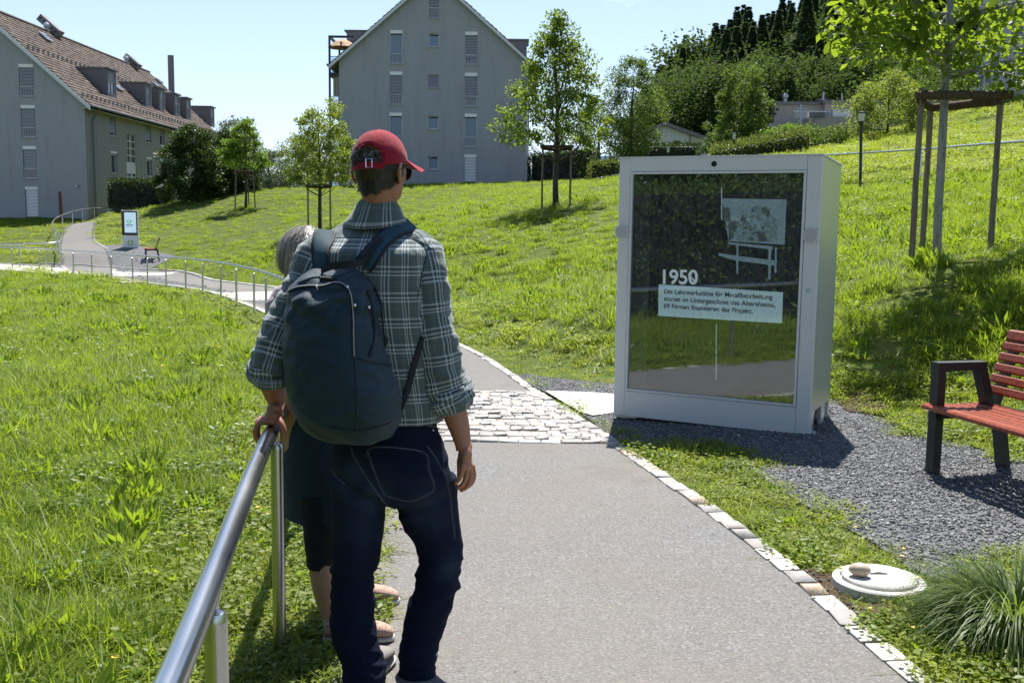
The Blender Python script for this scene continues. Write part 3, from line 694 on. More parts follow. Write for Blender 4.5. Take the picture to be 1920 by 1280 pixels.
# ---------------------------------------------------------------- scattering by geometry nodes
SRC = bpy.data.collections.new('scatter_sources')
def src_coll(name, objs):
    c = bpy.data.collections.new(name)
    for o in objs:
        for k in list(o.users_collection): k.objects.unlink(o)
        c.objects.link(o)
    return c
def scatter(name, P, rz, sc, idx, coll, label, cat='grass', tilt=None):
    me = bpy.data.meshes.new(name); me.vertices.add(len(P)); me.vertices.foreach_set('co', np.asarray(P, np.float32).ravel())
    for nm, ty, dat in (('rz', 'FLOAT', rz), ('sc', 'FLOAT', sc), ('ix', 'INT', idx), ('tx', 'FLOAT', tilt if tilt is not None else np.zeros(len(P)))):
        a = me.attributes.new(nm, ty, 'POINT'); a.data.foreach_set('value', np.asarray(dat, np.int32 if ty == 'INT' else np.float32))
    me.update(); o = bpy.data.objects.new(name, me); COL.objects.link(o); WL[o.name] = (0,0,0)
    ng = bpy.data.node_groups.new(name, 'GeometryNodeTree')
    ng.interface.new_socket('Geometry', in_out='INPUT', socket_type='NodeSocketGeometry'); ng.interface.new_socket('Geometry', in_out='OUTPUT', socket_type='NodeSocketGeometry')
    N = ng.nodes.new; gi, go = N('NodeGroupInput'), N('NodeGroupOutput'); ci = N('GeometryNodeCollectionInfo'); ip = N('GeometryNodeInstanceOnPoints')
    ci.inputs['Collection'].default_value = coll; ci.inputs['Separate Children'].default_value = True; ci.inputs['Reset Children'].default_value = True
    ip.inputs['Pick Instance'].default_value = True
    def attr(nm, ty):
        a = N('GeometryNodeInputNamedAttribute'); a.data_type = ty; a.inputs[0].default_value = nm; return a.outputs[0]
    cx = N('ShaderNodeCombineXYZ'); L = ng.links.new
    L(attr('tx', 'FLOAT'), cx.inputs[0]); L(attr('rz', 'FLOAT'), cx.inputs[2]); L(cx.outputs[0], ip.inputs['Rotation']); L(attr('sc', 'FLOAT'), ip.inputs['Scale']); L(attr('ix', 'INT'), ip.inputs['Instance Index'])
    L(gi.outputs[0], ip.inputs['Points']); L(ci.outputs[0], ip.inputs['Instance']); L(ip.outputs[0], go.inputs[0])
    m = o.modifiers.new('scatter', 'NODES'); m.node_group = ng
    return tag(o, label, cat, kind='stuff')
def blades(n, R, h0, h1, w, rng, lean=.35, curl=.5, mat='grass', segs=2, name='grass_tuft'):
    """n curved blades in a round tuft"""
    a = rng.uniform(0, 2*PI, n); r = R*np.sqrt(rng.uniform(0, 1, n)); bx, by = r*np.cos(a), r*np.sin(a)
    h = rng.uniform(h0, h1, n)*(.7+.6*rng.random(n)); d = rng.uniform(0, 2*PI, n); ln = rng.normal(0, lean, n)
    V = []; F = []; k = 2*segs+1
    for s in range(segs+1):
        t = s/segs; bend = (ln*t + curl*np.abs(ln)*t*t*np.sign(ln))*h
        x = bx + bend*np.cos(d); y = by + bend*np.sin(d); z = h*t*(1-.25*np.abs(ln)*t) - .02
        wd = w*(1-t**1.6)*(.6+.8*rng.random(n) if s == 0 else 1)
        px_, py_ = -np.sin(d), np.cos(d)
        if s < segs: V.append(np.stack([x-px_*wd/2, y-py_*wd/2, z], 1)); V.append(np.stack([x+px_*wd/2, y+py_*wd/2, z], 1))
        else: V.append(np.stack([x, y, z], 1))
    V = np.stack(V, 1).reshape(-1, 3); b = np.arange(n)*k
    for s in range(segs-1):
        F.append(np.stack([b+2*s, b+2*s+1, b+2*s+3], 1)); F.append(np.stack([b+2*s, b+2*s+3, b+2*s+2], 1))
    F.append(np.stack([b+2*segs-2, b+2*segs-1, b+2*segs], 1))
    return np_mesh(name, V, np.concatenate(F), M[mat])
def leaf_arrays(P, D, N_, L, W, fold=.12):
    """leaf quads (two triangles each folded along the rib): positions, axis, normal, length, width"""
    D = D/np.linalg.norm(D, axis=1)[:,None]; S = np.cross(D, N_); S /= (np.linalg.norm(S, axis=1)[:,None]+1e-9); U = np.cross(S, D)
    L = np.broadcast_to(L, (len(P),))[:,None]; W = np.broadcast_to(W, (len(P),))[:,None]
    b = P; t = P + D*L; l = P + D*L*.45 - S*W*.5 + U*W*fold; r = P + D*L*.45 + S*W*.5 + U*W*fold
    V = np.stack([b, r, t, l], 1).reshape(-1, 3); i = np.arange(len(P))*4
    F = np.concatenate([np.stack([i, i+1, i+2], 1), np.stack([i, i+2, i+3], 1)]); return V, F
def rand_dirs(n, rng):
    v = rng.normal(size=(n, 3)); return v/np.linalg.norm(v, axis=1)[:,None]
def weed(n, R, L, W, rng, mat='grass_weed', name='weed_tuft', up=.9):
    a = rng.uniform(0, 2*PI, n); r = R*np.sqrt(rng.random(n)); P = np.stack([r*np.cos(a), r*np.sin(a), rng.uniform(0, .06, n)], 1)
    D = np.stack([np.cos(a)*rng.uniform(.1, 1, n), np.sin(a)*rng.uniform(.1, 1, n), up*rng.uniform(.4, 1.5, n)], 1)
    V, F = leaf_arrays(P, D, rand_dirs(n, rng)*.4 + np.array([0, 0, 1]), L*rng.uniform(.6, 1.2, n), W*rng.uniform(.7, 1.2, n)); return np_mesh(name, V, F, M[mat])
def clover(n, R, h, sz, rng, mat='grass_weed'):
    a = rng.uniform(0, 2*PI, n); r = R*np.sqrt(rng.random(n)); P = np.stack([r*np.cos(a), r*np.sin(a), rng.uniform(.2, 1, n)*h], 1)
    D = np.stack([np.cos(a*3), np.sin(a*3), rng.uniform(-.3, .3, n)], 1)
    V, F = leaf_arrays(P, D, np.stack([rng.normal(0, .35, n), rng.normal(0, .35, n), np.ones(n)], 1), sz*rng.uniform(.7, 1.3, n), sz*.75); return np_mesh('clover_tuft', V, F, M[mat])

# ---------------------------------------------------------------- buildings
def walled(name, mat, parent, O, Rv, Uv, poly, holes, depth=.20):
    """flat wall with openings: poly / holes in (a, b) wall coordinates; reveals run inward"""
    from mathutils.geometry import delaunay_2d_cdt
    O, Rv, Uv = map(lambda q: np.array(q, float), (O, Rv, Uv)); Nn = np.cross(Rv, Uv)
    pts = [Vector(p) for p in poly]; faces = [list(range(len(poly)))]
    for (a0, b0, a1, b1) in holes:
        k = len(pts); pts += [Vector((a0, b0)), Vector((a1, b0)), Vector((a1, b1)), Vector((a0, b1))]; faces.append([k, k+1, k+2, k+3])
    r = delaunay_2d_cdt(pts, [], faces, 0, 1e-5); P = np.array([p[:] for p in r[0]]); mb = MB(); F = []
    for f in r[2]:
        c = P[list(f)].mean(0)
        if not inpoly(np.array([c[0]]), np.array([c[1]]), poly)[0]: continue
        if any(h[0] < c[0] < h[2] and h[1] < c[1] < h[3] for h in holes): continue
        F.append(f)
    mb.add([O+p[0]*Rv+p[1]*Uv for p in P], F)
    for (a0, b0, a1, b1) in holes:
        c = [O+a*Rv+b*Uv for a, b in ((a0,b0),(a1,b0),(a1,b1),(a0,b1))]; d = [q-Nn*depth for q in c]
        for i in range(4): mb.quad(c[i], c[(i+1) % 4], d[(i+1) % 4], d[i])
    return mb.build(name, mat, parent)
def window(parent, O, Rv, Uv, rect, style='blind', depth=.19, lower=.30, blind=.70):
    """window part with its frame, shutter box, blind, railing and pane as sub-parts"""
    O, Rv, Uv = map(lambda q: np.array(q, float), (O, Rv, Uv)); Nn = np.cross(Rv, Uv); a0, b0, a1, b1 = rect; w, h = a1-a0, b1-b0
    R3 = np.stack([Rv, Nn, Uv], 1)
    def P(a, b, c): return O + a*Rv + b*Uv + c*Nn
    fr = MB(); t = .06
    for c, d in (((a0+t/2, (b0+b1)/2), (t, h)), ((a1-t/2, (b0+b1)/2), (t, h)), (((a0+a1)/2, b0+t/2), (w-2*t, t)), (((a0+a1)/2, b1-t/2), (w-2*t, t))):
        fr.box(P(c[0], c[1], -depth+.02), (d[0], .05, d[1]), R3)
    win = fr.build('window', M['frame_white'] if style != 'small' else M['frame_grey'], parent)
    sb = h*.10
    if style in ('blind', 'blue', 'half', 'white'):
        m = MB().box(P((a0+a1)/2, b1-sb/2, -.035), (w-.02, .06, sb), R3); m.build('shutter_box', M['shutter_box'], win)
    zt = b1 - (sb if style != 'small' else 0)
    pm = M['pane_blue'] if style in ('blue', 'smallblue') else M['pane']
    MB().box(P((a0+a1)/2, (b0+zt)/2, -depth-.01), (w-.1, .01, zt-b0-.1), R3).build('pane', pm, win)
    if style in ('blind', 'half', 'white'):
        bz0 = b0 + h*(1-blind); m = MB(); n = max(6, int((zt-bz0)/.095))
        for i in range(n): m.box(P((a0+a1)/2, bz0+(i+.5)*(zt-bz0)/n, -.075), (w-.1, .012, (zt-bz0)/n*.72), R3 @ rotx(.35))
        m.build('blind', M['blind'] if style != 'white' else M['shutter_box'], win)
    if style in ('blind', 'blue', 'half'):
        m = MB(); z0, z1 = b0+.06, b0+h*lower
        m.box(P((a0+a1)/2, z1, -.03), (w-.06, .03, .04), R3); m.box(P((a0+a1)/2, z0, -.03), (w-.06, .03, .03), R3)
        k = int(w/.11)
        for i in range(k+1): m.box(P(a0+.06+(w-.12)*i/k, (z0+z1)/2, -.03), (.018, .018, z1-z0), R3)
        m.build('railing', M['rail_metal'], win)
    m = MB().box(P((a0+a1)/2, b0-.03, .02), (w+.12, .10, .05), R3); m.build('sill', M['frame_grey'], win)
    return win
def roof_tiles(name, parent, O, Lv, Sv, length, slope, tw=.30, tl=.36, mat='roof_tile'):
    """lapped tiles over a roof plane: O eave corner, Lv along the eave, Sv up the slope"""
    O, Lv, Sv = map(lambda q: np.array(q, float), (O, Lv, Sv)); Nn = np.cross(Lv, Sv)
    if Nn[2] < 0: Nn = -Nn
    rng = np.random.default_rng(3); nr, nc = int(slope/tl), int(length/tw)
    r, c = np.meshgrid(np.arange(nr), np.arange(nc), indexing='ij'); r, c = r.ravel(), c.ravel(); s0 = r*slope/nr; l0 = c*length/nc + (r % 2)*0.0
    j = rng.normal(0, .006, len(r)); V = []
    for (dl, ds, dn) in ((0, 0, .075), (tw*.96, 0, .075), (tw*.96, tl*1.05, .03), (0, tl*1.05, .03), (tw*.5, 0, .105), (tw*.5, tl*1.05, .055), (0, 0, .015), (tw*.96, 0, .015)):
        V.append(O + (l0+dl)[:,None]*Lv + (s0+ds)[:,None]*Sv + (dn+j)[:,None]*Nn)
    V = np.stack(V, 1).reshape(-1, 3); b = np.arange(len(r))*8
    F = np.concatenate([np.stack([b, b+4, b+5, b+3], 1), np.stack([b+4, b+1, b+2, b+5], 1), np.stack([b+6, b+7, b+1, b], 1)])
    return tag(np_mesh(name, V, F, M[mat], parent), kind='stuff')

X3, Y3, Z3 = np.array([1.,0,0]), np.array([0,1.,0]), np.array([0,0,1.])
# ---- left house
def left_house():
    Yg = 70.0; xr = float(at(158, 190, Yg)[0]); ez = float(at(160, 186, Yg)[2]); bz = float(at(165, 407, Yg)[2])
    W, rise = 13.8, 6.05; xl = xr-W; xm = xr-W/2; zr = ez+rise; YB = 102.0
    h = thing('apartment_house', 'long grey rendered house with a brown tiled roof and box dormers beside the side path', 'house', (xr, Yg, bz))
    cols = []
    def rp(u0, u1, v0, v1): a = at(u0, v1, Yg); b = at(u1, v0, Yg); return (a[0]-xl, a[2]-bz, b[0]-xl, b[2]-bz)
    g4 = [rp(36.5, 61.5, 120.5, 181), rp(40.5, 65, 197.5, 258), rp(44.5, 67.5, 274, 335), rp(48.5, 70.5, 350, 409)]
    ga = g4[2]; extra = [(ga[0]-4.3, g4[3][1]-.1, ga[2]-4.3, g4[3][3])]
    poly = [(0, -1.5), (W, -1.5), (W, ez-bz), (W/2, zr-bz), (0, ez-bz)]
    walled('gable_wall', M['wall_grey'], h, (xl, Yg, bz), X3, Z3, poly, g4+extra)
    st = ['blind', 'blind', 'half', 'white']
    for r_, s_ in zip(g4, st): window(h, (xl, Yg, bz), X3, Z3, r_, s_, blind=.82 if s_ == 'blind' else (.70 if s_ == 'half' else .95))
    window(h, (xl, Yg, bz), X3, Z3, extra[0], 'blue')
    def rs(c0, c1, d0, d1):
        a = atx(c0/3.048, d1/3.048, xr); b = atx(c1/3.048, d0/3.048, xr); return (a[1]-Yg, a[2]-bz, b[1]-Yg, b[2]-bz)
    side = [rs(629,661,655,775), rs(836,862,706,815), rs(914,938,727,830), rs(1003,1025,747,845), rs(1067,1088,764,860), rs(636,669,868,990), rs(842,868,902,1008), rs(920,945,912,1020), rs(636,669,1085,1200), rs(842,868,1090,1190)]
    vents = [rs(722,735,650,685), rs(747,762,655,690), rs(775,788,661,695)]; stair = rs(728,775,775,1090)
    walled('side_wall', M['wall_taupe'], h, (xr, Yg, bz), Y3, Z3, [(0, -1.5), (YB-Yg, -1.5), (YB-Yg, ez-bz), (0, ez-bz)], side+vents+[stair])
    for i, r_ in enumerate(side): window(h, (xr, Yg, bz), Y3, Z3, r_, 'blind' if i in (0, 1) else 'half', blind=.86 if i in (0, 1) else .2 if i > 4 else .5, lower=.02)
    for r_ in vents: MB().box((xr-.12, Yg+(r_[0]+r_[2])/2, bz+(r_[1]+r_[3])/2), (.02, r_[2]-r_[0], r_[3]-r_[1])).build('vent', M['dark'], h)
    sw = MB().box((xr-.16, Yg+(stair[0]+stair[2])/2, bz+(stair[1]+stair[3])/2), (.03, stair[2]-stair[0], stair[3]-stair[1])).build('stair_window', M['pane'], h)
    m = MB(); a0, b0, a1, b1 = stair
    for k in range(9): m.box((xr-.10, Yg+(a0+a1)/2, bz+b0+(b1-b0)*k/8), (.06, a1-a0, .07))
    for k in range(3): m.box((xr-.10, Yg+a0+(a1-a0)*k/2, bz+(b0+b1)/2), (.064, .08, b1-b0))
    m.build('frame', M['frame_white'], sw)
    MB().box((xr-.08, Yg+(a0+a1)/2, bz+b0+(b1-b0)*.40), (.05, a1-a0, .75)).build('railing_panel', M['frame_white'], sw)
    # other walls
    MB().box((xl+.15, (Yg+YB)/2, (bz-1.5+ez)/2), (.3, YB-Yg-.02, ez-bz+1.5)).build('back_wall', M['wall_taupe'], h)
    walled('far_gable', M['wall_grey'], h, (xr, YB, bz), -X3, Z3, [(W-x, z) for x, z in reversed(poly)], [])
    # roof
    ang = math.atan2(rise, W/2); ov = .55; sl = W/2/math.cos(ang)+ov/math.cos(ang)
    Sv = np.array([-math.cos(ang), 0, math.sin(ang)]); Ln = YB-Yg+.7; E = np.array([xr+ov, Yg-.35, ez-ov*math.tan(ang)])
    rf = MB(); top = E+Sv*sl; Sl = np.array([math.cos(ang), 0, math.sin(ang)]); El = np.array([xl-ov, Yg-.35, ez-ov*math.tan(ang)])
    n1 = np.array([math.sin(ang), 0, math.cos(ang)])*-.16
    for A, S in ((E, Sv), (El, Sl)):
        rf.prism([A, A+S*sl, A+S*sl+Y3*Ln, A+Y3*Ln], (0, 0, -.2))
    roof = rf.build('roof', M['metal_sheet'], h)
    roof_tiles('roof_tiles', h, E, Y3, Sv, Ln, sl); 
    m = MB(); m.tube([top+Z3*.1, top+Y3*Ln+Z3*.1], .13, 8); m.build('ridge_cap', M['roof_tile'], h)
    vb = MB()
    for A, S in ((E, Sv), (El, Sl)): vb.prism([A-Y3*.03, A+S*sl-Y3*.03, A+S*sl-Y3*.03-Z3*.30, A-Y3*.03-Z3*.30], (0, -.05, 0))
    vb.build('verge_board', M['frame_white'], h)
    MB().box((xr+ov/2, (Yg+YB)/2, ez-ov*math.tan(ang)-.10), (ov, Ln, .10)).build('soffit', M['wood_soffit'], h)
    MB().tube([E+np.array([.08, 0, .02]), E+np.array([.08, Ln, .02])], .09, 8).build('gutter', M['downpipe'], h)
    for yy in (Yg+1.0, Yg+19.0):
        MB().tube([(xr+ov+.05, yy, ez-.55), (xr+.12, yy, ez-1.3), (xr+.12, yy, bz-.3)], .055, 8).build('downpipe', M['downpipe'], h)
    m = MB()
    for row, k0 in ((.9, 1), (5.6, 2)):
        n_ = int(Ln/.75)
        for i in range(n_):
            if k0 == 2 and i > n_*.55: break
            p = E+Sv*row+Y3*(i+.4)*.75 + np.array([math.sin(ang), 0, math.cos(ang)])*.12; m.box(p+Z3*.08, (.05, .26, .20))
    tag(m.build('snow_guards', M['downpipe'], h), kind='stuff')
    # dormers with a window in each front
    nrm = np.array([math.sin(ang), 0, math.cos(ang)])
    def roofhit(u, v):
        d = ray(u, v); t = np.dot(E+nrm*.1-CAM, nrm)/np.dot(d, nrm); return CAM+d*t
    for (c0, c1, ct, cb) in ((613,668,405,553), (832,868,485,612), (911,945,512,636), (998,1028,545,664), (1065,1093,568,684), (1203,1227,618,722)):
        p0 = roofhit((c0+c1)/2/3.048, cb/3.048); X = p0[0]; a = atx(c0/3.048, (cb-6)/3.048, X); b = atx(c1/3.048, cb/3.048, X); t = atx((c0+c1)/2/3.048, ct/3.048, X)
        y0, y1, z0, z1 = a[1], b[1], p0[2]-.1, t[2]; xb = X-(z1-z0)/math.tan(ang)-.3
        dm = MB(); dm.prism([(X, y0, z0), (X, y0, z1), (xb, y0, z1)], (0, .07, 0)); dm.prism([(X, y1-.07, z0), (X, y1-.07, z1), (xb, y1-.07, z1)], (0, .07, 0))
        dm.box(((X+xb)/2+.06, (y0+y1)/2, z1+.06), (X-xb+.2, y1-y0+.16, .12)); wf = .16
        dm.box((X-.04, y0+wf/2+.07, (z0+z1)/2), (.10, wf, z1-z0)); dm.box((X-.04, y1-wf/2-.07, (z0+z1)/2), (.10, wf, z1-z0))
        dm.box((X-.04, (y0+y1)/2, z0+.14), (.098, y1-y0-2*wf-.14, .28)); dm.box((X-.04, (y0+y1)/2, z1-.10), (.098, y1-y0-2*wf-.14, .2))
        d_ = dm.build('dormer', M['metal_sheet'], h)
        yw0, yw1 = y0+wf+.07, y1-wf-.07
        MB().box((X-.10, (yw0+yw1)/2, (z0+z1)/2), (.02, yw1-yw0, z1-z0-.5)).build('pane', M['pane'], d_)
        m = MB(); m.box((X-.07, (yw0+yw1)/2, (z0+z1)/2), (.05, .06, z1-z0-.5))
        for q in (yw0+.03, yw1-.03): m.box((X-.07, q, (z0+z1)/2), (.05, .06, z1-z0-.5))
        m.build('frame', M['frame_white'], d_)
        m = MB(); zb = z1-.25; n_ = 7
        for i in range(n_): m.box((X-.045, (yw0+yw1)/2, zb-i*.10), (.012, yw1-yw0-.1, .07))
        m.build('blind', M['blind'], d_)
    for (ca, cb, va, vb2) in ((205, 305, 182, 250), (880, 935, 445, 488), (866, 905, 470, 505), (668, 680, 500, 515)):
        A, B = roofhit(ca/3.048, va/3.048), roofhit(cb/3.048, vb2/3.048); c = (A+B)/2+nrm*.1
        q = MB(); R3 = np.stack([Y3, Sv, nrm], 1); q.box(c, (.95, max(.6, np.linalg.norm(A-B)*.55), .10), R3); k = q.build('skylight', M['frame_grey'], h)
        MB().box(c+nrm*.06, (.78, max(.45, np.linalg.norm(A-B)*.55-.2), .012), R3).build('pane', M['pane_blue'], k)
    for (c, v, L_) in ((330, 195, 3.0), (783, 380, 2.4)):
        p = roofhit(c/3.048, (v+18)/3.048); m = MB(); m.prism([p+Y3*-.5, p+Y3*.5, p+Sv*L_*.62+Y3*.5, p+Sv*L_*.62+Y3*-.5], nrm*.55); k = m.build('roof_vent_box', M['metal_sheet'], h)
        for i in range(5): MB().box(p+Sv*(L_*.62*(i+.5)/5)+nrm*.30-Y3*.51, (.14, .03, .14)).build('vent_hole', M['dark'], k)
    p = roofhit(980/3.048, 512/3.048); t = at(978/3.048, 318/3.048, p[1])
    MB().cyl(p-Z3*.5, (p[0], p[1], t[2]), .30, 12).build('chimney_pipe', M['metal_sheet'], h)
    for u_, v_ in ((87, 54), (237, 117)):
        q = atx(u_, v_, xm); MB().cyl((xm, q[1], zr-.3), (xm, q[1], zr+.42), .14, 10).sphere((xm, q[1], zr+.5), .25, 8).build('flue_cowl', M['rail_metal'], h)
    lp = at(444/3.048, 1064/3.048, Yg); MB().box((lp[0], Yg-.1, lp[2]), (.12, .2, .16)).build('wall_lamp', M['rail_metal'], h)
left_house()

# ---- middle gabled block
def middle_block():
    Yg = 70.0; xl, xr = float(at(637, 330, Yg)[0]), float(at(988, 300, Yg)[0]); W = xr-xl; bz = float(at(850, 346, Yg)[2]); ez = float(at(994, 116, Yg)[2])+.1; rise = W/2*.86; zr = ez+rise; YB = 84.0
    h = thing('gabled_apartment_block', 'plain grey gabled apartment block with a steel balcony tower on the green rise', 'building', (xl, Yg, bz))
    def rp(u0, u1, v0, v1): a = at(u0, v1, Yg); b = at(u1, v0, Yg); return (a[0]-xl, a[2]-bz, b[0]-xl, b[2]-bz)
    wins = [(rp(731,755,57,120),'blue',0), (rp(730.5,754.5,134.5,197),'blind',.72), (rp(730,754,211.5,274),'blue',0), (rp(729.5,753.5,288,347),'half',.6),
            (rp(871.5,896,60,122),'blind',.80), (rp(871,895.5,137,199.5),'blind',.78), (rp(870.5,894.5,213.5,276),'blue',0), (rp(869.5,893.5,290,346),'white',.9),
            (rp(804,824,-30,34.5),'blind',.92), (rp(803.5,823.5,63,88),'smallblue',0), (rp(803,823,140.5,164.5),'smalldark',0), (rp(802.5,822.5,217.5,242),'smallblue',0), (rp(802,822,293.5,318),'smallblue',0)]
    poly = [(0, -2), (W, -2), (W, ez-bz), (W/2, zr-bz), (0, ez-bz)]
    walled('gable_wall', M['wall_grey'], h, (xl, Yg, bz), X3, Z3, poly, [w[0] for w in wins])
    for r_, s_, bl in wins:
        window(h, (xl, Yg, bz), X3, Z3, r_, s_ if s_ != 'smalldark' else 'small', blind=bl)
    MB().box((xr-.15, (Yg+YB)/2, (bz-2+ez)/2), (.3, YB-Yg-.02, ez-bz+2)).build('side_wall', M['wall_taupe'], h)
    MB().box((xl+.15, (Yg+YB)/2, (bz-2+ez)/2), (.3, YB-Yg-.02, ez-bz+2)).build('side_wall', M['wall_taupe'], h)
    walled('far_gable', M['wall_grey'], h, (xr, YB, bz), -X3, Z3, [(W-x, z) for x, z in reversed(poly)], [])
    ang = math.atan(.86); ov = .62; sl = (W/2+ov)/math.cos(ang); Ln = YB-Yg+.8
    E = np.array([xr+ov, Yg-.35, ez-ov*.86]); El = np.array([xl-ov, Yg-.35, ez-ov*.86]); Sv = np.array([-math.cos(ang), 0, math.sin(ang)]); Sl = np.array([math.cos(ang), 0, math.sin(ang)])
    m = MB()
    for A, S in ((E, Sv), (El, Sl)): m.prism([A, A+S*sl, A+S*sl+Y3*Ln, A+Y3*Ln], (0, 0, -.16))
    m.build('roof', M['wood_soffit'], h)
    roof_tiles('roof_tiles', h, E, Y3, Sv, Ln, sl); roof_tiles('roof_tiles', h, El, Y3, Sl, Ln, sl)
    vb = MB()
    for A, S in ((E, Sv), (El, Sl)): vb.prism([A-Y3*.03-Z3*.02, A+S*sl-Y3*.03-Z3*.02, A+S*sl-Y3*.03-Z3*.24, A-Y3*.03-Z3*.24], (0, -.05, 0))
    vb.build('verge_board', M['frame_white'], h)
    for s, A in ((1, E), (-1, El)):
        MB().tube([A+np.array([s*.08, 0, 0]), A+np.array([s*.08, Ln, 0])], .09, 8).build('gutter', M['downpipe'], h)
        x0 = xr+.06 if s > 0 else xl-.06
        MB().tube([A+np.array([s*.05, .3, -.05]), (x0, Yg+.25, ez-1.2), (x0, Yg+.25, bz-1)], .05, 8).build('downpipe', M['downpipe'], h)
    for s, (u0, u1, vt) in ((1, (963, 988, 76)), (-1, (650, 678, 59))):
        a, b = at(u0, vt, Yg+3), at(u1, vt, Yg+3); zt = a[2]; x0, x1 = a[0], b[0]
        k = MB().box(((x0+x1)/2-s*.8, Yg+4.2, zt-.9), (x1-x0+1.6, 2.4, 1.8)); k.box(((x0+x1)/2-s*.7, Yg+4.2, zt+.04), (x1-x0+1.7, 2.6, .1)); k.build('dormer', M['metal_sheet'], h)
    # balcony tower on the left flank
    px0 = float(at(612, 200, Yg)[0]); y0, y1 = Yg+1.0, Yg+5.0
    bal = MB()
    for y in (y0, y1): bal.box((px0+.06, y, (bz-2+at(612, 67, y0)[2])/2), (.13, .13, at(612, 67, y0)[2]-bz+2))
    for y in (y0, y1): bal.box((px0+1.0, y, (bz-2+at(612, 215, y0)[2])/2), (.11, .11, at(612, 215, y0)[2]-bz+2))
    zt = float(at(612, 69, y0)[2]); 
    for y in (y0, y1): bal.box((px0+.85, y, zt), (1.7, .14, .14))
    bal.box((px0+.06, (y0+y1)/2, zt), (.14, y1-y0-.14, .14)); bal.box((px0+.8, (y0+y1)/2, zt-.35), (.1, y1-y0-.14, .1))
    bt = bal.build('balcony_frame', M['navy_steel'], h)
    for v in (139.5, 214, 290):
        z = float(at(612, v, y0)[2]); xe = xl-.02
        MB().box(((px0+xe)/2, (y0+y1)/2, z), (xe-px0, y1-y0+.12, .22)).build('balcony_floor', M['navy_steel'], bt)
        m = MB(); m.box(((px0+xe)/2+.05, y0-.02, z+.68), (xe-px0-.12, .015, .92)); m.box((px0+.02, (y0+y1)/2, z+.68), (.015, y1-y0, .92)); m.build('glass_rail', M['clear_glass'], bt)
        m = MB(); m.box(((px0+xe)/2+.05, y0-.02, z+1.17), (xe-px0-.12, .05, .05)); m.build('handrail', M['rail_metal'], bt)
    z1 = float(at(630, 145, y0)[2]); z0 = float(at(630, 180, y0)[2])
    MB().box(((px0+xl)/2+.1, y0+.10, (z0+z1)/2), (xl-px0-.35, .03, z1-z0)).build('awning', M['awning'], bt)
    z1 = float(at(630, 190, y0)[2]); MB().box(((px0+xl)/2+.1, y0+1.4, z1-.65), (xl-px0-.6, .8, 1.0), bev=.1).build('balcony_chest', M['interior_dark'], bt)
    c = at(643, 82, y0+1.2); m = MB(); m.lathe([(1.05, -.30), (.6, .06), (.05, .34)], c, 10); m.cyl(c+Z3*-2.2, c+Z3*.2, .03, 6); k = m.build('parasol', M['parasol'])
    WL[k.name] = (0,0,0); tag(k, 'folded brown parasol on the top balcony of the middle block', 'parasol')
    MB().box((px0+1.2, Yg+3.4, bz+.6), (1.5, 2.2, 2.6)).build('shed', M['interior_dark'], h)
middle_block()

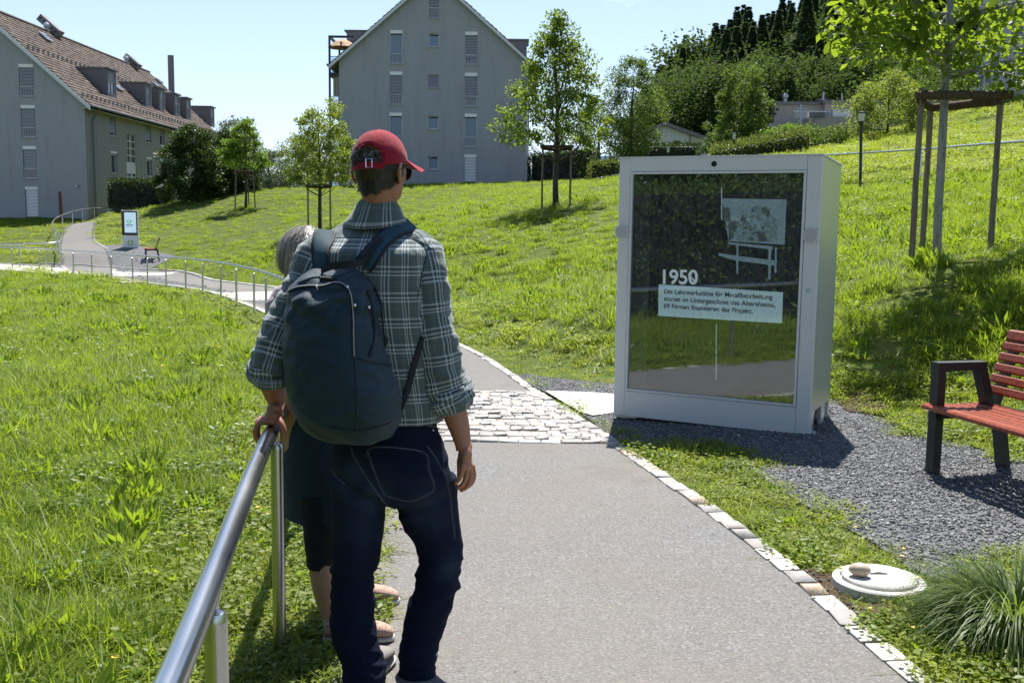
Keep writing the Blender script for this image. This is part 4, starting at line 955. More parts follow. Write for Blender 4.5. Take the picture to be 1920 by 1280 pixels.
# ---- houses at the foot of the wooded hill
def far_houses():
    Y = 88.0; a, b = at(1197, 286, Y), at(1336, 286, Y); bz = a[2]-1.5
    h = thing('white_gabled_house', 'low white house with a shallow grey gable roof below the woods', 'house', (a[0], Y, bz))
    ap = at(1246, 236, Y); le = at(1197, 255, Y); re = at(1336, 268, Y); W = b[0]-a[0]
    sq = at(1262, 268, Y), at(1274, 263.5, Y); wr = (sq[0][0]-a[0], at(1268, 275, Y)[2]-bz, at(1276, 268, Y)[0]-a[0], at(1268, 264, Y)[2]-bz)
    wr2 = (at(1307, 276, Y)[0]-a[0], at(1307, 277, Y)[2]-bz, at(1314, 276, Y)[0]-a[0], at(1307, 266, Y)[2]-bz)
    walled('gable_wall', M['wall_white'], h, (a[0], Y, bz), X3, Z3, [(0, 0), (W, 0), (W, re[2]-bz), (ap[0]-a[0], ap[2]-bz), (0, le[2]-bz)], [wr, wr2])
    for r_ in (wr, wr2): window(h, (a[0], Y, bz), X3, Z3, r_, 'small')
    m = MB()
    for p, q in ((le, ap), (ap, re)):
        d = (q-p); n_ = np.array([-d[2], 0, d[0]]); n_ /= np.linalg.norm(n_)
        if n_[2] < 0: n_ = -n_
        e = .4*d/np.linalg.norm(d); P0, P1 = (p-e if p is le else p), (q+e if q is re else q)
        m.prism([P0-Y3*.4, P1-Y3*.4, P1-Y3*.4+n_*.28, P0-Y3*.4+n_*.28], (0, 10, 0))
    m.build('roof', M['metal_sheet'], h); MB().box((a[0]+W/2, Y+9, bz+1.6), (W, .3, 3.2)).build('back_wall', M['wall_white'], h)
    m = MB().cyl((at(1294, 252, Y)[0], Y-.1, bz), (at(1294, 252, Y)[0], Y-.1, at(1294, 252, Y)[2]), .05, 6); m.build('downpipe', M['downpipe'], h)
    Y = 100.0; a, b = at(1297, 262, Y), at(1350, 225, Y)
    h = thing('white_cube_house', 'white flat topped house behind the low gabled one', 'house', (a[0], Y, a[2]-2))
    MB().box(((a[0]+b[0])/2, Y+4, (a[2]-2+b[2])/2), (b[0]-a[0], 8, b[2]-a[2]+2)).build('wall', M['wall_white'], h)
    MB().box(((a[0]+b[0])/2, Y+4, b[2]+.1), (b[0]-a[0]+.3, 8.3, .2)).build('roof', M['metal_sheet'], h)
    q = at(1325, 247, Y); MB().box((q[0], Y-.25, q[2]), (1.4, .5, 1.0)).build('balcony', M['wall_pale'], h)
    # beige terraced house
    Y = 92.0; bz = float(at(1640, 262, Y)[2])-1
    h = thing('terraced_house', 'beige flat roofed terraced house with a glazed balcony at the wood edge', 'house', (at(1450, 200, Y)[0], Y, bz))
    def bx(nm, u0, u1, v0, v1, y, d, m):
        p, q = at(u0, v1, y), at(u1, v0, y); return MB().box(((p[0]+q[0])/2, y+d/2, (p[2]+q[2])/2), (q[0]-p[0], d, q[2]-p[2])).build(nm, m, h)
    bx('upper_storey', 1451, 1545, 195, 240, Y+3, 8, M['wall_beige']); bx('upper_wing', 1545, 1700, 193, 240, Y+2.2, 9, M['wall_beige'])
    bx('roof_edge', 1449, 1547, 191.5, 195.5, Y+2.8, 8.4, M['metal_sheet']); bx('roof_edge', 1543, 1702, 189.5, 193, Y+2, 9.4, M['metal_sheet'])
    bx('lower_storey', 1525, 1745, 221, 264, Y, 6, M['wall_beige']); bx('lower_storey', 1440, 1525, 232, 270, Y+1, 6, M['wall_beige'])
    for (u0, u1, v0, v1, dy) in ((1495, 1513, 204, 216, 2.9), (1548, 1556, 208, 219, 2.1), (1561, 1600, 206, 222, 2.1)):
        f = bx('window', u0, u1, v0, v1, Y+dy, .12, M['frame_white']); p, q = at(u0+1.2, v1-1.2, Y+dy), at(u1-1.2, v0+1.2, Y+dy)
        MB().box(((p[0]+q[0])/2, Y+dy-.01, (p[2]+q[2])/2), (q[0]-p[0], .05, q[2]-p[2])).build('pane', M['pane_blue'] if u0 < 1550 else M['frame_white'], f)
    bx('terrace_opening', 1545, 1573, 241, 256, Y-.05, .1, M['dark']); bx('terrace_opening', 1590, 1600, 243, 252, Y-.05, .1, M['pane'])
    gl = bx('balcony_glass', 1490, 1549, 209.5, 221, Y-.3, .06, M['clear_glass']); bx('balcony_rail', 1488, 1550, 208.3, 209.6, Y-.35, .12, M['frame_white'])
    bx('chimney', 1536, 1551, 185, 193, Y+5, 1.2, M['metal_sheet']); q = at(1544, 173, Y+5); MB().cyl(q-Z3*.8, q, .12, 8).build('flue', M['rail_metal'], h)
    q = at(1472, 190, Y+6); MB().cyl(q-Z3*.3, q+Z3*.25, .2, 10).sphere(q+Z3*.45, .32, 8).build('flue_cowl', M['rail_metal'], h)
    q = at(1579, 175, Y+6); MB().cyl(q-Z3*1.0, q, .06, 6).build('mast', M['frame_white'], h)
    # pale building behind the near tree
    Y = 62.0; c = at(1826, 178, Y); bz = c[2]-3; zt = at(1826, -60, Y)[2]; ang = math.radians(-26); Rv = np.array([math.cos(ang), math.sin(ang), 0])
    h = thing('arched_window_building', 'pale grey building with arched and paired windows behind the staked tree', 'building', (c[0], c[1], bz))
    hh = zt-bz
    def ur(u0, u1, v0, v1):
        out = []
        Nn = np.cross(Rv, Z3)
        for u, v in ((u0, v1), (u1, v0)):
            d = ray(u, v); O = np.array([c[0], Y, bz]); t = np.dot(O-CAM, Nn)/np.dot(d, Nn); p = CAM+d*t-O; out += [np.dot(p, Rv), p[2]]
        return tuple(out)
    ws = [ur(1837, 1874, 122, 176), ur(1897, 1935, 92, 158), ur(1838, 1874, 40, 92), ur(1897, 1935, 12, 66)]
    walled('front_wall', M['wall_pale'], h, (c[0], Y, bz), Rv, Z3, [(0, 0), (14, 0), (14, hh), (0, hh)], ws, .3)
    Nn = np.cross(Rv, Z3)
    for k, (a0, b0, a1, b1) in enumerate(ws):
        R3 = np.stack([Rv, -Nn, Z3], 1); O = np.array([c[0], Y, bz]); ce = O+Rv*(a0+a1)/2+Z3*(b0+b1)/2
        w = MB().box(ce-Nn*.31, (a1-a0, .03, b1-b0), R3).build('window', M['pane'], h)
        m = MB()
        for t in (.22, .66): m.box(O+Rv*(a0+(a1-a0)*t)+Z3*(b0+b1)/2-Nn*.16, ((a1-a0)*.13, .22, b1-b0-.01), R3)
        m.build('mullion', M['wall_pale'], w)
        if k in (0, 2):
            m = MB(); arc = [(math.cos(q), math.sin(q)) for q in np.linspace(0, PI, 13)]; wd = (a1-a0)/2; r = wd
            pts = [(a1-(a1-a0)/2+wd*x, b1-.62*wd+.62*wd*y) for x, y in arc]
            for (q0, q1) in zip(pts[:-1], pts[1:]):
                m.prism([O+Rv*q0[0]+Z3*q0[1]-Nn*.02, O+Rv*q1[0]+Z3*q1[1]-Nn*.02, O+Rv*q1[0]+Z3*(b1+.02)-Nn*.02, O+Rv*q0[0]+Z3*(b1+.02)-Nn*.02], -Nn*.2)
            m.build('arch', M['wall_pale'], w)
        MB().box(O+Rv*(a0+a1)/2+Z3*(b0-.08)+Nn*.03, (a1-a0+.3, .16, .16), R3).build('sill', M['frame_grey'], w)
    side = np.cross(Z3, Rv)
    MB().box(np.array([c[0], Y, bz])+side*5.0+Rv*.16+Z3*hh/2, (.3, 9.7, hh), np.stack([Rv, side, Z3], 1)).build('side_wall', M['wall_pale'], h)
    MB().box(np.array([c[0], Y, bz])+Rv*7+side*5+Z3*(hh+.15), (14.8, 10.6, .3), np.stack([Rv, side, Z3], 1)).build('roof', M['metal_sheet'], h)
far_houses()

# ---------------------------------------------------------------- handrails
def handrail(name, label, pts, posts, r=.021, pr=.021, cap=True, group=None):
    p0 = pts[0]; h = thing(name, label, 'handrail', (p0[0], p0[1], th(p0[0], p0[1])), 0, group)
    MB().tube(pts, r, 14 if r > .02 else 8).build('rail', M['steel'], h, smooth=True)
    for (x, y, zt) in posts:
        z0 = th(x, y)-.10; m = MB()
        if cap: m.lathe([(pr, 0), (pr, zt-z0-.085), (pr*.99, zt-z0-.08), (pr*.80, zt-z0-.066), (.007, zt-z0-.058), (.007, zt-z0)], (x, y, z0), 16)
        else: m.cyl((x, y, z0), (x, y, zt), pr, 8)
        o = m.build('post', M['steel'], h); shade_auto(o, 35)
    return h
HR = .88
_pp = resample(bez(RAILXY, 240), .2); _pp = _pp[_pp[:,1] > -1.5]
RAIL3 = np.c_[_pp, TH(_pp[:,0], _pp[:,1])+HR]
_sm = RAIL3[:,2].copy()
for _ in range(500): _sm[1:-1] = (_sm[:-2]+_sm[1:-1]*2+_sm[2:])/4
RAIL3[:,2] = _sm
def rail_at_y(y):
    k = np.argmin(abs(RAIL3[:,1]-y)); return RAIL3[k]
_posts = [(*rail_at_y(y)[:2], rail_at_y(y)[2]-.015) for y in (.25, 1.87, 3.42, 5.1, 6.9, 8.7, 10.5, 12.3, 14.0, 15.7)]
for u, v, d in [(500,600,18.6),(474,589,20.3),(444,578,22.3),(412,566,24.0),(380,554.5,25.8),(349,545,27.6),(318,537,29.3),(286,532,30.7),(250,527,32),(208,520,34.4),(172,515,36.5),(134,512.5,37.8),(97,511,39),(63,507.5,40.0),(22,506,41)]:
    k = np.argmin(abs(RAIL3[:,1]-d)); _posts.append((RAIL3[k,0], RAIL3[k,1], RAIL3[k,2]-.015))
RR = .0245
handrail('handrail', 'long brushed steel handrail the man holds, curving along the path to the far left', RAIL3, _posts, RR, .0235)
# loop rail round the side path
_lp = [(-30,459.5,42),(27,457.5,42),(70,456,42),(100,455.2,42.3),(113,451,43),(115,446,44.5),(110,438,47),(103,432,50),(97.5,421.5,54),(104,410,58),(124,400.5,62),(155,392.6,65.5),(197,389.8,68),(247,390,70),(305,389.7,71),(330,389.8,71.5)]
_lw = bez([at(u, v, d) for u, v, d in _lp], 160)
_lpp = [(35.5,457,42.1),(86,456,42.2),(111,450,43.3),(114,447,44.2),(108,437,47.5),(105,433,49.5),(98.5,425,53),(117,404,60.5),(136,397.5,63.4),(155,392.8,65.6),(177,391,67),(203,390,68.3),(226,390,69.3),(267,390,70.3)]
handrail('loop_handrail', 'steel handrail looping round the side path in front of the left house', _lw, [(*at(u, v, d)[:2], at(u, v, d)[2]-.02) for u, v, d in _lpp], .028, .026)
_rp = [at(u, v, d) for u, v, d in [(1400,297,37),(1545,291,34),(1617,287,31),(1728,280,27),(1800,274,23.5),(1873,268.5,21),(1990,259,17.5)]]
handrail('slope_handrail', 'steel handrail crossing the grassy slope behind the kiosk', bez(_rp, 60), [(*at(u, v, d)[:2], at(u, v, d)[2]-.02) for u, v, d in [(1617,287,31),(1728,280,27),(1873,268.5,21),(1450,295,36)]], .026, .024)
_wp = [at(u, v, d) for u, v, d in [(1117.5,334.5,56),(1135,331.5,57),(1158,327.5,58),(1200,320,60)]]
handrail('hilltop_handrail', 'short steel handrail beside the distant woman in white', _wp, [(*at(u, v, d)[:2], at(u, v, d)[2]-.02) for u, v, d in [(1118,334.5,56),(1123,333.5,56.3),(1135.5,331.4,57),(1148.5,329,57.6)]], .03, .03)

# ---------------------------------------------------------------- the screen kiosk
def text_mesh(body, size, name, mat, parent, O, Rv, Uv, bold=.0, spacing=1.0, tilt=0.0, align='LEFT', extrude=.0006):
    cu = bpy.data.curves.new(name, 'FONT'); cu.body = body; cu.size = size; cu.offset = bold; cu.space_character = spacing; cu.extrude = extrude; cu.align_x = align
    o = bpy.data.objects.new(name, cu); COL.objects.link(o); bpy.context.view_layer.update()
    me = bpy.data.meshes.new_from_object(o.evaluated_get(bpy.context.evaluated_depsgraph_get())); bpy.data.objects.remove(o)
    me.materials.clear(); n = len(me.vertices); co = np.empty(n*3, np.float32); me.vertices.foreach_get('co', co); co = co.reshape(-1, 3)
    Rv, Uv, O = (np.array(q, float) for q in (Rv, Uv, O)); Nn = np.cross(Rv, Uv); w = np.array(wl(parent)) if parent is not None else np.zeros(3)
    co = O + co[:,:1]*Rv + co[:,1:2]*Uv + co[:,2:]*Nn - w
    me.vertices.foreach_set('co', co.astype(np.float32).ravel()); me.update()
    o = link_mesh(name, me, mat, parent); WL[o.name] = wl(parent); return o
def kiosk():
    z0 = th(1.6, 8.0)-.0
    A = atz(1149.9, 776.7, -.045); B = atz(1517.6, 816.7, -.045); ex = B-A; ex[2] = 0; W = np.linalg.norm(ex); ex /= W
    ey = np.array([-ex[1], ex[0], 0]); O = np.array([A[0], A[1], min(A[2], B[2])]); Hh = 2.05; D = .725
    # true height from the picture
    Hh = float(at(1159, 297.6, A[1])[2]-O[2]); 
    k = thing('screen_kiosk', 'tall white painted metal kiosk with a dark glazed screen showing the year 1950', 'information kiosk', O)
    R3 = np.stack([ex, ey, Z3], 1)
    def P(x, y, z): return O + ex*x + ey*y + Z3*z
    def uvl(u, v, y):     # local x, z of a picture point on the plane y
        d = ray(u, v); Pl = P(0, y, 0); t = np.dot(Pl-CAM, ey)/np.dot(d, ey); q = CAM+d*t-O; return np.dot(q, ex), q[2]
    xl, zt = uvl(1185.5, 327, 0); xr, zt2 = uvl(1506, 324.8, 0); xl2, zb = uvl(1178, 728.6, 0); xr2, zb2 = uvl(1488, 756.6, 0)
    xl, xr, zt, zb = (xl+xl2)/2, (xr+xr2)/2, (zt+zt2)/2, (zb+zb2)/2
    fr = MB(); th_ = .035
    # front sheet: four pieces butted end to end
    fr.box(P(xl/2-.012, th_/2, Hh/2), (xl-.024, th_, Hh), R3, bev=.004); fr.box(P((xr+W)/2+.012, th_/2, Hh/2), (W-xr-.024, th_, Hh), R3, bev=.004)
    fr.box(P((xl+xr)/2, th_/2, (zt+Hh)/2+.012), (xr-xl+.045, th_-.001, Hh-zt-.024), R3); fr.box(P((xl+xr)/2, th_/2, zb/2-.012), (xr-xl+.045, th_-.001, zb-.024), R3)
    fr.build('front_frame', M['alu_paint'], k)
    bd = MB(); t = .022
    for c, d in (((xl-t/2+.0, (zt+zb)/2), (t-.003, zt-zb+2*t)), ((xr+t/2, (zt+zb)/2), (t-.003, zt-zb+2*t)), (((xl+xr)/2, zt+t/2), (xr-xl, t-.003)), (((xl+xr)/2, zb-t/2), (xr-xl, t-.003))):
        bd.box(P(c[0], .012, c[1]), (d[0], .03, d[1]), R3, bev=.002)
    bd.build('glazing_bead', M['alu_paint'], k)
    MB().box(P((xl+xr)/2, .018, (zt+zb)/2), (xr-xl, .006, zt-zb), R3).build('glass_pane', M['glass'], k)
    # right and left side sheets with foot notches, back, roof
    for x, nm in ((W-.012, 'side_panel'), (.012, 'side_panel')):
        pr = [(th_+.002, 0.0), (.12, 0.0), (.12, .12), (.16, .17), (.40, .17), (.40, .0), (.52, .0), (.52, .17), (.66, .17), (.66, 0), (D, 0), (D, Hh-.045), (th_+.002, Hh-.003)]
        m = MB(); m.prism([P(x-.012, y, z) for y, z in pr], ex*.024); m.build(nm, M['alu_panel'], k)
    MB().box(P(W/2, D-.012, Hh/2+.04), (W-.05, .024, Hh-.2), R3).build('back_panel', M['alu_paint'], k)
    rf = MB(); rf.prism([P(-.006, -.004, Hh+.001), P(W+.006, -.004, Hh+.001), P(W+.006, D+.006, Hh-.042), P(-.006, D+.006, Hh-.042)], Z3*.012); rf.build('roof_sheet', M['alu_paint'], k)
    for x in (.07, W-.07):
        for y in (.10, D-.1): 
            m = MB(); m.box(P(x, y, .07), (.07, .07, .24), R3); m.box(P(x+.02, y, -.005), (.20, .16, .03), R3); m.build('foot', M['alu_paint'], k)
    # inside
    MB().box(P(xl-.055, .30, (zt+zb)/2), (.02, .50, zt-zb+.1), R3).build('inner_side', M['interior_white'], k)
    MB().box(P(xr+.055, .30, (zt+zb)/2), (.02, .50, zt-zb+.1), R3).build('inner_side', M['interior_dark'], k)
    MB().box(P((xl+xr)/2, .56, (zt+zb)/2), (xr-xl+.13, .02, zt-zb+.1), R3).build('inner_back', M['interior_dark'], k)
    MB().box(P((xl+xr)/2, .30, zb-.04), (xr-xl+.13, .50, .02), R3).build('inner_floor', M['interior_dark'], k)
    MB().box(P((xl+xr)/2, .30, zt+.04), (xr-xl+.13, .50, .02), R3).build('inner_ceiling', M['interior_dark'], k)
    c0 = uvl(1216, 500, .2)[0]; MB().box(P((xl-.04+c0)/2, .2, (zt+zb)/2), (c0-xl+.04, .02, zt-zb+.08), R3).build('side_column', M['interior_white'], k)
    # lens, speakers, status ring
    lx, lz = uvl(1339, 307.5, 0)
    m = MB(); m.tube([P(lx, .003, lz), P(lx, -.006, lz)], .021, 20); c = m.build('camera_eye', M['black_gloss'], k); MB().tube([P(lx, -.004, lz), P(lx, -.009, lz)], .008, 12).build('lens', M['pane'], c)
    for u, v in ((1166, 434), (1520, 441)):
        sx, sz = uvl(u, v, 0); m = MB(); m.tube([P(sx, .003, sz), P(sx, -.008, sz), P(sx, -.010, sz)], [.058, .058, .052], 28); s = m.build('speaker', M['speaker'], k); shade_auto(s, 30)
        m = MB(); rg = [P(sx+.056*math.cos(a), -.009, sz+.056*math.sin(a)) for a in np.linspace(0, 2*PI, 28, endpoint=False)]; m.tube(rg, .0035, 6, closed=True); m.build('rim', M['alu_paint'], s)
        for a in range(4):
            q = a*PI/2+PI/4; m = MB(); m.tube([P(sx+.066*math.cos(q), -.001, sz+.066*math.sin(q)), P(sx+.066*math.cos(q), -.005, sz+.066*math.sin(q))], .0035, 8); m.build('screw', M['interior_dark'], s)
    gx, gz = uvl(1516, 545, 0); m = MB(); m.tube([P(gx+.013*math.cos(a), -.001, gz+.013*math.sin(a)) for a in np.linspace(.3, 2*PI-.3, 20)], .004, 6); m.build('logo_ring', M['logo_teal'], k)
    # transparent display behind the glass
    yD = .115
    def rect(name, u0, u1, v0, v1, mat, y=yD, par=k, quad=None):
        c = [uvl(u, v, y) for u, v in (quad or ((u0, v1), (u1, v1), (u1, v0), (u0, v0)))]
        return MB().prism([P(x, y, z) for x, z in c], ey*.004).build(name, mat, par)
    scr = rect('display', 0, 0, 0, 0, M['lcd_ghost_glass'], .135, k, ((1234, 700), (1468, 722), (1477, 348), (1238, 349)))
    rect('photo_area', 0, 0, 0, 0, M['lcd_photo'], yD+.010, scr, ((1347, 515.5), (1466, 521), (1474, 374), (1350, 372))) if False else None
    ph = rect('old_photograph', 0, 0, 0, 0, M['lcd_photo'], yD+.006, k, ((1366, 452), (1471, 459), (1474.5, 374), (1353, 372)))
    def shape(pts, mat, y, nm='photo_shape', par=ph): return MB().prism([P(x, y, z) for x, z in (uvl(u, v, y) for u, v in pts)], ey*.001).build(nm, mat, par)
    y1 = yD+.003
    # dim silhouette of a seated worker at a machine
    shape([(1353,388),(1369,390),(1369,413),(1386,417),(1382,428),(1375,446),(1366,452),(1366,417),(1353,413)], M['lcd_dark'], y1)
    shape([(1409,391),(1413,391),(1413,410),(1409,410)], M['lcd_dark'], y1); shape([(1417,386),(1424,384),(1428,398),(1424,418),(1418,412)], M['lcd_mid'], y1); shape([(1412,390),(1417,388),(1418,412),(1411,412)], M['lcd_mid'], y1)
    shape([(1427,389),(1434,387),(1443,392),(1445,402),(1439,408),(1433,400),(1427,402)], M['lcd_dark'], y1)          # head and cap
    shape([(1438,408),(1446,404),(1456,411),(1459,424),(1457,446),(1446,455),(1436,452),(1432,438),(1424,434),(1416,433),(1428,426),(1434,415)], M['lcd_mid'], y1)  # back and arm
    shape([(1390,404),(1397,400),(1401,408),(1408,412),(1412,420),(1420,424),(1414,432),(1392,430),(1386,420)], M['lcd_dark'], y1-.001)
    shape([(1378,432),(1419,434),(1430,447),(1424,454),(1380,450)], M['lcd_mid'], y1); shape([(1416,433),(1434,436),(1440,452),(1424,454)], M['lcd_dark'], y1-.001)
    rg = random.Random(9); bits = [MB(), MB(), MB()]
    for _ in range(150):
        cu, cv = rg.gauss(1406, 20), rg.gauss(420, 17); w_, h_ = rg.uniform(.8, 5), rg.uniform(.8, 6)
        if not (1357 < cu < 1466 and 378 < cv < 450): continue
        k_ = rg.choice([0, 1, 1, 2]); c_ = [uvl(u, v, y1-.002-.0004*k_) for u, v in ((cu-w_, cv+h_*.4), (cu+w_, cv+h_*.5), (cu+w_*.8, cv-h_*.5), (cu-w_*.9, cv-h_*.4))]
        bits[k_].prism([P(x, y1-.002-.0004*k_-.00001*_, z) for x, z in c_], ey*.0002)
    for b_, m_ in zip(bits, ('lcd_dark', 'lcd_mid', 'lcd_photo')): tag(b_.build('photo_grain', M[m_], ph), kind='stuff')
    # the pale work bench below the photograph
    for q in ([(1366,454),(1449,462),(1449,468),(1366,458)], [(1348,474),(1370,478),(1458,489),(1452,498),(1378,488),(1347,479)], [(1381,460),(1384.5,460),(1384,513),(1380.5,513)], [(1441,467),(1446,467),(1444.5,524),(1440.5,524)], [(1453,463),(1456.5,463),(1455.5,512),(1452,512)]):
        shape(q, M['lcd_photo'], yD+.004, 'bench_image', k)
    rect('picture_line', 1352, 1353.6, 350, 412, M['lcd_line']); rect('picture_line', 1342, 1343.4, 606, 711, M['lcd_line'])
    tb = rect('text_box', 0, 0, 0, 0, M['lcd_text_box'], yD, k, ((1234, 592), (1466, 606), (1468, 548), (1235, 533)))
    def line(body, u0, v0, u1, v1, cap_h, nm, mat, par, bold):
        """set a line of text from its left baseline to its right end"""
        y = yD-.003; a, b = uvl(u0, v0, y), uvl(u1, v1, y); A_, B_ = P(a[0], y, a[1]), P(b[0], y, b[1]); rv = (B_-A_)/np.linalg.norm(B_-A_)
        o = text_mesh(body, 1.0, nm, mat, par, (0,0,0), X3, Z3, 0)
        co = np.empty(len(o.data.vertices)*3, np.float32); o.data.vertices.foreach_get('co', co); w = (co.reshape(-1, 3)[:,0].max() + wl(par)[0]); bpy.data.objects.remove(o)
        L = np.linalg.norm(B_-A_); s = L/w; 
        if cap_h: s = cap_h
        return text_mesh(body, s, nm, mat, par, A_, rv, np.cross(-ey, rv)*-1 if np.cross(-ey, rv)[2] < 0 else np.cross(-ey, rv), bold*s)
    line('1950', 1236.5, 531.5, 1307.5, 532.5, 0, 'year_lettering', M['lcd_year'], k, .02)
    line('Die Lehrwerkst\u00e4tte f\u00fcr Metallbearbeitung', 1244.5, 550, 1448, 561, 0, 'lettering', M['lcd_ink'], tb, .020)
    line('startet im Untergeschoss des Altersheims,', 1244.5, 563.5, 1453.5, 576, 0, 'lettering', M['lcd_ink'], tb, .020)
    line('69 Firmen finanzieren das Projekt.', 1244, 577, 1411, 587.5, 0, 'lettering', M['lcd_ink'], tb, .020)
    y = yD-.004; sl = uvl(1285, 512, y), uvl(1306, 531, y)
    c0, c1 = uvl(1290.5, 513.5, y), uvl(1303, 528, y); a, b = P(c0[0], y, c0[1]), P(c1[0], y, c1[1]); MB().tube([a, b], .006, 6).build('zero_stroke', M['lcd_year'], k)
    return k, O, ex, ey, W, D, Hh
g = G('lcd_ghost_glass'); M['lcd_ghost_glass'] = g.done(g.n('MixShader', {0: .16, 1: g.n('BsdfTransparent', {'Color': (.93, .95, .95, 1)}).outputs[0], 2: g.bsdf((.05, .06, .065), .4)}).outputs[0])
KIOSK, KO, KEX, KEY, KW, KD, KH = kiosk()

# ---------------------------------------------------------------- screen pillar far left
def logo(parent, c, r, mat, Rv, name='logo'):
    """ring of two facing brackets, open at the top and the bottom"""
    Uv = Z3; Nn = np.cross(Rv, Uv); m = MB()
    for s in (-1, 1):
        pts = [(s*.30, .95), (s*.85, .50), (s*1.0, 0), (s*.72, -.55), (s*.18, -1.0)]
        for (a, b) in zip(pts[:-1], pts[1:]):
            a, b = np.array(a), np.array(b); ia, ib = a*.58, b*.58
            m.prism([c+Rv*q[0]*r+Uv*q[1]*r for q in (a, b, ib, ia)], Nn*.004)
    return m.build(name, mat, parent)
def totem():
    d = 45.5; a, b = at(230, 466.5, d), at(259.5, 466.5, d); gz = th((a[0]+b[0])/2, d); W = b[0]-a[0]; zt = at(244, 394.5, d)[2]
    t = thing('screen_pillar', 'slim white pillar with a black framed screen and a green ring logo beside the side path', 'information pillar', ((a[0]+b[0])/2, d, gz)); cx = (a[0]+b[0])/2; H = zt-gz
    MB().box((cx, d+.06, gz+H/2-.1), (W, .12, H+.2), bev=.01).build('body', M['alu_paint'], t)
    zs = at(244, 441, d)[2]; bz = MB().box((cx-.01, d-.012, (zs+zt)/2-.01), (W-.02, .03, zt-zs-.02)).build('bezel', M['black_gloss'], t)
    s0, s1 = at(234.5, 436, d), at(255, 398.5, d); sc = MB().box(((s0[0]+s1[0])/2, d-.030, (s0[2]+s1[2])/2), (s1[0]-s0[0], .008, s1[2]-s0[2])).build('screen', M['totem_screen'], t)
    logo(sc, np.array([*at(243, 415.3, d)[:1], d-.036, at(243, 415.3, d)[2]]), .10, M['totem_green'], X3)
    q = at(243, 421.8, d); m = MB()
    for i, w in enumerate((.05, .055, .04, .06, .05, .055)): m.box((q[0]-.135+i*.054, d-.036, q[2]), (.036, .004, .05))
    for i in range(5): m.box((q[0]-.12+i*.054, d-.036, q[2]-.06), (.03, .004, .028))
    m.build('lettering', M['totem_ink'], sc)
    g_ = at(244.5, 455, d); logo(t, np.array([g_[0], d-.006, g_[2]]), .13, M['logo_green'], X3)
totem()

# ---------------------------------------------------------------- benches
def bench(name, label, P0, dv, lv, L, arm, seat_h=.45, depth=.46, n_seat=7, n_back=6):
    """P0 ground point under the front corner; dv front to back, lv along the bench"""
    P0 = np.array(P0, float); dv = np.array([*dv, 0.]); dv /= np.linalg.norm(dv); lv = np.array([*lv, 0.]); lv /= np.linalg.norm(lv)
    b = thing(name, label, 'bench', P0); R3 = np.stack([lv, dv, Z3], 1)
    def P(l, d, z): return P0 + lv*l + dv*d + Z3*z
    for l0 in (.0, L-.07) if L < 1.2 else (.0, L-.07):
        m = MB(); w = .075
        def bar(p, q, tk=.055):
            p, q = np.array(p), np.array(q); a = q-p; a /= np.linalg.norm(a); s = np.cross(lv, a); h = tk/2
            m.prism([p-s*h, q-s*h, q+s*h, p+s*h], lv*w)
        bar(P(l0, .03, -.05), P(l0, .03, seat_h-.04 if not arm else .665)); bar(P(l0, depth+.10, -.05), P(l0, depth+.02, seat_h-.045))
        bar(P(l0, .0, seat_h-.062), P(l0, depth, seat_h-.062), .045)
        if arm: bar(P(l0, .00, .69), P(l0, depth-.11, .69), .052); bar(P(l0, depth-.135, .668), P(l0, depth-.06, seat_h-.02))
        m.build('leg_frame', M['anthracite'], b)
        m = MB(); bar(P(l0, depth-.02, seat_h-.04), P(l0, depth+.15, .90), .03); m.build('back_post', M['anthracite'], b)
    sw = depth/n_seat
    for i in range(n_seat):
        x = -.02 + sw*(i+.5); z = seat_h-.006*math.sin(i/(n_seat-1)*PI)*1.5; w = sw*.86 if i else sw*1.25
        m = MB().box(P(L/2-.0, x-(.01 if i == 0 else 0), z-.018), (L+.06, w, .036), R3, bev=.012); o = m.build('slat', M['bench_wood'], b); shade_auto(o, 30)
    tilt = math.atan2(.17, .45)
    for i in range(n_back):
        s = .035 + i*(.46-.03)/n_back; p = P(L/2, depth-.045+s*math.sin(tilt), seat_h+.035+s*math.cos(tilt)+.02); hgt = (.46/n_back)*(.74 if i < n_back-1 else .92)
        m = MB().box(p, (L+.02, .026, hgt), R3 @ rotx(-tilt), bev=.010); o = m.build('slat', M['bench_wood'], b); shade_auto(o, 30)
    return b
_b = ground(1733, 888); bench('park_bench', 'red slatted wooden bench with dark metal armrests on the gravel', _b, (.97, .245), (.245, -.97), 1.75, True)
_b2 = np.array([*at(272.5, 473.5, 43.5)[:2], 0]); _b2[2] = th(_b2[0], _b2[1]); bench('park_bench', 'small red and dark bench on the far gravel beside the screen pillar', _b2, (.95, .32), (.32, -.95), 1.05, False)

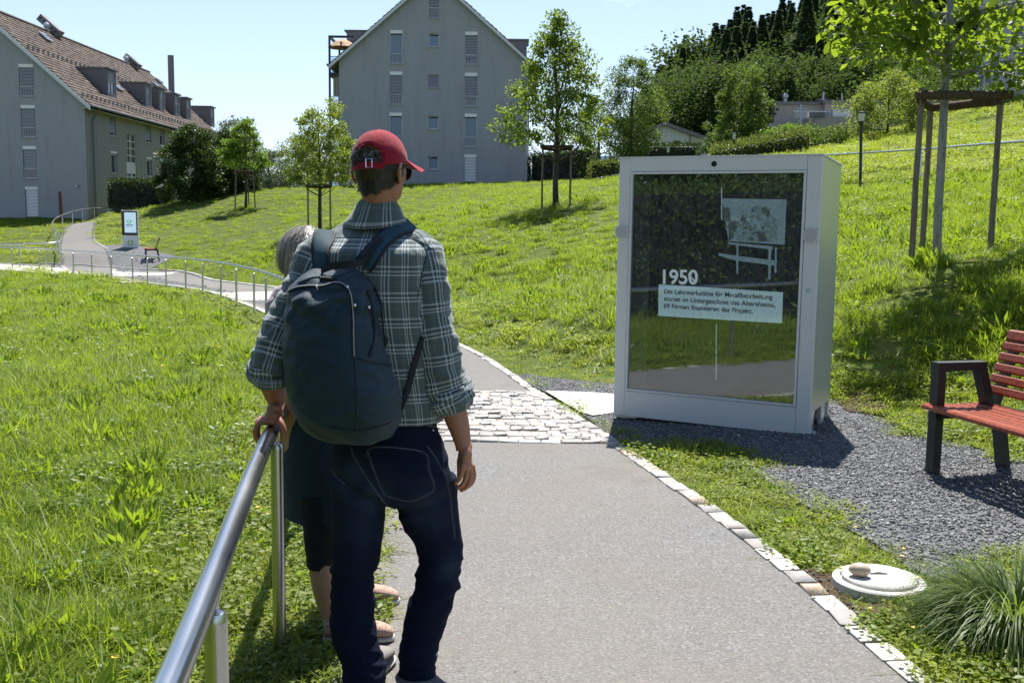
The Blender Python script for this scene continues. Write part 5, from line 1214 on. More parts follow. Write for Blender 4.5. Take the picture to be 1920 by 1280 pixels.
# ---------------------------------------------------------------- manhole, stone, lamps, posts
def small_things():
    c = ground(1647, 1103); c[2] -= .028; r = .195
    t = thing('manhole_cover', 'round pale concrete shaft cover standing proud of the grass by the kerb', 'manhole', c)
    m = MB(); m.lathe([(r, -.05), (r, .068), (r-.006, .074), (r-.030, .074), (r-.034, .058), (.0, .058)], c, 56); o = m.build('ring', M['concrete'], t); shade_auto(o, 40)
    m = MB(); m.lathe([(r-.040, .050), (r-.040, .083), (r-.048, .090), (0, .092)], c, 56); o = m.build('lid', M['concrete'], t); shade_auto(o, 40)
    m = MB(); m.box(c+np.array([.0, .012, .0925]), (.075, .020, .004)); o2 = m.build('grip_slot', M['interior_dark'], o)
    m = MB(); m.tube([c+np.array([-.033, .012, .092]), c+np.array([0, .010, .099]), c+np.array([.033, .012, .092])], .005, 8); m.build('grip', M['concrete'], o)
    s = atz(1611, 1079, c[2]+.092); m = MB(); m.sphere((0,0,0), (.047, .033, .030), 20)
    rr = random.Random(4); V = np.array(m.v); V *= (1+.05*np.sin(V[:,:1]*60+1)+.04*np.cos(V[:,2:]*80)); m.v = [tuple(p) for p in (V @ rotz(-.25).T + s + np.array([0, 0, .028]))]
    o = m.build('stone', M['river_stone'], smooth=True); tag(o, 'smooth tan stone with yellow marks lying on the round concrete cover', 'stone')
    for (u, vb, vt, d, lab, hs) in ((1613, 352, 209, 30, 'black lamp post with a pale cylindrical head in front of the slope handrail', 1.0), (1377, 296, 249, 56, 'small lamp post with a pale head before the curved bright hedge', 1.0), (1253, 300, 276, 70, 'tiny lamp head by the dark clipped hedge of the white house', .9)):
        p = at(u, vb, d); q = at(u+ (3 if u == 1613 else 0), vt, d); g0 = th(p[0], p[1]); zt = q[2]; k = (zt-max(p[2], g0-.2)); sc = hs*min(1.0, .38*d/30*.9+.3)
        l = thing('lamp_post', lab, 'street lamp', (p[0], p[1], min(p[2], g0))); b0 = np.array([p[0], p[1], min(p[2], g0)-.1])
        hh = (.34 if u == 1613 else .42)
        MB().cyl(b0, (q[0], p[1], zt-hh), .04 if u == 1613 else .06, 10).build('pole', M['anthracite'], l)
        m = MB(); m.lathe([(.05, zt-hh-.04), (.07, zt-hh+.02), (.08, zt-hh+.06)], (q[0], p[1], 0), 14); m.build('collar', M['anthracite'], l)
        m = MB(); m.lathe([(.075, zt-hh+.06), (.105, zt-.05)], (q[0], p[1], 0), 14); o = m.build('lamp_glass', M['lamp_glass'], l); shade_auto(o)
        m = MB(); m.lathe([(.125, zt-.06), (.125, zt-.02), (.03, zt)], (q[0], p[1], 0), 14); m.build('lid', M['anthracite'], l)
    p = at(1502, 268, 62); q = at(1502, 194, 62); l = thing('lamp_post', 'tall slim grey street lamp in front of the terraced house', 'street lamp', (p[0], p[1], p[2]-.8))
    MB().cyl(p-Z3*.8, q, .06, 8).build('pole', M['rail_metal'], l); MB().box(q+np.array([.22, 0, 0]), (.6, .18, .1)).build('lamp_head', M['metal_sheet'], l)
    p = at(303, 386, 64); q = at(302, 349, 64); l = thing('lamp_post', 'small path lamp with a pale bell shade in front of the dark hedge', 'street lamp', (p[0], p[1], p[2]-.3))
    MB().cyl(p-Z3*.5, q, .05, 8).build('pole', M['navy_steel'], l); m = MB(); m.lathe([(.24, q[2]-.08), (.13, q[2]+.08), (.04, q[2]+.26)], (q[0], q[1], 0), 12); o = m.build('lamp_shade', M['rail_metal'], l); shade_auto(o)
    p = at(114.5, 417, 64); q = at(110.5, 359, 64); m = MB(); m.prism([p+X3*-.09, p+X3*.12, q+X3*.10, q+X3*-.05], Y3*.14); o = m.build('marker_post', M['maroon']); tag(o, 'slim maroon marker post standing before the left house wall', 'post')
    p = at(689, 343, 69.5); p2 = at(791, 342, 69.4); m = MB(); m.cyl(p2-Z3*.3, p2+Z3*.65, .03, 6); o = m.build('vent_pipe', M['rail_metal']); tag(o, 'thin grey pipe at the foot of the middle block', 'pipe')
    # flat stone slab in the meadow edge
    p = ground(252, 531); o = MB().box(p+Z3*.01, (.9, .35, .06)).build('stone_slab', M['concrete']); tag(o, 'flat pale slab in the meadow edge below the far handrail', 'slab')
small_things()
def tree_support(base, h, w, label, three=True, lean=0.0):
    """timber frame: three stakes tied by cross rails"""
    base = np.array(base, float); t = thing('tree_support', label, 'tree support', base)
    pts = [(-w/2, -.12), (w/2, -.16), (-.06, w*.62)]
    for i, (x, y) in enumerate(pts):
        g0 = th(base[0]+x, base[1]+y); r = .036*(w/.94)
        zt = base[2]+h+(.06 if i < 2 else -.02)
        k = 7; P_ = [np.array([base[0]+x+lean*(1-s)*(-1 if i == 0 else 1)+random.uniform(-.004,.004), base[1]+y, g0-.15+(zt-g0+.15)*s]) for s in np.linspace(0, 1, k)]
        o = MB().tube(P_, [r*random.uniform(.95, 1.05) for _ in P_], 10).build('stake', M['stake_wood'], t); shade_auto(o, 40)
    z = base[2]+h-.03; T = [np.array([base[0]+x, base[1]+y, z]) for x, y in pts]
    for i, j in ((0, 1), (1, 2), (2, 0)):
        d = T[j]-T[i]; d /= np.linalg.norm(d); off = np.cross(d, Z3)*-.0 ; rr = .052*(w/.94)
        e = .09 if i == 0 else .03; side = np.array([0, -.07, 0]) if i == 0 else np.zeros(3)
        a, b = T[i]-d*e+side+Z3*(.0 if i == 0 else -.045), T[j]+d*e+side+Z3*(.02 if i == 0 else -.05)
        o = MB().tube([a, a*.7+b*.3+Z3*.004, a*.3+b*.7, b], [rr, rr*1.05, rr*.98, rr], 10).build('cross_rail', M['stake_cross'], t); shade_auto(o, 40)
    m = MB()
    for x, y in pts[:2]: 
        a = np.array([base[0]+x, base[1]+y, base[2]+h+.04]); c = np.array([base[0], base[1]+.03, base[2]+h+.0]); m.tube([a, a*.5+c*.5-Z3*.008, c], .012, 6)
    m.build('tie_band', M['webbing'], t)
    return t

# ---------------------------------------------------------------- meadow, lawn strips, gravel stones
def kiosk_rect(m=.1): return np.array([(KO+KEX*x+KEY*y)[:2] for x, y in ((-m,-m),(KW+m,-m),(KW+m,KD+m),(-m,KD+m))])
MAN_C = ground(1647, 1103)
NEAR_RAIL = RAIL3[:,:2][::3]
RIGHT_LINE = RIGHT[::2]; LEFT_LINE = LEFT[::2]
HEDGE_LINE = None
def free(x, y, pad=0.0):
    ok = ~inpoly(x, y, PATH_POLY) & ~inpoly(x, y, BR_POLY) & ~(inpoly(x, y, GRAVEL_POLY) & (dist_line(x, y, np.vstack([GRAVEL_POLY, GRAVEL_POLY[:1]])) > .07+.09*np.sin(x*7+y*5)+.07*np.sin(x*19-y*13))) & ~inpoly(x, y, APRON_POLY) & ~inpoly(x, y, FARGRAVEL_POLY) & ~inpoly(x, y, kiosk_rect()) & (np.hypot(x-MAN_C[0], y-MAN_C[1]) > .24)
    ok &= ~((np.hypot(x, y) < .5))
    ok &= dist_line(x, y, RIGHT_LINE) > .14
    ok &= ~((y > 69.8) & (x < -29)) & ~((y > 69.9) & (x > -12) & (x < 1.2))
    return ok
def sample(dens_bands, a0=-43, a1=43, seed=1):
    rng = np.random.default_rng(seed); X = []; Y = []
    for r0, r1, dn in dens_bands:
        n = int(.5*math.radians(a1-a0)*(r1*r1-r0*r0)*dn); r = np.sqrt(rng.uniform(r0*r0, r1*r1, n)); a = np.radians(rng.uniform(a0, a1, n)); X.append(r*np.sin(a)); Y.append(r*np.cos(a))
    return np.concatenate(X), np.concatenate(Y)
def fnoise(x, y, s, seed=0):
    rng = np.random.default_rng(seed); out = 0
    for k in range(5):
        a = rng.uniform(0, 2*PI); f = s*(1.0+.7*k); p = rng.uniform(0, 6.3, 2); out = out + np.sin((x*math.cos(a)+y*math.sin(a))*f+p[0])*np.cos((-x*math.sin(a)+y*math.cos(a))*f*.8+p[1])/(1+.5*k)
    return out
_r = np.random.default_rng(11)
TALL = [blades(130, .18, .05, .15, .0095, _r, .70, .9, name='grass_tuft') for _ in range(5)] + [blades(90, .18, .07, .19, .008, _r, .75, 1.0, name='grass_tuft') for _ in range(2)]
SHORT = [blades(150, .17, .025, .085, .008, _r, .85, .8, 'grass_short', name='lawn_tuft') for _ in range(4)] + [clover(90, .16, .06, .026, _r, 'grass_short') for _ in range(3)] + [clover(70, .14, .07, .030, _r) for _ in range(1)]
WEED = [weed(44, .12, .095, .030, _r, up=.7) for _ in range(3)] + [weed(26, .10, .14, .026, _r, up=1.0) for _ in range(1)] + [clover(90, .16, .11, .032, _r) for _ in range(4)]
DRY = [blades(14, .16, .2, .5, .003, _r, .35, .7, 'grass_dry', name='dry_stalk')]
C_TALL, C_SHORT, C_WEED, C_DRY = src_coll('tall', TALL), src_coll('short', SHORT), src_coll('weed', WEED), src_coll('dry', DRY)
def zone(x, y):
    """mean sward height: 0 bare .. 1 tall meadow"""
    dl = dist_line(x, y, NEAR_RAIL); dr = dist_line(x, y, RIGHT_LINE); left = x < np.interp(y, RAIL3[:,1][::8], RAIL3[:,0][::8])
    h = np.ones_like(x)
    nearl = np.where(left, np.clip((dl-.28-.22*fnoise(x, y, 1.7, 3)*.5)/.55, 0, 1), 1); nearl = np.where(left, nearl, np.clip((dl-.45)/.5, 0, 1)*(dr > 0)); nearl = np.where(~left & (dl > 1.2), 1, nearl); h = np.where(y < 34, np.minimum(h, nearl), h)
    rt = ~left; h = np.where(rt & (y < 22), np.minimum(h, np.clip((dr-.55-.3*fnoise(x, y, .9, 5))/1.3, 0.0, 1)), h)
    gd = dist_line(x, y, np.vstack([GRAVEL_POLY, GRAVEL_POLY[:1]])); h = np.where(rt & (y < 22), np.minimum(h, np.clip((gd-.25-.25*fnoise(x, y, 1.1, 8))/1.1, 0, 1)), h)
    lobe = rt & (dr < 1.3) & (y < 7.6) & (y > -2); h = np.where(lobe, np.minimum(h, .12+.10*fnoise(x, y, 2.2, 9)), h)
    # mown upper slope beyond the slope handrail, mown hill crest
    mown = (y > 17) & (x > 8) & (y > 34-1.25*(x-8)) ; h = np.where(mown, .30, h)
    bp = np.minimum(dist_line(x, y, BL_), dist_line(x, y, BR_)); h = np.where(y > 36, np.minimum(h, np.clip((bp-.5)/2.5, .12, 1)), h)
    return np.clip(h, 0, 1)
BANDS = [(.9, 4, 120), (4, 7, 75), (7, 11, 40), (11, 18, 19), (18, 28, 9.5), (28, 45, 4.6), (45, 80, 2.2)]
x, y = sample(BANDS, seed=2); k = free(x, y); x, y = x[k], y[k]; hz_ = zone(x, y); d_ = np.hypot(x, y); z = TH(x, y)
rr = _r.random(len(x)); big = 1+np.clip((d_-8)/22, 0, 1.5)
tall = (rr < hz_*1.05) & (hz_ > .22); n = fnoise(x, y, .55, 4)
def put(name, m, coll, ncoll, sc, label, tilt=.1):
    n_ = int(m.sum()); return scatter(name, np.c_[x[m], y[m], z[m]], _r.uniform(0, 6.28, n_), sc[m]*_r.uniform(.75, 1.25, n_), _r.integers(0, ncoll, n_), coll, label, 'grass', _r.normal(0, tilt, n_))
mow = (hz_ < .34) & (hz_ > .26)
put('meadow_grass', tall, C_TALL, len(TALL), (.50+.40*hz_+.14*n)*big**.32, 'tall sunlit meadow grass covering both slopes')
lawn = ~tall & ((hz_ > .03) | (rr < .45)) & ((~inpoly(x, y, SOIL_POLY)) | (rr < .12))
put('lawn_grass', lawn, C_SHORT, len(SHORT), np.where(mow, 1.4, 1.0)*(.8+.5*hz_)*big, 'short trodden grass and clover along path and gravel')
wn = fnoise(x, y, .9, 6)+.5*fnoise(x, y, 2.6, 7)
weeds = (hz_ > .10) & (d_ > 0) & (_r.random(len(x)) < np.clip(.26+.30*(wn-.3), .08, .75)) & ~mow & (d_ < 40)
put('meadow_weeds', weeds, C_WEED, len(WEED), (.50+.45*hz_)*big**.6, 'broad leaved weeds and clover clumps growing in the meadow', .15)
dry = (hz_ > .6) & (_r.random(len(x)) < .015) & ~mow & (d_ < 40); put('dry_stalks', dry, C_DRY, 1, .8*np.ones_like(x), 'dry seed stalks standing in the meadow')
# behind the camera (seen in the kiosk glass)
x, y = sample([(1, 10, 10), (10, 34, 3)], 43, 317, 5); k = free(x, y); x, y = x[k], y[k]; z = TH(x, y); hz_ = zone(x, y)
put('rear_meadow', hz_ > .15, C_TALL, len(TALL), (.5+.6*hz_)*1.4, 'meadow grass behind the photographer, mirrored in the kiosk glass')
# extra low growth in the verge beside kerb and gravel
x, y = sample([(1.2, 4.5, 170), (4.5, 9.5, 110)], -20, 38, 15); k = free(x, y); x, y = x[k], y[k]; hz_ = zone(x, y); k = (hz_ < .5) & ~inpoly(x, y, SOIL_POLY); x, y, hz_ = x[k], y[k], hz_[k]; z = TH(x, y)
k = _r.random(len(x)) < .25+.75*(fnoise(x, y, 2.0, 12) > -.3); x, y, z, hz_ = x[k], y[k], z[k], hz_[k]
put('verge_growth', hz_ > -1, C_SHORT, len(SHORT), .75+.6*hz_+.25*np.clip(fnoise(x, y, 1.6, 14), -.5, 1), 'low trodden grass and clover in the verge beside kerb and gravel')
k = _r.random(len(x)) < .16; x, y, z, hz_ = x[k], y[k], z[k], hz_[k]; put('verge_weeds', hz_ > -1, C_WEED, len(WEED), .42+.25*hz_, 'small broad leaved weeds in the verge beside the kerb', .15)
# wild flowers
def flower_mesh(m, r, h):
    b = MB(); b.tube([(0, 0, 0), (.01, 0, h)], .0015, 4); i = []
    for q in range(6): a = q*PI/3; b.add([(.01, 0, h), (.01+r*math.cos(a-.4), r*math.sin(a-.4), h+.004), (.01+r*1.2*math.cos(a), r*1.2*math.sin(a), h+.006), (.01+r*math.cos(a+.4), r*math.sin(a+.4), h+.004)], [(0, 1, 2, 3)], 1)
    return b.build('flower', [M['grass_weed'], m])
C_FL = src_coll('flowers', [flower_mesh(M['flower_yellow'], .014, .10), flower_mesh(M['flower_white'], .010, .22), flower_mesh(M['flower_white'], .012, .16)])
fx, fy = sample([(1.5, 9, 2.2), (9, 40, 1.0)], -30, 32, 9); k = free(fx, fy); fx, fy = fx[k], fy[k]; n_ = len(fx)
scatter('wild_flowers', np.c_[fx, fy, TH(fx, fy)], _r.uniform(0, 6, n_), np.where(np.hypot(fx, fy) > 9, 1.5, .8), _r.choice([1, 1, 2, 2, 2, 2, 1, 2, 0], n_), C_FL, 'scattered small white and yellow wild flowers in the grass', 'flowers')
yf = np.array([ground(u, v) for u, v in [(1690,1052),(1687,1066),(1718,1108),(1708,1206),(1628,1168),(1735,1190),(500,985),(466,717),(1600,1010),(1848,812)]])
scatter('yellow_flowers', yf, np.zeros(len(yf)), np.full(len(yf), .62), np.zeros(len(yf)), C_FL, 'few yellow buttercups by the kerb and the gravel', 'flowers')
# loose gravel stones
def pebble(seed):
    rg = np.random.default_rng(seed); bm = bmesh.new(); bmesh.ops.create_icosphere(bm, subdivisions=1, radius=.5)
    for v in bm.verts: v.co = Vector((v.co.x*rg.uniform(.8, 1.3), v.co.y*rg.uniform(.6, 1.0), v.co.z*rg.uniform(.45, .8)))
    me = bpy.data.meshes.new('pebble'); bm.to_mesh(me); bm.free(); me.materials.append(M['pebble']); o = bpy.data.objects.new('pebble', me); COL.objects.link(o); return o
C_PB = src_coll('pebbles', [pebble(i) for i in range(5)])
gxy = []
for poly, dn, s in ((GRAVEL_POLY, 2000, 1), (FARGRAVEL_POLY, 16, 4.0)):
    x0, y0 = poly.min(0); x1, y1 = poly.max(0); n_ = int((x1-x0)*(y1-y0)*dn); a = _r.uniform(x0, x1, n_); b = _r.uniform(y0, y1, n_); kk = inpoly(a, b, poly) & ~inpoly(a, b, APRON_POLY) & ((b > 3.6) | (s > 1)); gxy.append(np.c_[a[kk], b[kk], np.full(kk.sum(), s)])
# strays over the gravel border
a = _r.uniform(.3, 4, 9000); b = _r.uniform(3.5, 10, 9000); kk = free(a, b) & (dist_line(a, b, np.vstack([GRAVEL_POLY, GRAVEL_POLY[:1]])) < .16*_r.random(9000)**1.5*2) & ~inpoly(a, b, GRAVEL_POLY); gxy.append(np.c_[a[kk], b[kk], np.ones(kk.sum())])
a = _r.uniform(1, 2, 500); b = _r.uniform(3.4, 5, 500); kk = inpoly(a, b, SOIL_POLY); gxy.append(np.c_[a[kk], b[kk], np.full(kk.sum(), .8)])
a = _r.uniform(-.9, 1.6, 260); b = _r.uniform(2.5, 12, 260); kk = inpoly(a, b, PATH_POLY); gxy.append(np.c_[a[kk], b[kk], np.full(kk.sum(), .45)])
gxy = np.vstack(gxy); n_ = len(gxy); print('pebbles', n_)
scatter('gravel_stones', np.c_[gxy[:,0], gxy[:,1], TH(gxy[:,0], gxy[:,1])+.014], _r.uniform(0, 6.28, n_), gxy[:,2]*_r.choice([.011, .015, .019, .023, .030], n_, p=[.22, .30, .28, .15, .05])*1.05, _r.integers(0, 5, n_), C_PB, 'loose blue grey gravel chippings round kiosk and bench', 'gravel', _r.normal(0, .5, n_))

# ---------------------------------------------------------------- trees and shrubs
RADII = {'round': lambda t: np.sqrt(np.clip(1-(2*t-1)**2, 0, 1)), 'cone': lambda t: (1-t)**.85, 'pear': lambda t: np.minimum(1, t/.10+.62)*(1-t)**.80, 'dome': lambda t: np.sqrt(np.clip(1-t*t, 0, 1)),
         'egg': lambda t: np.clip(np.sin(PI*np.clip(t*.9+.08, 0, 1))**.7, 0, 1), 'spread': lambda t: np.clip(1.0-.55*t, .2, 1)*np.minimum(1, t/.1+.5)}
def tree(name, label, cat, base, H, z0, R, shape, L, ncl, per, mat, trunk_r, seed, clr=.28, bark='bark', group=None, limbs=16, asp=.55, ry=None, up=.2, flat=.8, lean=(0, 0)):
    """trunk with limbs running to leaf clumps spread unevenly through the crown"""
    rng = np.random.default_rng(seed); base = np.array(base, float); t = thing(name, label, cat, base, 0, group)
    f = RADII[shape]; tt = []
    while len(tt) < ncl:
        q = rng.random(); 
        if rng.random() < f(np.array(q))+.05: tt.append(q)
    tt = np.array(tt); a = rng.uniform(0, 2*PI, ncl); rad = f(tt)*(rng.uniform(.18, 1, ncl)**.5)*rng.normal(1, .13, ncl); ry = ry or R
    C = np.stack([base[0]+lean[0]*tt+R*rad*np.cos(a), base[1]+lean[1]*tt+ry*rad*np.sin(a), base[2]+z0+(H-z0)*tt], 1)
    cr = clr*rng.uniform(.6, 1.35, ncl); n = ncl*per; ci = np.repeat(np.arange(ncl), per)
    P = C[ci] + rand_dirs(n, rng)*(rng.random(n)**.45)[:,None]*cr[ci][:,None]*np.array([1.12, 1.12, 1.12*flat])
    out = (P-np.array([base[0], base[1], base[2]+(z0+H)*.45])); out /= (np.linalg.norm(out, axis=1)[:,None]+1e-6)
    D = out*.5 + rand_dirs(n, rng) + np.array([0, 0, up-.35]); N_ = rand_dirs(n, rng)*.75 + np.array([0, 0, .8])
    V, F = leaf_arrays(P, D, N_, L*rng.uniform(.65, 1.25, n), L*asp*rng.uniform(.7, 1.2, n), .16)
    m = MB(); zt = base[2]+z0+(H-z0)*.86; k = 7
    sway = rng.normal(0, .012*H, (k, 2)); sway[0] = 0
    tp = [np.array([base[0]+lean[0]*s*.8+sway[i,0]*s, base[1]+lean[1]*s*.8+sway[i,1]*s, base[2]-.15+(zt-base[2]+.15)*s]) for i, s in enumerate(np.linspace(0, 1, k))]
    m.tube(tp, [trunk_r*(1.25 if i == 0 else 1)*(1-s)**.8+trunk_r*.12 for i, s in enumerate(np.linspace(0, 1, k))], 9)
    tpz = np.array(tp)
    for j in range(min(limbs, ncl)):
        c = C[j]; zs = base[2]+max(z0*.72, (c[2]-base[2])*.62); s0 = np.array([np.interp(zs, tpz[:,2], tpz[:,0]), np.interp(zs, tpz[:,2], tpz[:,1]), zs])
        md = s0*.5+c*.5+np.array([0, 0, -.10*np.linalg.norm(c-s0)]); r0 = trunk_r*.42*(1-.6*(zs-base[2])/H)
        m.tube([s0, s0*.6+md*.4, md, c], [r0, r0*.8, r0*.55, r0*.18], 6)
    m.build('trunk', M[bark], t, smooth=True)
    np_mesh('crown', V, F, M[mat], t)
    return t
def hedge(name, label, cat, quad, h, L, n, mat, seed, rnd=.06, bright=None, zoff=0):
    """clipped hedge: leaves packed over the faces of a block standing on four ground corners"""
    rng = np.random.default_rng(seed); q = [np.array([p[0], p[1], (p[2] if len(p) > 2 else th(p[0], p[1]))+zoff]) for p in quad]; c = np.mean(q, 0); t = thing(name, label, cat, c)
    core = MB(); ins = [c+(p-c)*.93 for p in q]; core.loft([[p-Z3*.4 for p in ins], [p+Z3*(h-.08) for p in ins]]); core.build('dark_core', M['dark'], t)  # solid near-black block filling the hedge behind its leaves
    per = np.array([np.linalg.norm(q[(i+1) % 4]-q[i]) for i in range(4)]); ar = np.r_[per*h, per[0]*per[1]]; pk = rng.choice(5, n, p=ar/ar.sum()); s, u = rng.random(n), rng.random(n); P = np.zeros((n, 3)); O = np.zeros((n, 3))
    for i in range(4):
        k = pk == i; a, b = q[i], q[(i+1) % 4]; P[k] = a+(b-a)*s[k][:,None]+Z3*h*u[k][:,None]; o = np.cross(b-a, Z3); o /= np.linalg.norm(o); 
        if np.dot(o, (a+b)/2-c) < 0: o = -o
        O[k] = o
    k = pk == 4; P[k] = (q[0]*((1-s)*(1-u))[k][:,None]+q[1]*(s*(1-u))[k][:,None]+q[2]*(s*u)[k][:,None]+q[3]*((1-s)*u)[k][:,None])+Z3*h; O[k] = Z3
    P = P+rng.normal(0, rnd, (n, 3)); D = O+rand_dirs(n, rng)*.9; V, F = leaf_arrays(P, D, rand_dirs(n, rng)+O, L*rng.uniform(.6, 1.3, n), L*.6, .15)
    np_mesh('foliage', V, F, M[mat], t); return t

# staked young trees
p = ground(1042, 389); tree('pear_tree', 'young pear tree with upright branches in a timber frame in front of the middle block', 'tree', p, 6.35, 2.10, 2.15, 'pear', .125, 175, 70, 'leaf_pear', .085, 21, .30, limbs=40, up=.55)
tree_support(p, 2.02, .94, 'timber frame of three stakes round the pear tree')
p = ground(600, 433); tree('apple_tree', 'young loose crowned apple tree in a timber frame behind the grey haired woman', 'tree', p, 5.3, 2.0, 1.8, 'spread', .12, 120, 80, 'leaf_apple', .065, 22, .30, limbs=30, up=.45)
tree_support(p, 1.9, .94, 'timber frame of three stakes under the loose crowned apple tree')
p = ground(461, 390); tree('lime_tree', 'slim bright green young tree in a timber frame before the dark bushes', 'tree', p, 4.9, 2.2, 1.55, 'cone', .13, 80, 90, 'leaf_lime', .07, 23, .34, limbs=20, flat=.4)
tree_support(p, 2.0, .94, 'leaning timber frame of three stakes under the slim bright green tree', lean=.10)
# near walnut-like tree
def near_tree():
    p = ground(1757, 485); t = thing('walnut_tree', 'near young tree with a smooth pale trunk and large drooping leaves in a timber frame', 'tree', p); rng = np.random.default_rng(5)
    tp = [at(1755, 500, p[1]), at(1757, 470, p[1]), at(1759, 400, p[1]), at(1765, 300, p[1]), at(1770, 200, p[1]), at(1774, 120, p[1]), at(1779, 60, p[1]), at(1784, -40, p[1]), at(1786, -200, p[1])]
    m = MB(); m.tube(bez(tp, 40), list(np.interp(np.linspace(0, 1, len(bez(tp, 40))), [0, .06, .12, .6, .8, 1], [.085, .062, .050, .045, .038, .018])), 14)
    tips = []; bz = bez(tp, 40)
    spec = [(182,-1,10),(140,-150,95),(120,150,95),(150,230,120),(110,-190,50),(60,-185,-20),(40,250,30),(-20,-170,-120),(100,40,-1),(80,-120,70),(20,-195,50),(-80,60,-200),(-100,-120,-230),(130,190,160),(90,-200,100)]
    for v0, du, dv in spec:
        k = np.argmin([abs(((CAM-CAM)[2])+ (b[2]-at(1770, v0, p[1])[2])) for b in bz]); s = bz[k]; yy = rng.uniform(-1.3, 1.0)
        e = at(1775+du, v0-60+dv*.6 if dv < 0 else dv, p[1]+yy); 
        if dv == -1: e = s+np.array([.2, -1.2, .3])
        md = s*.5+e*.5+Z3*rng.uniform(.02, .22); br = bez([s, md, e], 14); m.tube(br, list(np.linspace(.022, .006, len(br))), 7); L_ = np.linalg.norm(e-s)
        for f in np.linspace(.3, 1, max(4, int(L_/.17))):
            q = br[min(len(br)-1, int(f*(len(br)-1)))]
            for _ in range(2):
                d = rand_dirs(1, rng)[0]*np.array([1, 1, .5]); tw = q+d*rng.uniform(.10, .28); m.tube([q, q*.5+tw*.5+Z3*.02, tw], [.005, .004, .002], 5); tips.append((tw, d))
    m.build('trunk', M['bark_pale'], t, smooth=True)
    P = []; D = []
    for tw, d in tips:
        for _ in range(rng.integers(9, 15)):
            P.append(tw+rng.normal(0, .085, 3)); D.append(d*.5+rand_dirs(1, rng)[0]*.8+np.array([0, 0, -.35]))
    P = np.array(P); D = np.array(D); n = len(P); L_ = rng.uniform(.07, .135, n)
    # leaf outline: ten-sided blade folded along the midrib
    def leaf_mesh(sd):
        r = np.random.default_rng(sd); o = [(0, 0), (.18, .22), (.45, .30), (.75, .20), (1, 0)]; V = [(x_, 0, .02*math.sin(x_*3)) for x_, _ in o]; c = r.uniform(.25, .45)
        for s in (1, -1): V += [(x_, s*w_, .35*w_*c+.10*(x_-.5)**2*-1) for x_, w_ in o[1:-1]]
        F = [(0, 5, 1), (1, 5, 6, 2), (2, 6, 7, 3), (3, 7, 4), (0, 1, 8), (1, 2, 9, 8), (2, 3, 10, 9), (3, 4, 10)]
        me = bpy.data.meshes.new('leaf'); me.from_pydata(V, [], F); me.materials.append(M['leaf_walnut']); me.polygons.foreach_set('use_smooth', np.ones(len(F), bool)); return me
    LM = [leaf_mesh(i) for i in range(5)]
    def pxv(q):
        w_ = q-CAM; zc = w_ @ VIEW_F; return 960+FPX*w_[0]/zc, 640-FPX*(w_ @ VIEW_U)/zc
    sc = np.array([pxv(q) for q in P]); vis = (sc[:,1] > -20) & (sc[:,0] < 1940); order = np.argsort(np.where(vis, P[:,1]-L_*8, 1e6)); keep = order[:300]; rest = order[300:]
    w = np.array(wl(t)); b0 = []
    N_ = rand_dirs(n, rng)*.6+np.array([0, 0, .7])
    for i in keep:
        o = bpy.data.objects.new('leaf', LM[i % 5]); COL.objects.link(o); o.parent = t; d = D[i]/np.linalg.norm(D[i]); s = np.cross(N_[i], d); s /= np.linalg.norm(s); u = np.cross(d, s)
        o.matrix_local = Matrix.Translation(Vector(P[i]-w)) @ Matrix(np.stack([d, s, u], 1).tolist()).to_4x4() @ Matrix.Scale(L_[i]*1.15, 4)
    V, F = leaf_arrays(P[rest], D[rest], N_[rest], L_[rest]*1.15, L_[rest]*.62, .18); tag(np_mesh('foliage', V, F, M['leaf_walnut'], t), kind='stuff')
    print('near leaves', n, 'visible', vis.sum())
    tree_support(np.array([at(1773, 480, p[1])[0], p[1], p[2]-.02]), 1.87, .88, 'large near timber frame of three stakes round the pale trunked tree')
near_tree()
# unstaked trees and shrubs of the middle distance
def gxyz(u, d, z=None):
    q = at(u, 400, d); return np.array([q[0], q[1], th(q[0], q[1]) if z is None else z])
def hgt(u, v, d, b): return float(at(u, v, d)[2]-b[2])
b = gxyz(368, 62); tree('dark_bush', 'large dark green spreading bush beside the left house', 'bush', b, hgt(360, 240, 62, b), .1, 2.25, 'dome', .17, 170, 130, 'leaf_dark', .12, 31, .42, limbs=10)
b = gxyz(430, 64); tree('dark_bush', 'dark round bush behind the slim bright young tree', 'bush', b, hgt(430, 252, 64, b), .1, 2.0, 'dome', .17, 140, 120, 'leaf_dark', .12, 32, .42, limbs=10)
b = gxyz(442, 74); tree('silver_tree', 'silvery leaved tree rising behind the dark bushes', 'tree', b, hgt(440, 224, 74, b), .8, 2.2, 'egg', .16, 110, 75, 'leaf_silver', .14, 33, .5, limbs=18)
b = gxyz(505, 72); tree('silver_tree', 'low silvery shrub between dark bush and apple tree', 'shrub', b, hgt(505, 285, 72, b), .2, 2.1, 'dome', .15, 90, 75, 'leaf_silver', .10, 34, .45, limbs=10)
b = gxyz(560, 76); tree('broad_shrub', 'mid green shrub mass left of the balcony tower', 'shrub', b, hgt(560, 262, 76, b), .2, 2.6, 'dome', .17, 110, 75, 'leaf_mid', .10, 35, .5, limbs=8)
b = gxyz(470, 82); tree('dark_fir', 'dark narrow fir peeping over the silvery tree', 'tree', b, hgt(470, 226, 82, b), .4, 1.2, 'cone', .22, 70, 60, 'needle', .12, 36, .4, limbs=6)
b = gxyz(620, 92); tree('broad_tree', 'green tree behind the balcony tower', 'tree', b, hgt(615, 232, 92, b), 1.2, 3.0, 'egg', .22, 90, 70, 'leaf_mid', .16, 37, .7, limbs=10)
b = gxyz(1180, 58); tree('ash_tree', 'loose grey green tree right of the pear tree', 'tree', b, hgt(1180, 106, 58, b), 1.2, 1.75, 'egg', .13, 150, 100, 'leaf_mid', .11, 38, .42, limbs=34, up=.4)
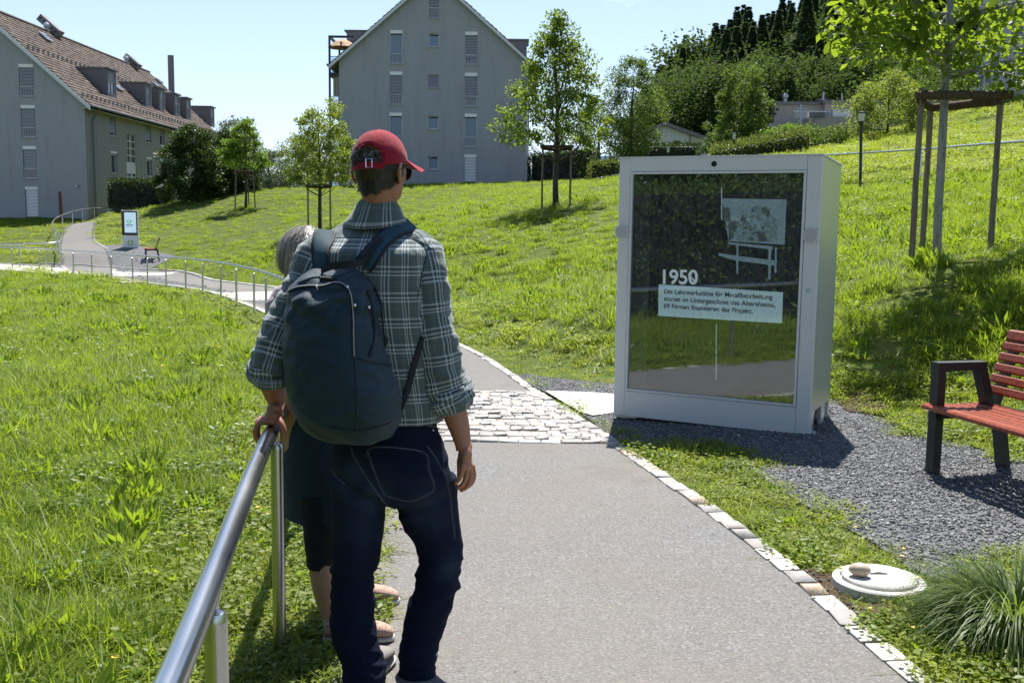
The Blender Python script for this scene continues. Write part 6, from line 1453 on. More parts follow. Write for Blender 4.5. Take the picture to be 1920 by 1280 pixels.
b = gxyz(1120, 66); tree('broad_tree', 'dark leafy tree filling the gap behind the pear tree', 'tree', b, hgt(1120, 195, 66, b), .3, 2.0, 'egg', .15, 90, 85, 'leaf_dark', .12, 39, .5, limbs=10)
b = gxyz(1383, 72); tree('broad_tree', 'rounded olive green tree before the white cube house', 'tree', b, hgt(1385, 128, 72, b), 1.5, 2.25, 'spread', .17, 150, 95, 'leaf_mid', .13, 40, .46, limbs=40, up=.5)
b = gxyz(1480, 60); tree('broad_shrub', 'bright loose shrub beside the curved hedge and tall slim lamp', 'shrub', b, hgt(1480, 240, 60, b), .2, 2.0, 'dome', .13, 110, 75, 'leaf_lime', .06, 41, .4, limbs=16, up=.6)
b = gxyz(1545, 58); tree('broad_shrub', 'loose shrub in front of the beige terraced house', 'shrub', b, hgt(1540, 238, 58, b), .0, 1.3, 'dome', .13, 60, 70, 'leaf_mid', .06, 42, .38, limbs=16, up=.6)
b = gxyz(1655, 56); tree('broad_shrub', 'wide many stemmed pale green shrub right of the terraced house', 'shrub', b, hgt(1655, 140, 56, b), .2, 2.3, 'dome', .14, 130, 80, 'leaf_apple', .06, 43, .42, limbs=30, up=.4)
b = gxyz(1700, 66); tree('broad_tree', 'tall bright shrub behind the many stemmed one', 'shrub', b, hgt(1690, 108, 66, b), .5, 2.2, 'egg', .15, 100, 75, 'leaf_mid', .08, 44, .5, limbs=20)
b = gxyz(1740, 80); tree('copper_bush', 'small copper red bush at the foot of the woods', 'bush', b, hgt(1740, 152, 80, b), .2, 1.4, 'dome', .16, 40, 60, 'leaf_red', .05, 45, .4, limbs=6)
b = gxyz(1800, 70); tree('broad_shrub', 'green shrubs at the corner of the arched window building', 'shrub', b, hgt(1800, 120, 70, b), .1, 2.0, 'dome', .15, 80, 70, 'leaf_mid', .06, 46, .46, limbs=10)
b = gxyz(1842, 57.5); tree('broad_shrub', 'low rose shrub under the arched window', 'shrub', b, 1.3, .05, .9, 'dome', .11, 30, 60, 'leaf_mid', .03, 47, .3, limbs=8)
def pq(*ud): return [gxyz(u, d) for u, d in ud]
hb = at(208, 388, 66)[2]
hq = [np.array([*at(u, 388, d)[:2], at(265, 389, 66)[2]]) for u, d in ((208.5, 66), (296, 66), (299, 70), (212, 70))]
hedge('clipped_hedge', 'dark clipped block hedge against the side wall of the left house', 'hedge', hq, float(at(250, 340, 66)[2]-at(265, 389, 66)[2]), .15, 5200, 'leaf_hedge', 51, .07)
hq = [np.array([*at(u, 388, d)[:2], at(308, 386, 65.5)[2]]) for u, d in ((297, 65.5), (321, 65.5), (322, 69), (299, 69))]
hedge('clipped_hedge', 'small dark clipped hedge block at the end by the path lamp', 'hedge', hq, float(at(308, 341, 65.5)[2]-at(308, 386, 65.5)[2]), .15, 1900, 'leaf_hedge', 52, .07)
hedge('clipped_hedge', 'dark tall hedge along the right flank of the middle block', 'hedge', pq((992, 70.5), (1112, 67), (1112, 70), (992, 73.5)), 2.0, .15, 4500, 'leaf_hedge', 53, .09)
hedge('bright_hedge', 'yellow green hedge beside the distant woman in white', 'hedge', pq((1106, 60.5), (1172, 62), (1172, 65), (1106, 64)), .95, .13, 2200, 'leaf_hedge_bright', 54, .1)
_hz = [(1335, 55, 297), (1400, 52, 293), (1465, 50, 289), (1512, 49.5, 285)]
hedge('bright_hedge', 'long curved bright topped hedge running up the slope behind the kiosk', 'hedge', [at(1338, 302, 56), at(1510, 272, 52.5), at(1506, 264, 56), at(1338, 292, 60)], .62, .13, 12000, 'leaf_hedge_bright', 55, .09, zoff=-.1)
hedge('clipped_hedge', 'dark green hedge in front of the white gabled house', 'hedge', [at(1196, 294, 80), at(1308, 294, 80), at(1308, 292, 83), at(1196, 292, 83)], .8, .16, 2600, 'leaf_hedge', 56, .1)
b = at(1340, 285, 78); tree('dark_shrub', 'dark pointed conifer shrub right of the white gabled house', 'shrub', b, 1.3, .05, 1.0, 'dome', .15, 60, 60, 'needle', .06, 57, .35, limbs=4)
# ornamental grass clump, bottom right
def fountain_grass():
    c = ground(1905, 1200); rng = np.random.default_rng(8); n = 1500; a = rng.uniform(0, 2*PI, n); r0 = .10*np.sqrt(rng.random(n)); ln = rng.uniform(.34, .62, n); el = rng.uniform(.55, 1.45, n); w = rng.uniform(.0022, .0042, n); V = []; S = 7
    dx, dy = np.cos(a), np.sin(a); x = c[0]+r0*dx; y = c[1]+r0*dy; z = np.full(n, c[2]-.02); e = el.copy(); az = a + rng.normal(0, .25, n); dr = rng.uniform(.16, .36, n)
    for s in range(S+1):
        wd = w*(1-(s/S)**2)+.0004; sx, sy = -np.sin(az), np.cos(az); V.append(np.stack([x-sx*wd, y-sy*wd, z], 1)); V.append(np.stack([x+sx*wd, y+sy*wd, z], 1))
        st = ln/S; x = x+st*np.cos(e)*np.cos(az); y = y+st*np.cos(e)*np.sin(az); z = z+st*np.sin(e); e = e-dr*(1+.25*s); z = np.maximum(z, c[2]+.01)
    V = np.stack(V, 1).reshape(-1, 3); b = np.arange(n)*2*(S+1); F = np.concatenate([np.stack([b+2*s, b+2*s+1, b+2*s+3, b+2*s+2], 1) for s in range(S)])
    t = np_mesh('fountain_grass', V, F, M['grass_orn'], smooth=True); tag(t, 'arching clump of narrow leaved ornamental grass beside the gravel', 'ornamental grass')
    core = MB()
fountain_grass()

# ---------------------------------------------------------------- wooded hill and its trees
def hill_z(u, d):
    f = np.clip((d-96)/124, 0, 2); top = 13+(np.minimum(u, 2300)-1228)*.0593; return 5.5+(u-1228)*.002+(top-5.5)*f**1.15
def wood():
    us = np.linspace(1190, 2500, 34); ds = np.linspace(96, 300, 22); V = []
    for d in ds:
        for u in us: q = at(u, 300, d); V.append((q[0], q[1], hill_z(u, d)-.3))
    i = np.arange(len(us)*len(ds)).reshape(len(ds), len(us))
    o = np_mesh('wooded_hill', np.array(V), np.stack([i[:-1,:-1].ravel(), i[:-1,1:].ravel(), i[1:,1:].ravel(), i[1:,:-1].ravel()], 1), M['turf'], smooth=True); tag(o, 'steep wooded hillside behind the houses', 'hill', kind='structure')
    rng = np.random.default_rng(77)
    def fir_mesh(seed, n=4200):
        r = np.random.default_rng(seed); t = r.random(n)**.75; tier = np.round(t*15)/15; t = np.clip(tier+r.normal(0, .018, n), 0, .995); R = (1-t)**1.05*(.185+.03*np.sin(t*40)); a = r.uniform(0, 2*PI, n); q = R*np.sqrt(r.uniform(.12, 1, n))*(1+.18*np.sin(a*5+tier*37)); P = np.stack([q*np.cos(a), q*np.sin(a), .06+.94*t-.25*q], 1)
        D = np.stack([np.cos(a), np.sin(a), -.35+.5*t], 1)+rand_dirs(n, r)*.45; V, F = leaf_arrays(P, D, np.array([0, 0, 1.])+rand_dirs(n, r)*.4, .046*r.uniform(.6, 1.2, n)*(1-.55*t), .024*(1-.4*t), .2); return V, F
    def dec_mesh(seed, n=4200):
        r = np.random.default_rng(seed); k = 46; cc = rand_dirs(k, r)*(r.uniform(.25, 1, k)**.5)[:,None]*np.array([.27, .27, .36])+np.array([0, 0, .60]); ci = r.integers(0, k, n); P = cc[ci]+r.normal(size=(n, 3))*.055; D = (P-np.array([0, 0, .55]))*2+rand_dirs(n, r); V, F = leaf_arrays(P, D, rand_dirs(n, r)*.7+np.array([0, 0, .8]), .032*r.uniform(.6, 1.3, n), .022, .2); return V, F
    protos = []
    for i in range(3): protos.append(('fir_tree', *fir_mesh(i), 'needle', 'needle'))
    for i in range(3): protos.append(('forest_tree', *dec_mesh(i+10), ['forest_dark', 'forest_mid', 'forest_mid'][i], 'leaf_mid'))
    cm = []
    for nm, V, F, mt, _ in protos:
        o = np_mesh('crown', V, F, M[mt]); cm.append(o.data); bpy.data.objects.remove(o)
    def trunk_mesh():
        o = MB().tube([(0, 0, -.03), (0, 0, .3), (0, 0, .9)], [.018, .014, .003], 7).build('trunk', M['bark']); me = o.data; bpy.data.objects.remove(o); return me
    tm = trunk_mesh()
    SKY = lambda u: np.interp(u, [1215, 1228, 1262, 1300, 1345, 1385, 1420, 1452, 1480, 1540, 1620, 1760, 1950, 2300], [190, 128, 92, 74, 64, 42, 30, 18, 2, -30, -75, -140, -210, -330])
    lab = {'fir_tree': 'dark fir standing among the close firs of the wooded hill', 'forest_tree': 'broadleaved tree standing among the firs of the wooded hill'}; grp = {'fir_tree': 'firs on the wooded hill', 'forest_tree': 'broadleaved trees on the wooded hill'}
    def place(u, d, H, kind, v=0):
        q = at(u, 300, d); base = np.array([q[0], q[1], hill_z(u, d)-.5]); i = rng.integers(0, 3)+(0 if kind == 'fir_tree' else 3)
        t = thing(kind, lab[kind], 'tree', base, rng.uniform(0, 6.28), grp[kind]); s = H; w = rng.uniform(1.1, 1.5)*(1.0 if kind == 'fir_tree' else .95)
        for nm, me in (('trunk', tm), ('crown', cm[i])):
            o = bpy.data.objects.new(nm, me); COL.objects.link(o); o.parent = t; o.scale = (s*w, s*w, s)
    for d in (212, 190, 168, 148, 130, 114, 103):
        step = 30*160/d*(.5 if d > 180 else .72); u = 1222+rng.uniform(0, 12)
        while u < 1975:
            top = float(at(u, SKY(u), 212)[2]); zb = hill_z(u, d)
            if d == 212: H = np.clip(top-zb+1.5+rng.normal(0, 2.0), 10, 32); kind = 'fir_tree' if (u > 1325 or rng.random() < .35) else 'forest_tree'
            else:
                H = rng.uniform(15, 23) if d > 140 else rng.uniform(10, 14); kind = 'fir_tree' if rng.random() < np.interp(d, [103, 150, 190], [.22, .6, .86])*np.clip((u-1200)/160, .35, 1) else 'forest_tree'
                vmax = float(at(u, SKY(u), d)[2])-zb
                H = min(H, max(6, vmax+(.5 if kind == 'fir_tree' else -2.5 if d > 140 else -.5)))
            place(u, d+rng.uniform(-6, 6), H*(1 if kind == 'fir_tree' else .92), kind); u += step*rng.uniform(.7, 1.3)
wood()
# low far hills on the horizon
_a = np.radians(np.linspace(-60, 60, 61)); _V = []
for k_, (r_, z_) in enumerate(((700, -12), (900, 40), (1200, 30))):
    for i_, q_ in enumerate(_a): _V.append((r_*math.sin(q_), r_*math.cos(q_), (z_*(1+.35*math.sin(q_*9)+.2*math.sin(q_*23)) if k_ else z_)))
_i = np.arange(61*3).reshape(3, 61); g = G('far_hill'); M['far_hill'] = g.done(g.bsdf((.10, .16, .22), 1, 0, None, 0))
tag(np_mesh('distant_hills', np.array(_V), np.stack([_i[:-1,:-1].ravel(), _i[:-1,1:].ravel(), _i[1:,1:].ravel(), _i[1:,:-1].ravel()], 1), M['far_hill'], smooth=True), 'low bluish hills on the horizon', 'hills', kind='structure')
hedge('added_rear_hedge', 'tall dark hedge bounding the meadow behind the photographer, mirrored in the kiosk glass', 'hedge', [(-12.2, 9.2), (-1.9, -.4), (-3.1, -1.7), (-13.4, 7.9)], 2.2, .09, 26000, 'leaf_mid', 71, .10)  # made-up hedge out of view, added to darken what the glass mirrors
# trees behind the photographer, mirrored in the kiosk glass
for i_, (x_, y_, h_, r_) in enumerate([(-11, -6, 9, 3.4), (-15.5, -2.5, 8, 3.2), (-7, -11, 9.5, 3.4), (-18, -9, 11, 4.0), (-12, -15, 11, 4.0), (-21, -2, 9, 3.4), (-3, -16, 10, 3.6), (-24, -15, 12, 4.5), (-27, -6, 10, 4), (-14.5, -6.5, 9, 3.2), (-9, -9, 8, 3), (-19, -5.5, 10, 3.4), (-16, -13, 13, 4), (-30, -12, 14, 5), (-20, -20, 14, 5), (-9, -21, 13, 4.5)]):
    tree('garden_tree', 'dense garden tree behind the photographer, mirrored in the kiosk glass', 'tree', (x_, y_, th(x_, y_)), h_, .4, r_*1.15, 'egg', .30, 150, 110, 'leaf_mid' if i_ % 2 else 'leaf_pear', .16, 90+i_, .75, group='trees mirrored in the kiosk glass', limbs=8, asp=.34)

# ---------------------------------------------------------------- people
from mathutils import noise as mn
def remesh(mb, voxel, smooth=6, name='body', mats=None, parent=None, disp=None, attr=None):
    """fuse overlapping closed shapes into one continuous skin"""
    me = bpy.data.meshes.new('tmp'); me.from_pydata(mb.v, [], mb.f); me.update(); o = bpy.data.objects.new('tmp', me); COL.objects.link(o)
    m = o.modifiers.new('r', 'REMESH'); m.mode = 'VOXEL'; m.voxel_size = voxel
    if smooth: s = o.modifiers.new('s', 'SMOOTH'); s.factor = .5; s.iterations = smooth
    bpy.context.view_layer.update(); ev = o.evaluated_get(bpy.context.evaluated_depsgraph_get()); m2 = bpy.data.meshes.new_from_object(ev); bpy.data.objects.remove(o)
    m2.name = name; m2.materials.clear(); n = len(m2.vertices); co = np.empty(n*3, np.float32); m2.vertices.foreach_get('co', co); co = co.reshape(-1, 3).astype(float)
    if disp is not None:
        nr = np.empty(n*3, np.float32); m2.vertices.foreach_get('normal', nr); co = co + nr.reshape(-1, 3)*disp(co)[:,None]
    if attr is not None:
        a = m2.attributes.new(attr[0], 'FLOAT', 'POINT'); a.data.foreach_set('value', attr[1](co).astype(np.float32))
    m2.vertices.foreach_set('co', (co-np.array(wl(parent) if parent is not None else (0,0,0))).astype(np.float32).ravel()); m2.update()
    o = link_mesh(name, m2, mats, parent, True); WL[o.name] = wl(parent) if parent is not None else (0,0,0); return o
def crv(rows, n):
    """smooth rows of numbers (Catmull-Rom)"""
    return bez(rows, n)
def nz(p, s, ani=(1, 1, 1), off=0.0): return np.array([mn.noise(Vector((q[0]*s*ani[0]+off, q[1]*s*ani[1], q[2]*s*ani[2]))) for q in p])
def sell(n, e):
    a = np.linspace(0, 2*PI, n, endpoint=False); c, s = np.cos(a), np.sin(a); return np.sign(c)*abs(c)**(2/e), np.sign(s)*abs(s)**(2/e), a
def torso(rows, yaw, nr, n=72, e=2.3, fold=.0, seed=0.0, name='shirt', mat='plaid', parent=None, caps=False, thick=0, foldfn=None, tiltz=None, lines=None):
    """rows: (u, v, Y, a, b[, dz back]); horizontal superellipse rings, UV in metres for woven patterns"""
    R_ = crv([[*at(r[0], r[1], r[2]), r[3], r[4]] for r in rows], nr); X, Yv, a_ = sell(n+1, e); X, Yv, _ = sell(n, e); ang = np.linspace(0, 2*PI, n+1); X = np.append(X, X[0]); Yv = np.append(Yv, Yv[0])
    c, s = math.cos(yaw), math.sin(yaw); V = []; UV = []
    for r in R_:
        lx, ly = r[3]*X, r[4]*Yv; P = np.stack([r[0]+c*lx-s*ly, r[1]+s*lx+c*ly, np.full(n+1, r[2])], 1)
        if tiltz: P[:,2] += tiltz*(Yv)*r[4]
        if fold or foldfn:
            d = nz(P, 9, (1, 1, .45), seed)*.6+nz(P, 22, (1, 1, .5), seed+7)*.3
            A = fold if not foldfn else np.array([foldfn(q) for q in P]); d = d*A+(crease(P, lines) if lines else 0); nx, ny = P[:,0]-r[0], P[:,1]-r[1]; L = np.hypot(nx, ny)+1e-6; P[:,0] += nx/L*d; P[:,1] += ny/L*d
            P[-1] = P[0]
        V.append(P); UV.append(np.stack([(ang-1.5*PI)*(.19), P[:,2]], 1))
    k = len(R_); V = np.array(V).reshape(-1, 3); UV = np.array(UV).reshape(-1, 2); i = np.arange(k*(n+1)).reshape(k, n+1)
    F = np.stack([i[:-1,:-1].ravel(), i[:-1,1:].ravel(), i[1:,1:].ravel(), i[1:,:-1].ravel()], 1)
    return np_mesh(name, V, F, M[mat], parent, True, uv=UV)
def sleeve(rows, nr, n=40, fold=.006, seed=0.0, name='sleeve', mat='plaid', parent=None, ring_fold=0.0, flat=1.0, lines=None):
    R_ = crv([[*at(r[0], r[1], r[2]), r[3]] for r in rows], nr); k = len(R_); V = []; UV = []; prev = None; arc = 0; ang = np.linspace(0, 2*PI, n+1); rm = R_[:,3].mean()
    for i_ in range(k):
        p = R_[i_,:3]; t = R_[min(i_+1, k-1),:3]-R_[max(i_-1, 0),:3]; t /= np.linalg.norm(t)
        if prev is None: a = np.array([1., 0, 0]); a -= t*np.dot(a, t); a /= np.linalg.norm(a)
        else: a = prev-t*np.dot(prev, t); a /= np.linalg.norm(a)
        b = np.cross(t, a); prev = a; arc += np.linalg.norm(p-R_[max(i_-1, 0),:3]); P = p+R_[i_,3]*(np.cos(ang)[:,None]*a+np.sin(ang)[:,None]*b*flat)
        d = nz(P, 13, (1, 1, 1.6), seed)*fold+nz(P, 30, (.7, .7, 1.8), seed+3)*fold*.6 + ring_fold*math.sin(arc*95+seed)*np.cos(ang*2+arc*30)
        if lines: d = d+crease(P, lines)
        P = P+(np.cos(ang)[:,None]*a+np.sin(ang)[:,None]*b)*d[:,None]; P[-1] = P[0]; V.append(P); UV.append(np.stack([ang*rm, np.full(n+1, -arc)], 1))
    V = np.array(V).reshape(-1, 3); UV = np.array(UV).reshape(-1, 2); i = np.arange(k*(n+1)).reshape(k, n+1)
    F = np.stack([i[:-1,:-1].ravel(), i[:-1,1:].ravel(), i[1:,1:].ravel(), i[1:,:-1].ravel()], 1)
    return np_mesh(name, V, F, M[mat], parent, True, uv=UV)
def proj(P):
    q = np.asarray(P, float)-CAM; zc = q @ VIEW_F; x = q[...,0]/zc*FPX; y = q @ VIEW_U/zc*FPX; c, s = math.cos(ROLL), math.sin(ROLL); return 960+x*c+y*s, 640+x*s-y*c
def crease(P, lines):
    """height of cloth folds running along the given lines (each: points, amplitude, half width)"""
    u, v = proj(P); d = np.zeros(len(u))
    for pts, amp, sg in lines:
        e = dist_line(u, v, pts); d += amp*(np.exp(-(e/sg)**2)-.45*np.exp(-(e/(2.2*sg))**2))
    return d
def bvh_of(o):
    w = np.array(wl(o)); me = o.data; n = len(me.vertices); co = np.empty(n*3, np.float32); me.vertices.foreach_get('co', co); co = co.reshape(-1, 3)+w
    return BVHTree.FromPolygons([tuple(map(float, p)) for p in co], [tuple(p.vertices) for p in me.polygons])
def onsurf(bv, u, v, off=.002):
    d = ray(u, v); best = None
    for b in (bv if isinstance(bv, list) else [bv]):
        h = b.ray_cast(Vector(CAM), Vector(d).normalized(), 20)
        if h[0] is not None and (best is None or h[3] < best[2]): best = (np.array(h[0]), np.array(h[1]), h[3])
    if best is None: return None
    n = best[1] if np.dot(best[1], d) < 0 else -best[1]
    return best[0]+n*off, n
def ribbon(name, pxs, w, th_, bv, off, mat, parent, smooth_n=5, n=24):
    """flat band laid over a surface along picture points"""
    C = resample(bez([(u, v) for u, v in pxs], 60), 6); Q = [onsurf(bv, u, v, off) for u, v in C]; Q = [q for q in Q if q is not None]
    P = np.array([q[0] for q in Q]); N_ = np.array([q[1] for q in Q])
    for _ in range(smooth_n):
        P[1:-1] = (P[:-2]+2*P[1:-1]+P[2:])/4; N_[1:-1] = (N_[:-2]+2*N_[1:-1]+N_[2:])/4
    N_ /= np.linalg.norm(N_, axis=1)[:,None]; T = np.gradient(P, axis=0); T /= np.linalg.norm(T, axis=1)[:,None]; S = np.cross(T, N_); S /= np.linalg.norm(S, axis=1)[:,None]
    ws = np.interp(np.linspace(0, 1, len(P)), np.linspace(0, 1, len(w)), w) if isinstance(w, (list, tuple)) else np.full(len(P), w)
    m = MB(); m.loft([[p-s*h/2-nn*.004, p+s*h/2-nn*.004, p+s*h/2+nn*th_*.6, p+s*h*.38+nn*th_, p-s*h*.38+nn*th_, p-s*h/2+nn*th_*.6] for p, s, nn, h in zip(P, S, N_, ws)]); o = m.build(name, M[mat], parent); shade_auto(o, 50); return o, P, S, N_, ws
def seam(name, pxs, r, bv, mat, parent, off=.0006, step=5):
    C = resample(bez([(u, v) for u, v in pxs], 60), step); Q = [onsurf(bv, u, v, off) for u, v in C]; Q = [q[0] for q in Q if q is not None]
    if len(Q) < 2: return None
    return MB().tube(Q, r, 5).build(name, M[mat], parent, smooth=True)
def head_frame(c, yaw, pitch, roll=0.0):
    R3 = rotz(yaw) @ rotx(pitch) @ roty(roll); return lambda p: np.asarray(c)+np.asarray(p, float) @ R3.T, R3

def man():
    Y0 = 3.36; base = ground(735, 1292); t = thing('person', 'man seen from behind in red cap, plaid shirt and jeans, holding the rail', 'person', base)
    yaw = math.radians(-20)
    # ---- trousers
    mb = MB()
    prow = [(726,778,3.375,.165,.115),(727,812,3.37,.180,.130),(731,850,3.36,.194,.147),(735,890,3.36,.203,.150),(738,918,3.365,.192,.132),(739,938,3.37,.160,.085)]
    X, Yv, _ = sell(40, 2.25); c, s = math.cos(yaw), math.sin(yaw)
    mb.loft([[at(r[0], r[1], r[2])+np.array([c*r[3]*x-s*r[4]*y, s*r[3]*x+c*r[4]*y, 0]) for x, y in zip(X, Yv)] for r in crv(prow, 20)])
    LL = [(672,895,3.345,.097),(673,960,3.345,.0905),(668,1040,3.335,.081),(661,1072,3.33,.0715),(662,1105,3.325,.073),(662,1165,3.31,.0775),(671,1212,3.29,.0735),(681,1245,3.275,.0715),(685,1287,3.255,.077)]
    RL = [(798,895,3.365,.104),(804,958,3.37,.103),(820,1002,3.375,.083),(826,1040,3.38,.0765),(822,1085,3.385,.077),(805,1140,3.38,.0755),(789,1200,3.365,.0665),(782,1243,3.35,.0655),(783,1280,3.34,.073)]
    def limb(rows, k=34, n=28):
        R_ = crv([[*at(r[0], r[1], r[2]), r[3]] for r in rows], k); mb.tube([r[:3] for r in R_], list(R_[:,3]), n)
    limb(LL); limb(RL)
    zk = at(662, 1090, 3.33)[2]
    JF = [([(783,1052),(825,1060),(868,1046)],.006,5),([(781,1078),(820,1086),(866,1104)],.0055,5),([(790,1066),(850,1074)],.004,4),([(770,1118),(845,1122)],.004,6),([(626,1064),(665,1076),(706,1066)],.0055,5),([(623,1092),(660,1104),(700,1100)],.0055,5),([(628,1118),(692,1124)],.004,5),
          ([(648,905),(690,918),(722,938)],.005,6),([(725,946),(690,952),(640,975)],.0055,6),([(735,950),(780,948),(832,925)],.0055,6),([(745,972),(800,965),(852,940)],.0045,6),([(760,995),(820,985)],.004,6),([(640,1170),(702,1192)],.004,6),([(638,1212),(716,1222)],.005,6),([(645,1250),(718,1246)],.006,6),([(752,1190),(830,1170)],.004,6),([(750,1228),(822,1236)],.005,6),([(752,1256),(820,1250)],.006,5),([(812,800),(838,840),(850,900)],.004,6),([(690,905),(668,990),(660,1050)],.003,10),([(800,960),(822,1030)],.003,10)]
    def jd(p):
        z = p[:,2]; kn = np.exp(-((z-zk)/.11)**2)+.8*np.exp(-((z-.05)/.10)**2)+.35*np.exp(-((z-.83)/.07)**2); side = p[:,0]
        w = nz(p, 7.5, (1.2, 1.2, 3.2))*.9+nz(p, 17, (1, 1, 2.8), 5.)*.5
        fold = np.sin(z*80+16*side+4*nz(p, 6, off=9.))*.5
        th_ = np.exp(-((z-.72)/.12)**2); return crease(p, JF)+kn*(w*.014+fold*.0035)+nz(p, 10, (1, 1, .5), 3.)*.004+th_*(np.sin(z*62+p[:,0]*48)*.003+nz(p, 12, (1, 1, 2.4), 8.)*.005)
    fc = [at(655, 905, 3.2), at(790, 960, 3.2), at(690, 930, 3.2), at(668, 985, 3.2), at(852, 1060, 3.36), at(846, 850, 3.34)]
    def fade(p):
        f = np.zeros(len(p))
        for q, r, a in zip(fc, (.085, .085, .09, .09, .05, .05), (.75, .55, .7, .35, .55, .45)): f = np.maximum(f, a*np.exp(-((p[:,0]-q[0])**2+(p[:,2]-q[2])**2)/r**2))
        return np.clip(f*(.75+.5*nz(p, 14))+.08*nz(p, 5), 0, 1)
    jeans = remesh(mb, .0075, 12, 'jeans', M['denim'], t, jd, ('fade', fade))
    bj = bvh_of(jeans)
    # seams, back pockets, rivets
    for pts in ([(686,856),(698,838),(756,840),(797,850),(803,880),(812,905),(811,921)], [(811,921),(782,935),(760,938),(720,928)], [(720,928),(708,900),(696,870),(689,845)], [(618,852),(619,872),(627,890),(645,908)],
                [(655,835),(664,858),(677,880),(700,915),(722,944)], [(800,835),(818,862),(838,905),(846,960),(852,1010)], [(756,790),(790,796),(826,800)]):
        seam('stitching', pts, .0008, bj, "thread", jeans)
        if len(pts) > 3: seam('stitching', [(u+3, v+1.5) for u, v in pts], .0006, bj, "thread", jeans)
    for u, v in ((812,784),(811.5,806)):
        q = onsurf(bj, u, v, .001)
        if q: MB().sphere(q[0], .0042, 10).build('rivet', M['chrome'], jeans, smooth=True)
    for pts in ([(800,797),(818,801),(832,793)], [(846,800),(852,815)]): seam('stitching', pts, .0012, bj, 'thread', jeans)
    q = onsurf(bj, 763, 772, .004)
    sd = ribbon('belt', [(742,768),(765,771),(795,776),(822,778)], .032, .004, bj, .003, 'webbing', jeans) if q else None
    seam('belt_loop', [(765,762),(766,786)], .006, bj, 'denim', jeans, .006)
    # ---- shirt
    zarm = at(690, 530, 3.35)[2]
    srow = [(733,784,3.375,.178,.120),(731,768,3.375,.186,.128),(724,735,3.372,.190,.130),(715,690,3.365,.195,.132),(706,640,3.355,.200,.135),(698,585,3.35,.206,.137),(694,535,3.345,.208,.135),(694,498,3.345,.206,.128),(695,472,3.345,.200,.122),(697,452,3.38,.188,.104),(700,437,3.405,.162,.088),(703,424,3.415,.124,.078),(706,411,3.405,.094,.072),(709,401,3.40,.080,.066)]
    SF = [([(784,540),(776,620),(772,700)],.007,6),([(768,560),(758,640),(752,720)],.0055,6),([(790,600),(780,700),(800,760)],.006,6),([(745,700),(790,742)],.006,6),([(735,740),(790,765)],.006,6),([(700,450),(706,500)],.004,4),([(688,450),(686,500)],.003,4),([(760,455),(772,500),(776,560)],.005,6),([(640,470),(630,520)],.004,6)]
    def ff(q): return .010*max(0, 1-abs(q[2]-.98)/.22)+.0045
    shirt = torso(srow, yaw, 90, 96, 2.35, foldfn=ff, name='shirt', parent=t, lines=SF); 
    RS = [(756,462,3.385,.052),(772,470,3.37,.072),(788,486,3.345,.0815),(801,540,3.315,.074),(807,590,3.31,.075),(816,640,3.305,.0765),(824,690,3.31,.0785),(832,722,3.315,.0785),(842,748,3.32,.073)]
    LS = [(632,464,3.405,.052),(615,472,3.395,.072),(598,490,3.375,.0815),(574,540,3.35,.076),(552,585,3.32,.076),(530,630,3.29,.0755),(515,668,3.265,.073),(507,695,3.262,.068)]
    RF = [([(792,500),(806,560),(812,640)],.006,6),([(812,520),(836,580),(846,640)],.005,6),([(800,560),(840,600)],.006,6),([(792,620),(826,640),(868,628)],.007,6),([(800,660),(832,672),(868,660)],.007,6),([(800,694),(840,704),(872,690)],.006,6),([(825,600),(850,690)],.005,7)]
    LF = [([(586,500),(560,560),(540,600)],.006,6),([(556,520),(528,580),(505,640)],.005,6),([(556,600),(520,612),(490,640)],.007,6),([(548,640),(510,650),(480,668)],.007,6),([(540,665),(508,676),(478,690)],.006,5)]
    rs = sleeve(RS, 72, 60, .0075, 2., parent=shirt, ring_fold=.002, lines=RF); ls = sleeve(LS, 72, 60, .0075, 5., parent=shirt, ring_fold=.002, lines=LF)
    # rolled cuffs
    def cuff(p, q, r0, r1, sd, mid=.006):
        a, b = at(*p), at(*q); rows = []
        o = []
        R_ = [(a, r0-.006), (a, r0), (a*.75+b*.25, r0+mid), (a*.45+b*.55, (r0+r1)/2+mid), (b*.95+a*.05, r1+.003), (b, r1-.003), (b*.9+a*.1, r1-.010), (a*.3+b*.7, r1-.012)]
        P_ = np.array([x for x, _ in R_]); rr = [y for _, y in R_]; ax = (b-a)/np.linalg.norm(b-a); e1, e2 = _frame(ax); n = 48; ang = np.linspace(0, 2*PI, n+1); V = []; UV = []
        for j, (c0, r) in enumerate(R_):
            dd = r+.004*np.sin(ang*3+sd+j*.4)+.0025*np.sin(ang*7+sd*2); V.append(c0+np.cos(ang)[:,None]*e1*dd[:,None]+np.sin(ang)[:,None]*e2*dd[:,None]); UV.append(np.stack([ang*.075+.02, np.full(n+1, j*.014+.3)], 1))
        V = np.array(V).reshape(-1, 3); UV = np.array(UV).reshape(-1, 2); i = np.arange(len(R_)*(n+1)).reshape(len(R_), n+1); F = np.stack([i[:-1,:-1].ravel(), i[:-1,1:].ravel(), i[1:,1:].ravel(), i[1:,:-1].ravel()], 1)
        return np_mesh('cuff', V, F, M['plaid'], shirt, True, uv=UV)
    cuff((837,722,3.315), (850,768,3.328), .0775, .060, 1.); cuff((838,735,3.315), (848,757,3.322), .0805, .0765, 2.2, .003)
    cuff((508,676,3.262), (509,715,3.285), .070, .056, 3.); cuff((507,690,3.262), (508,707,3.278), .0735, .070, 4.4, .003)
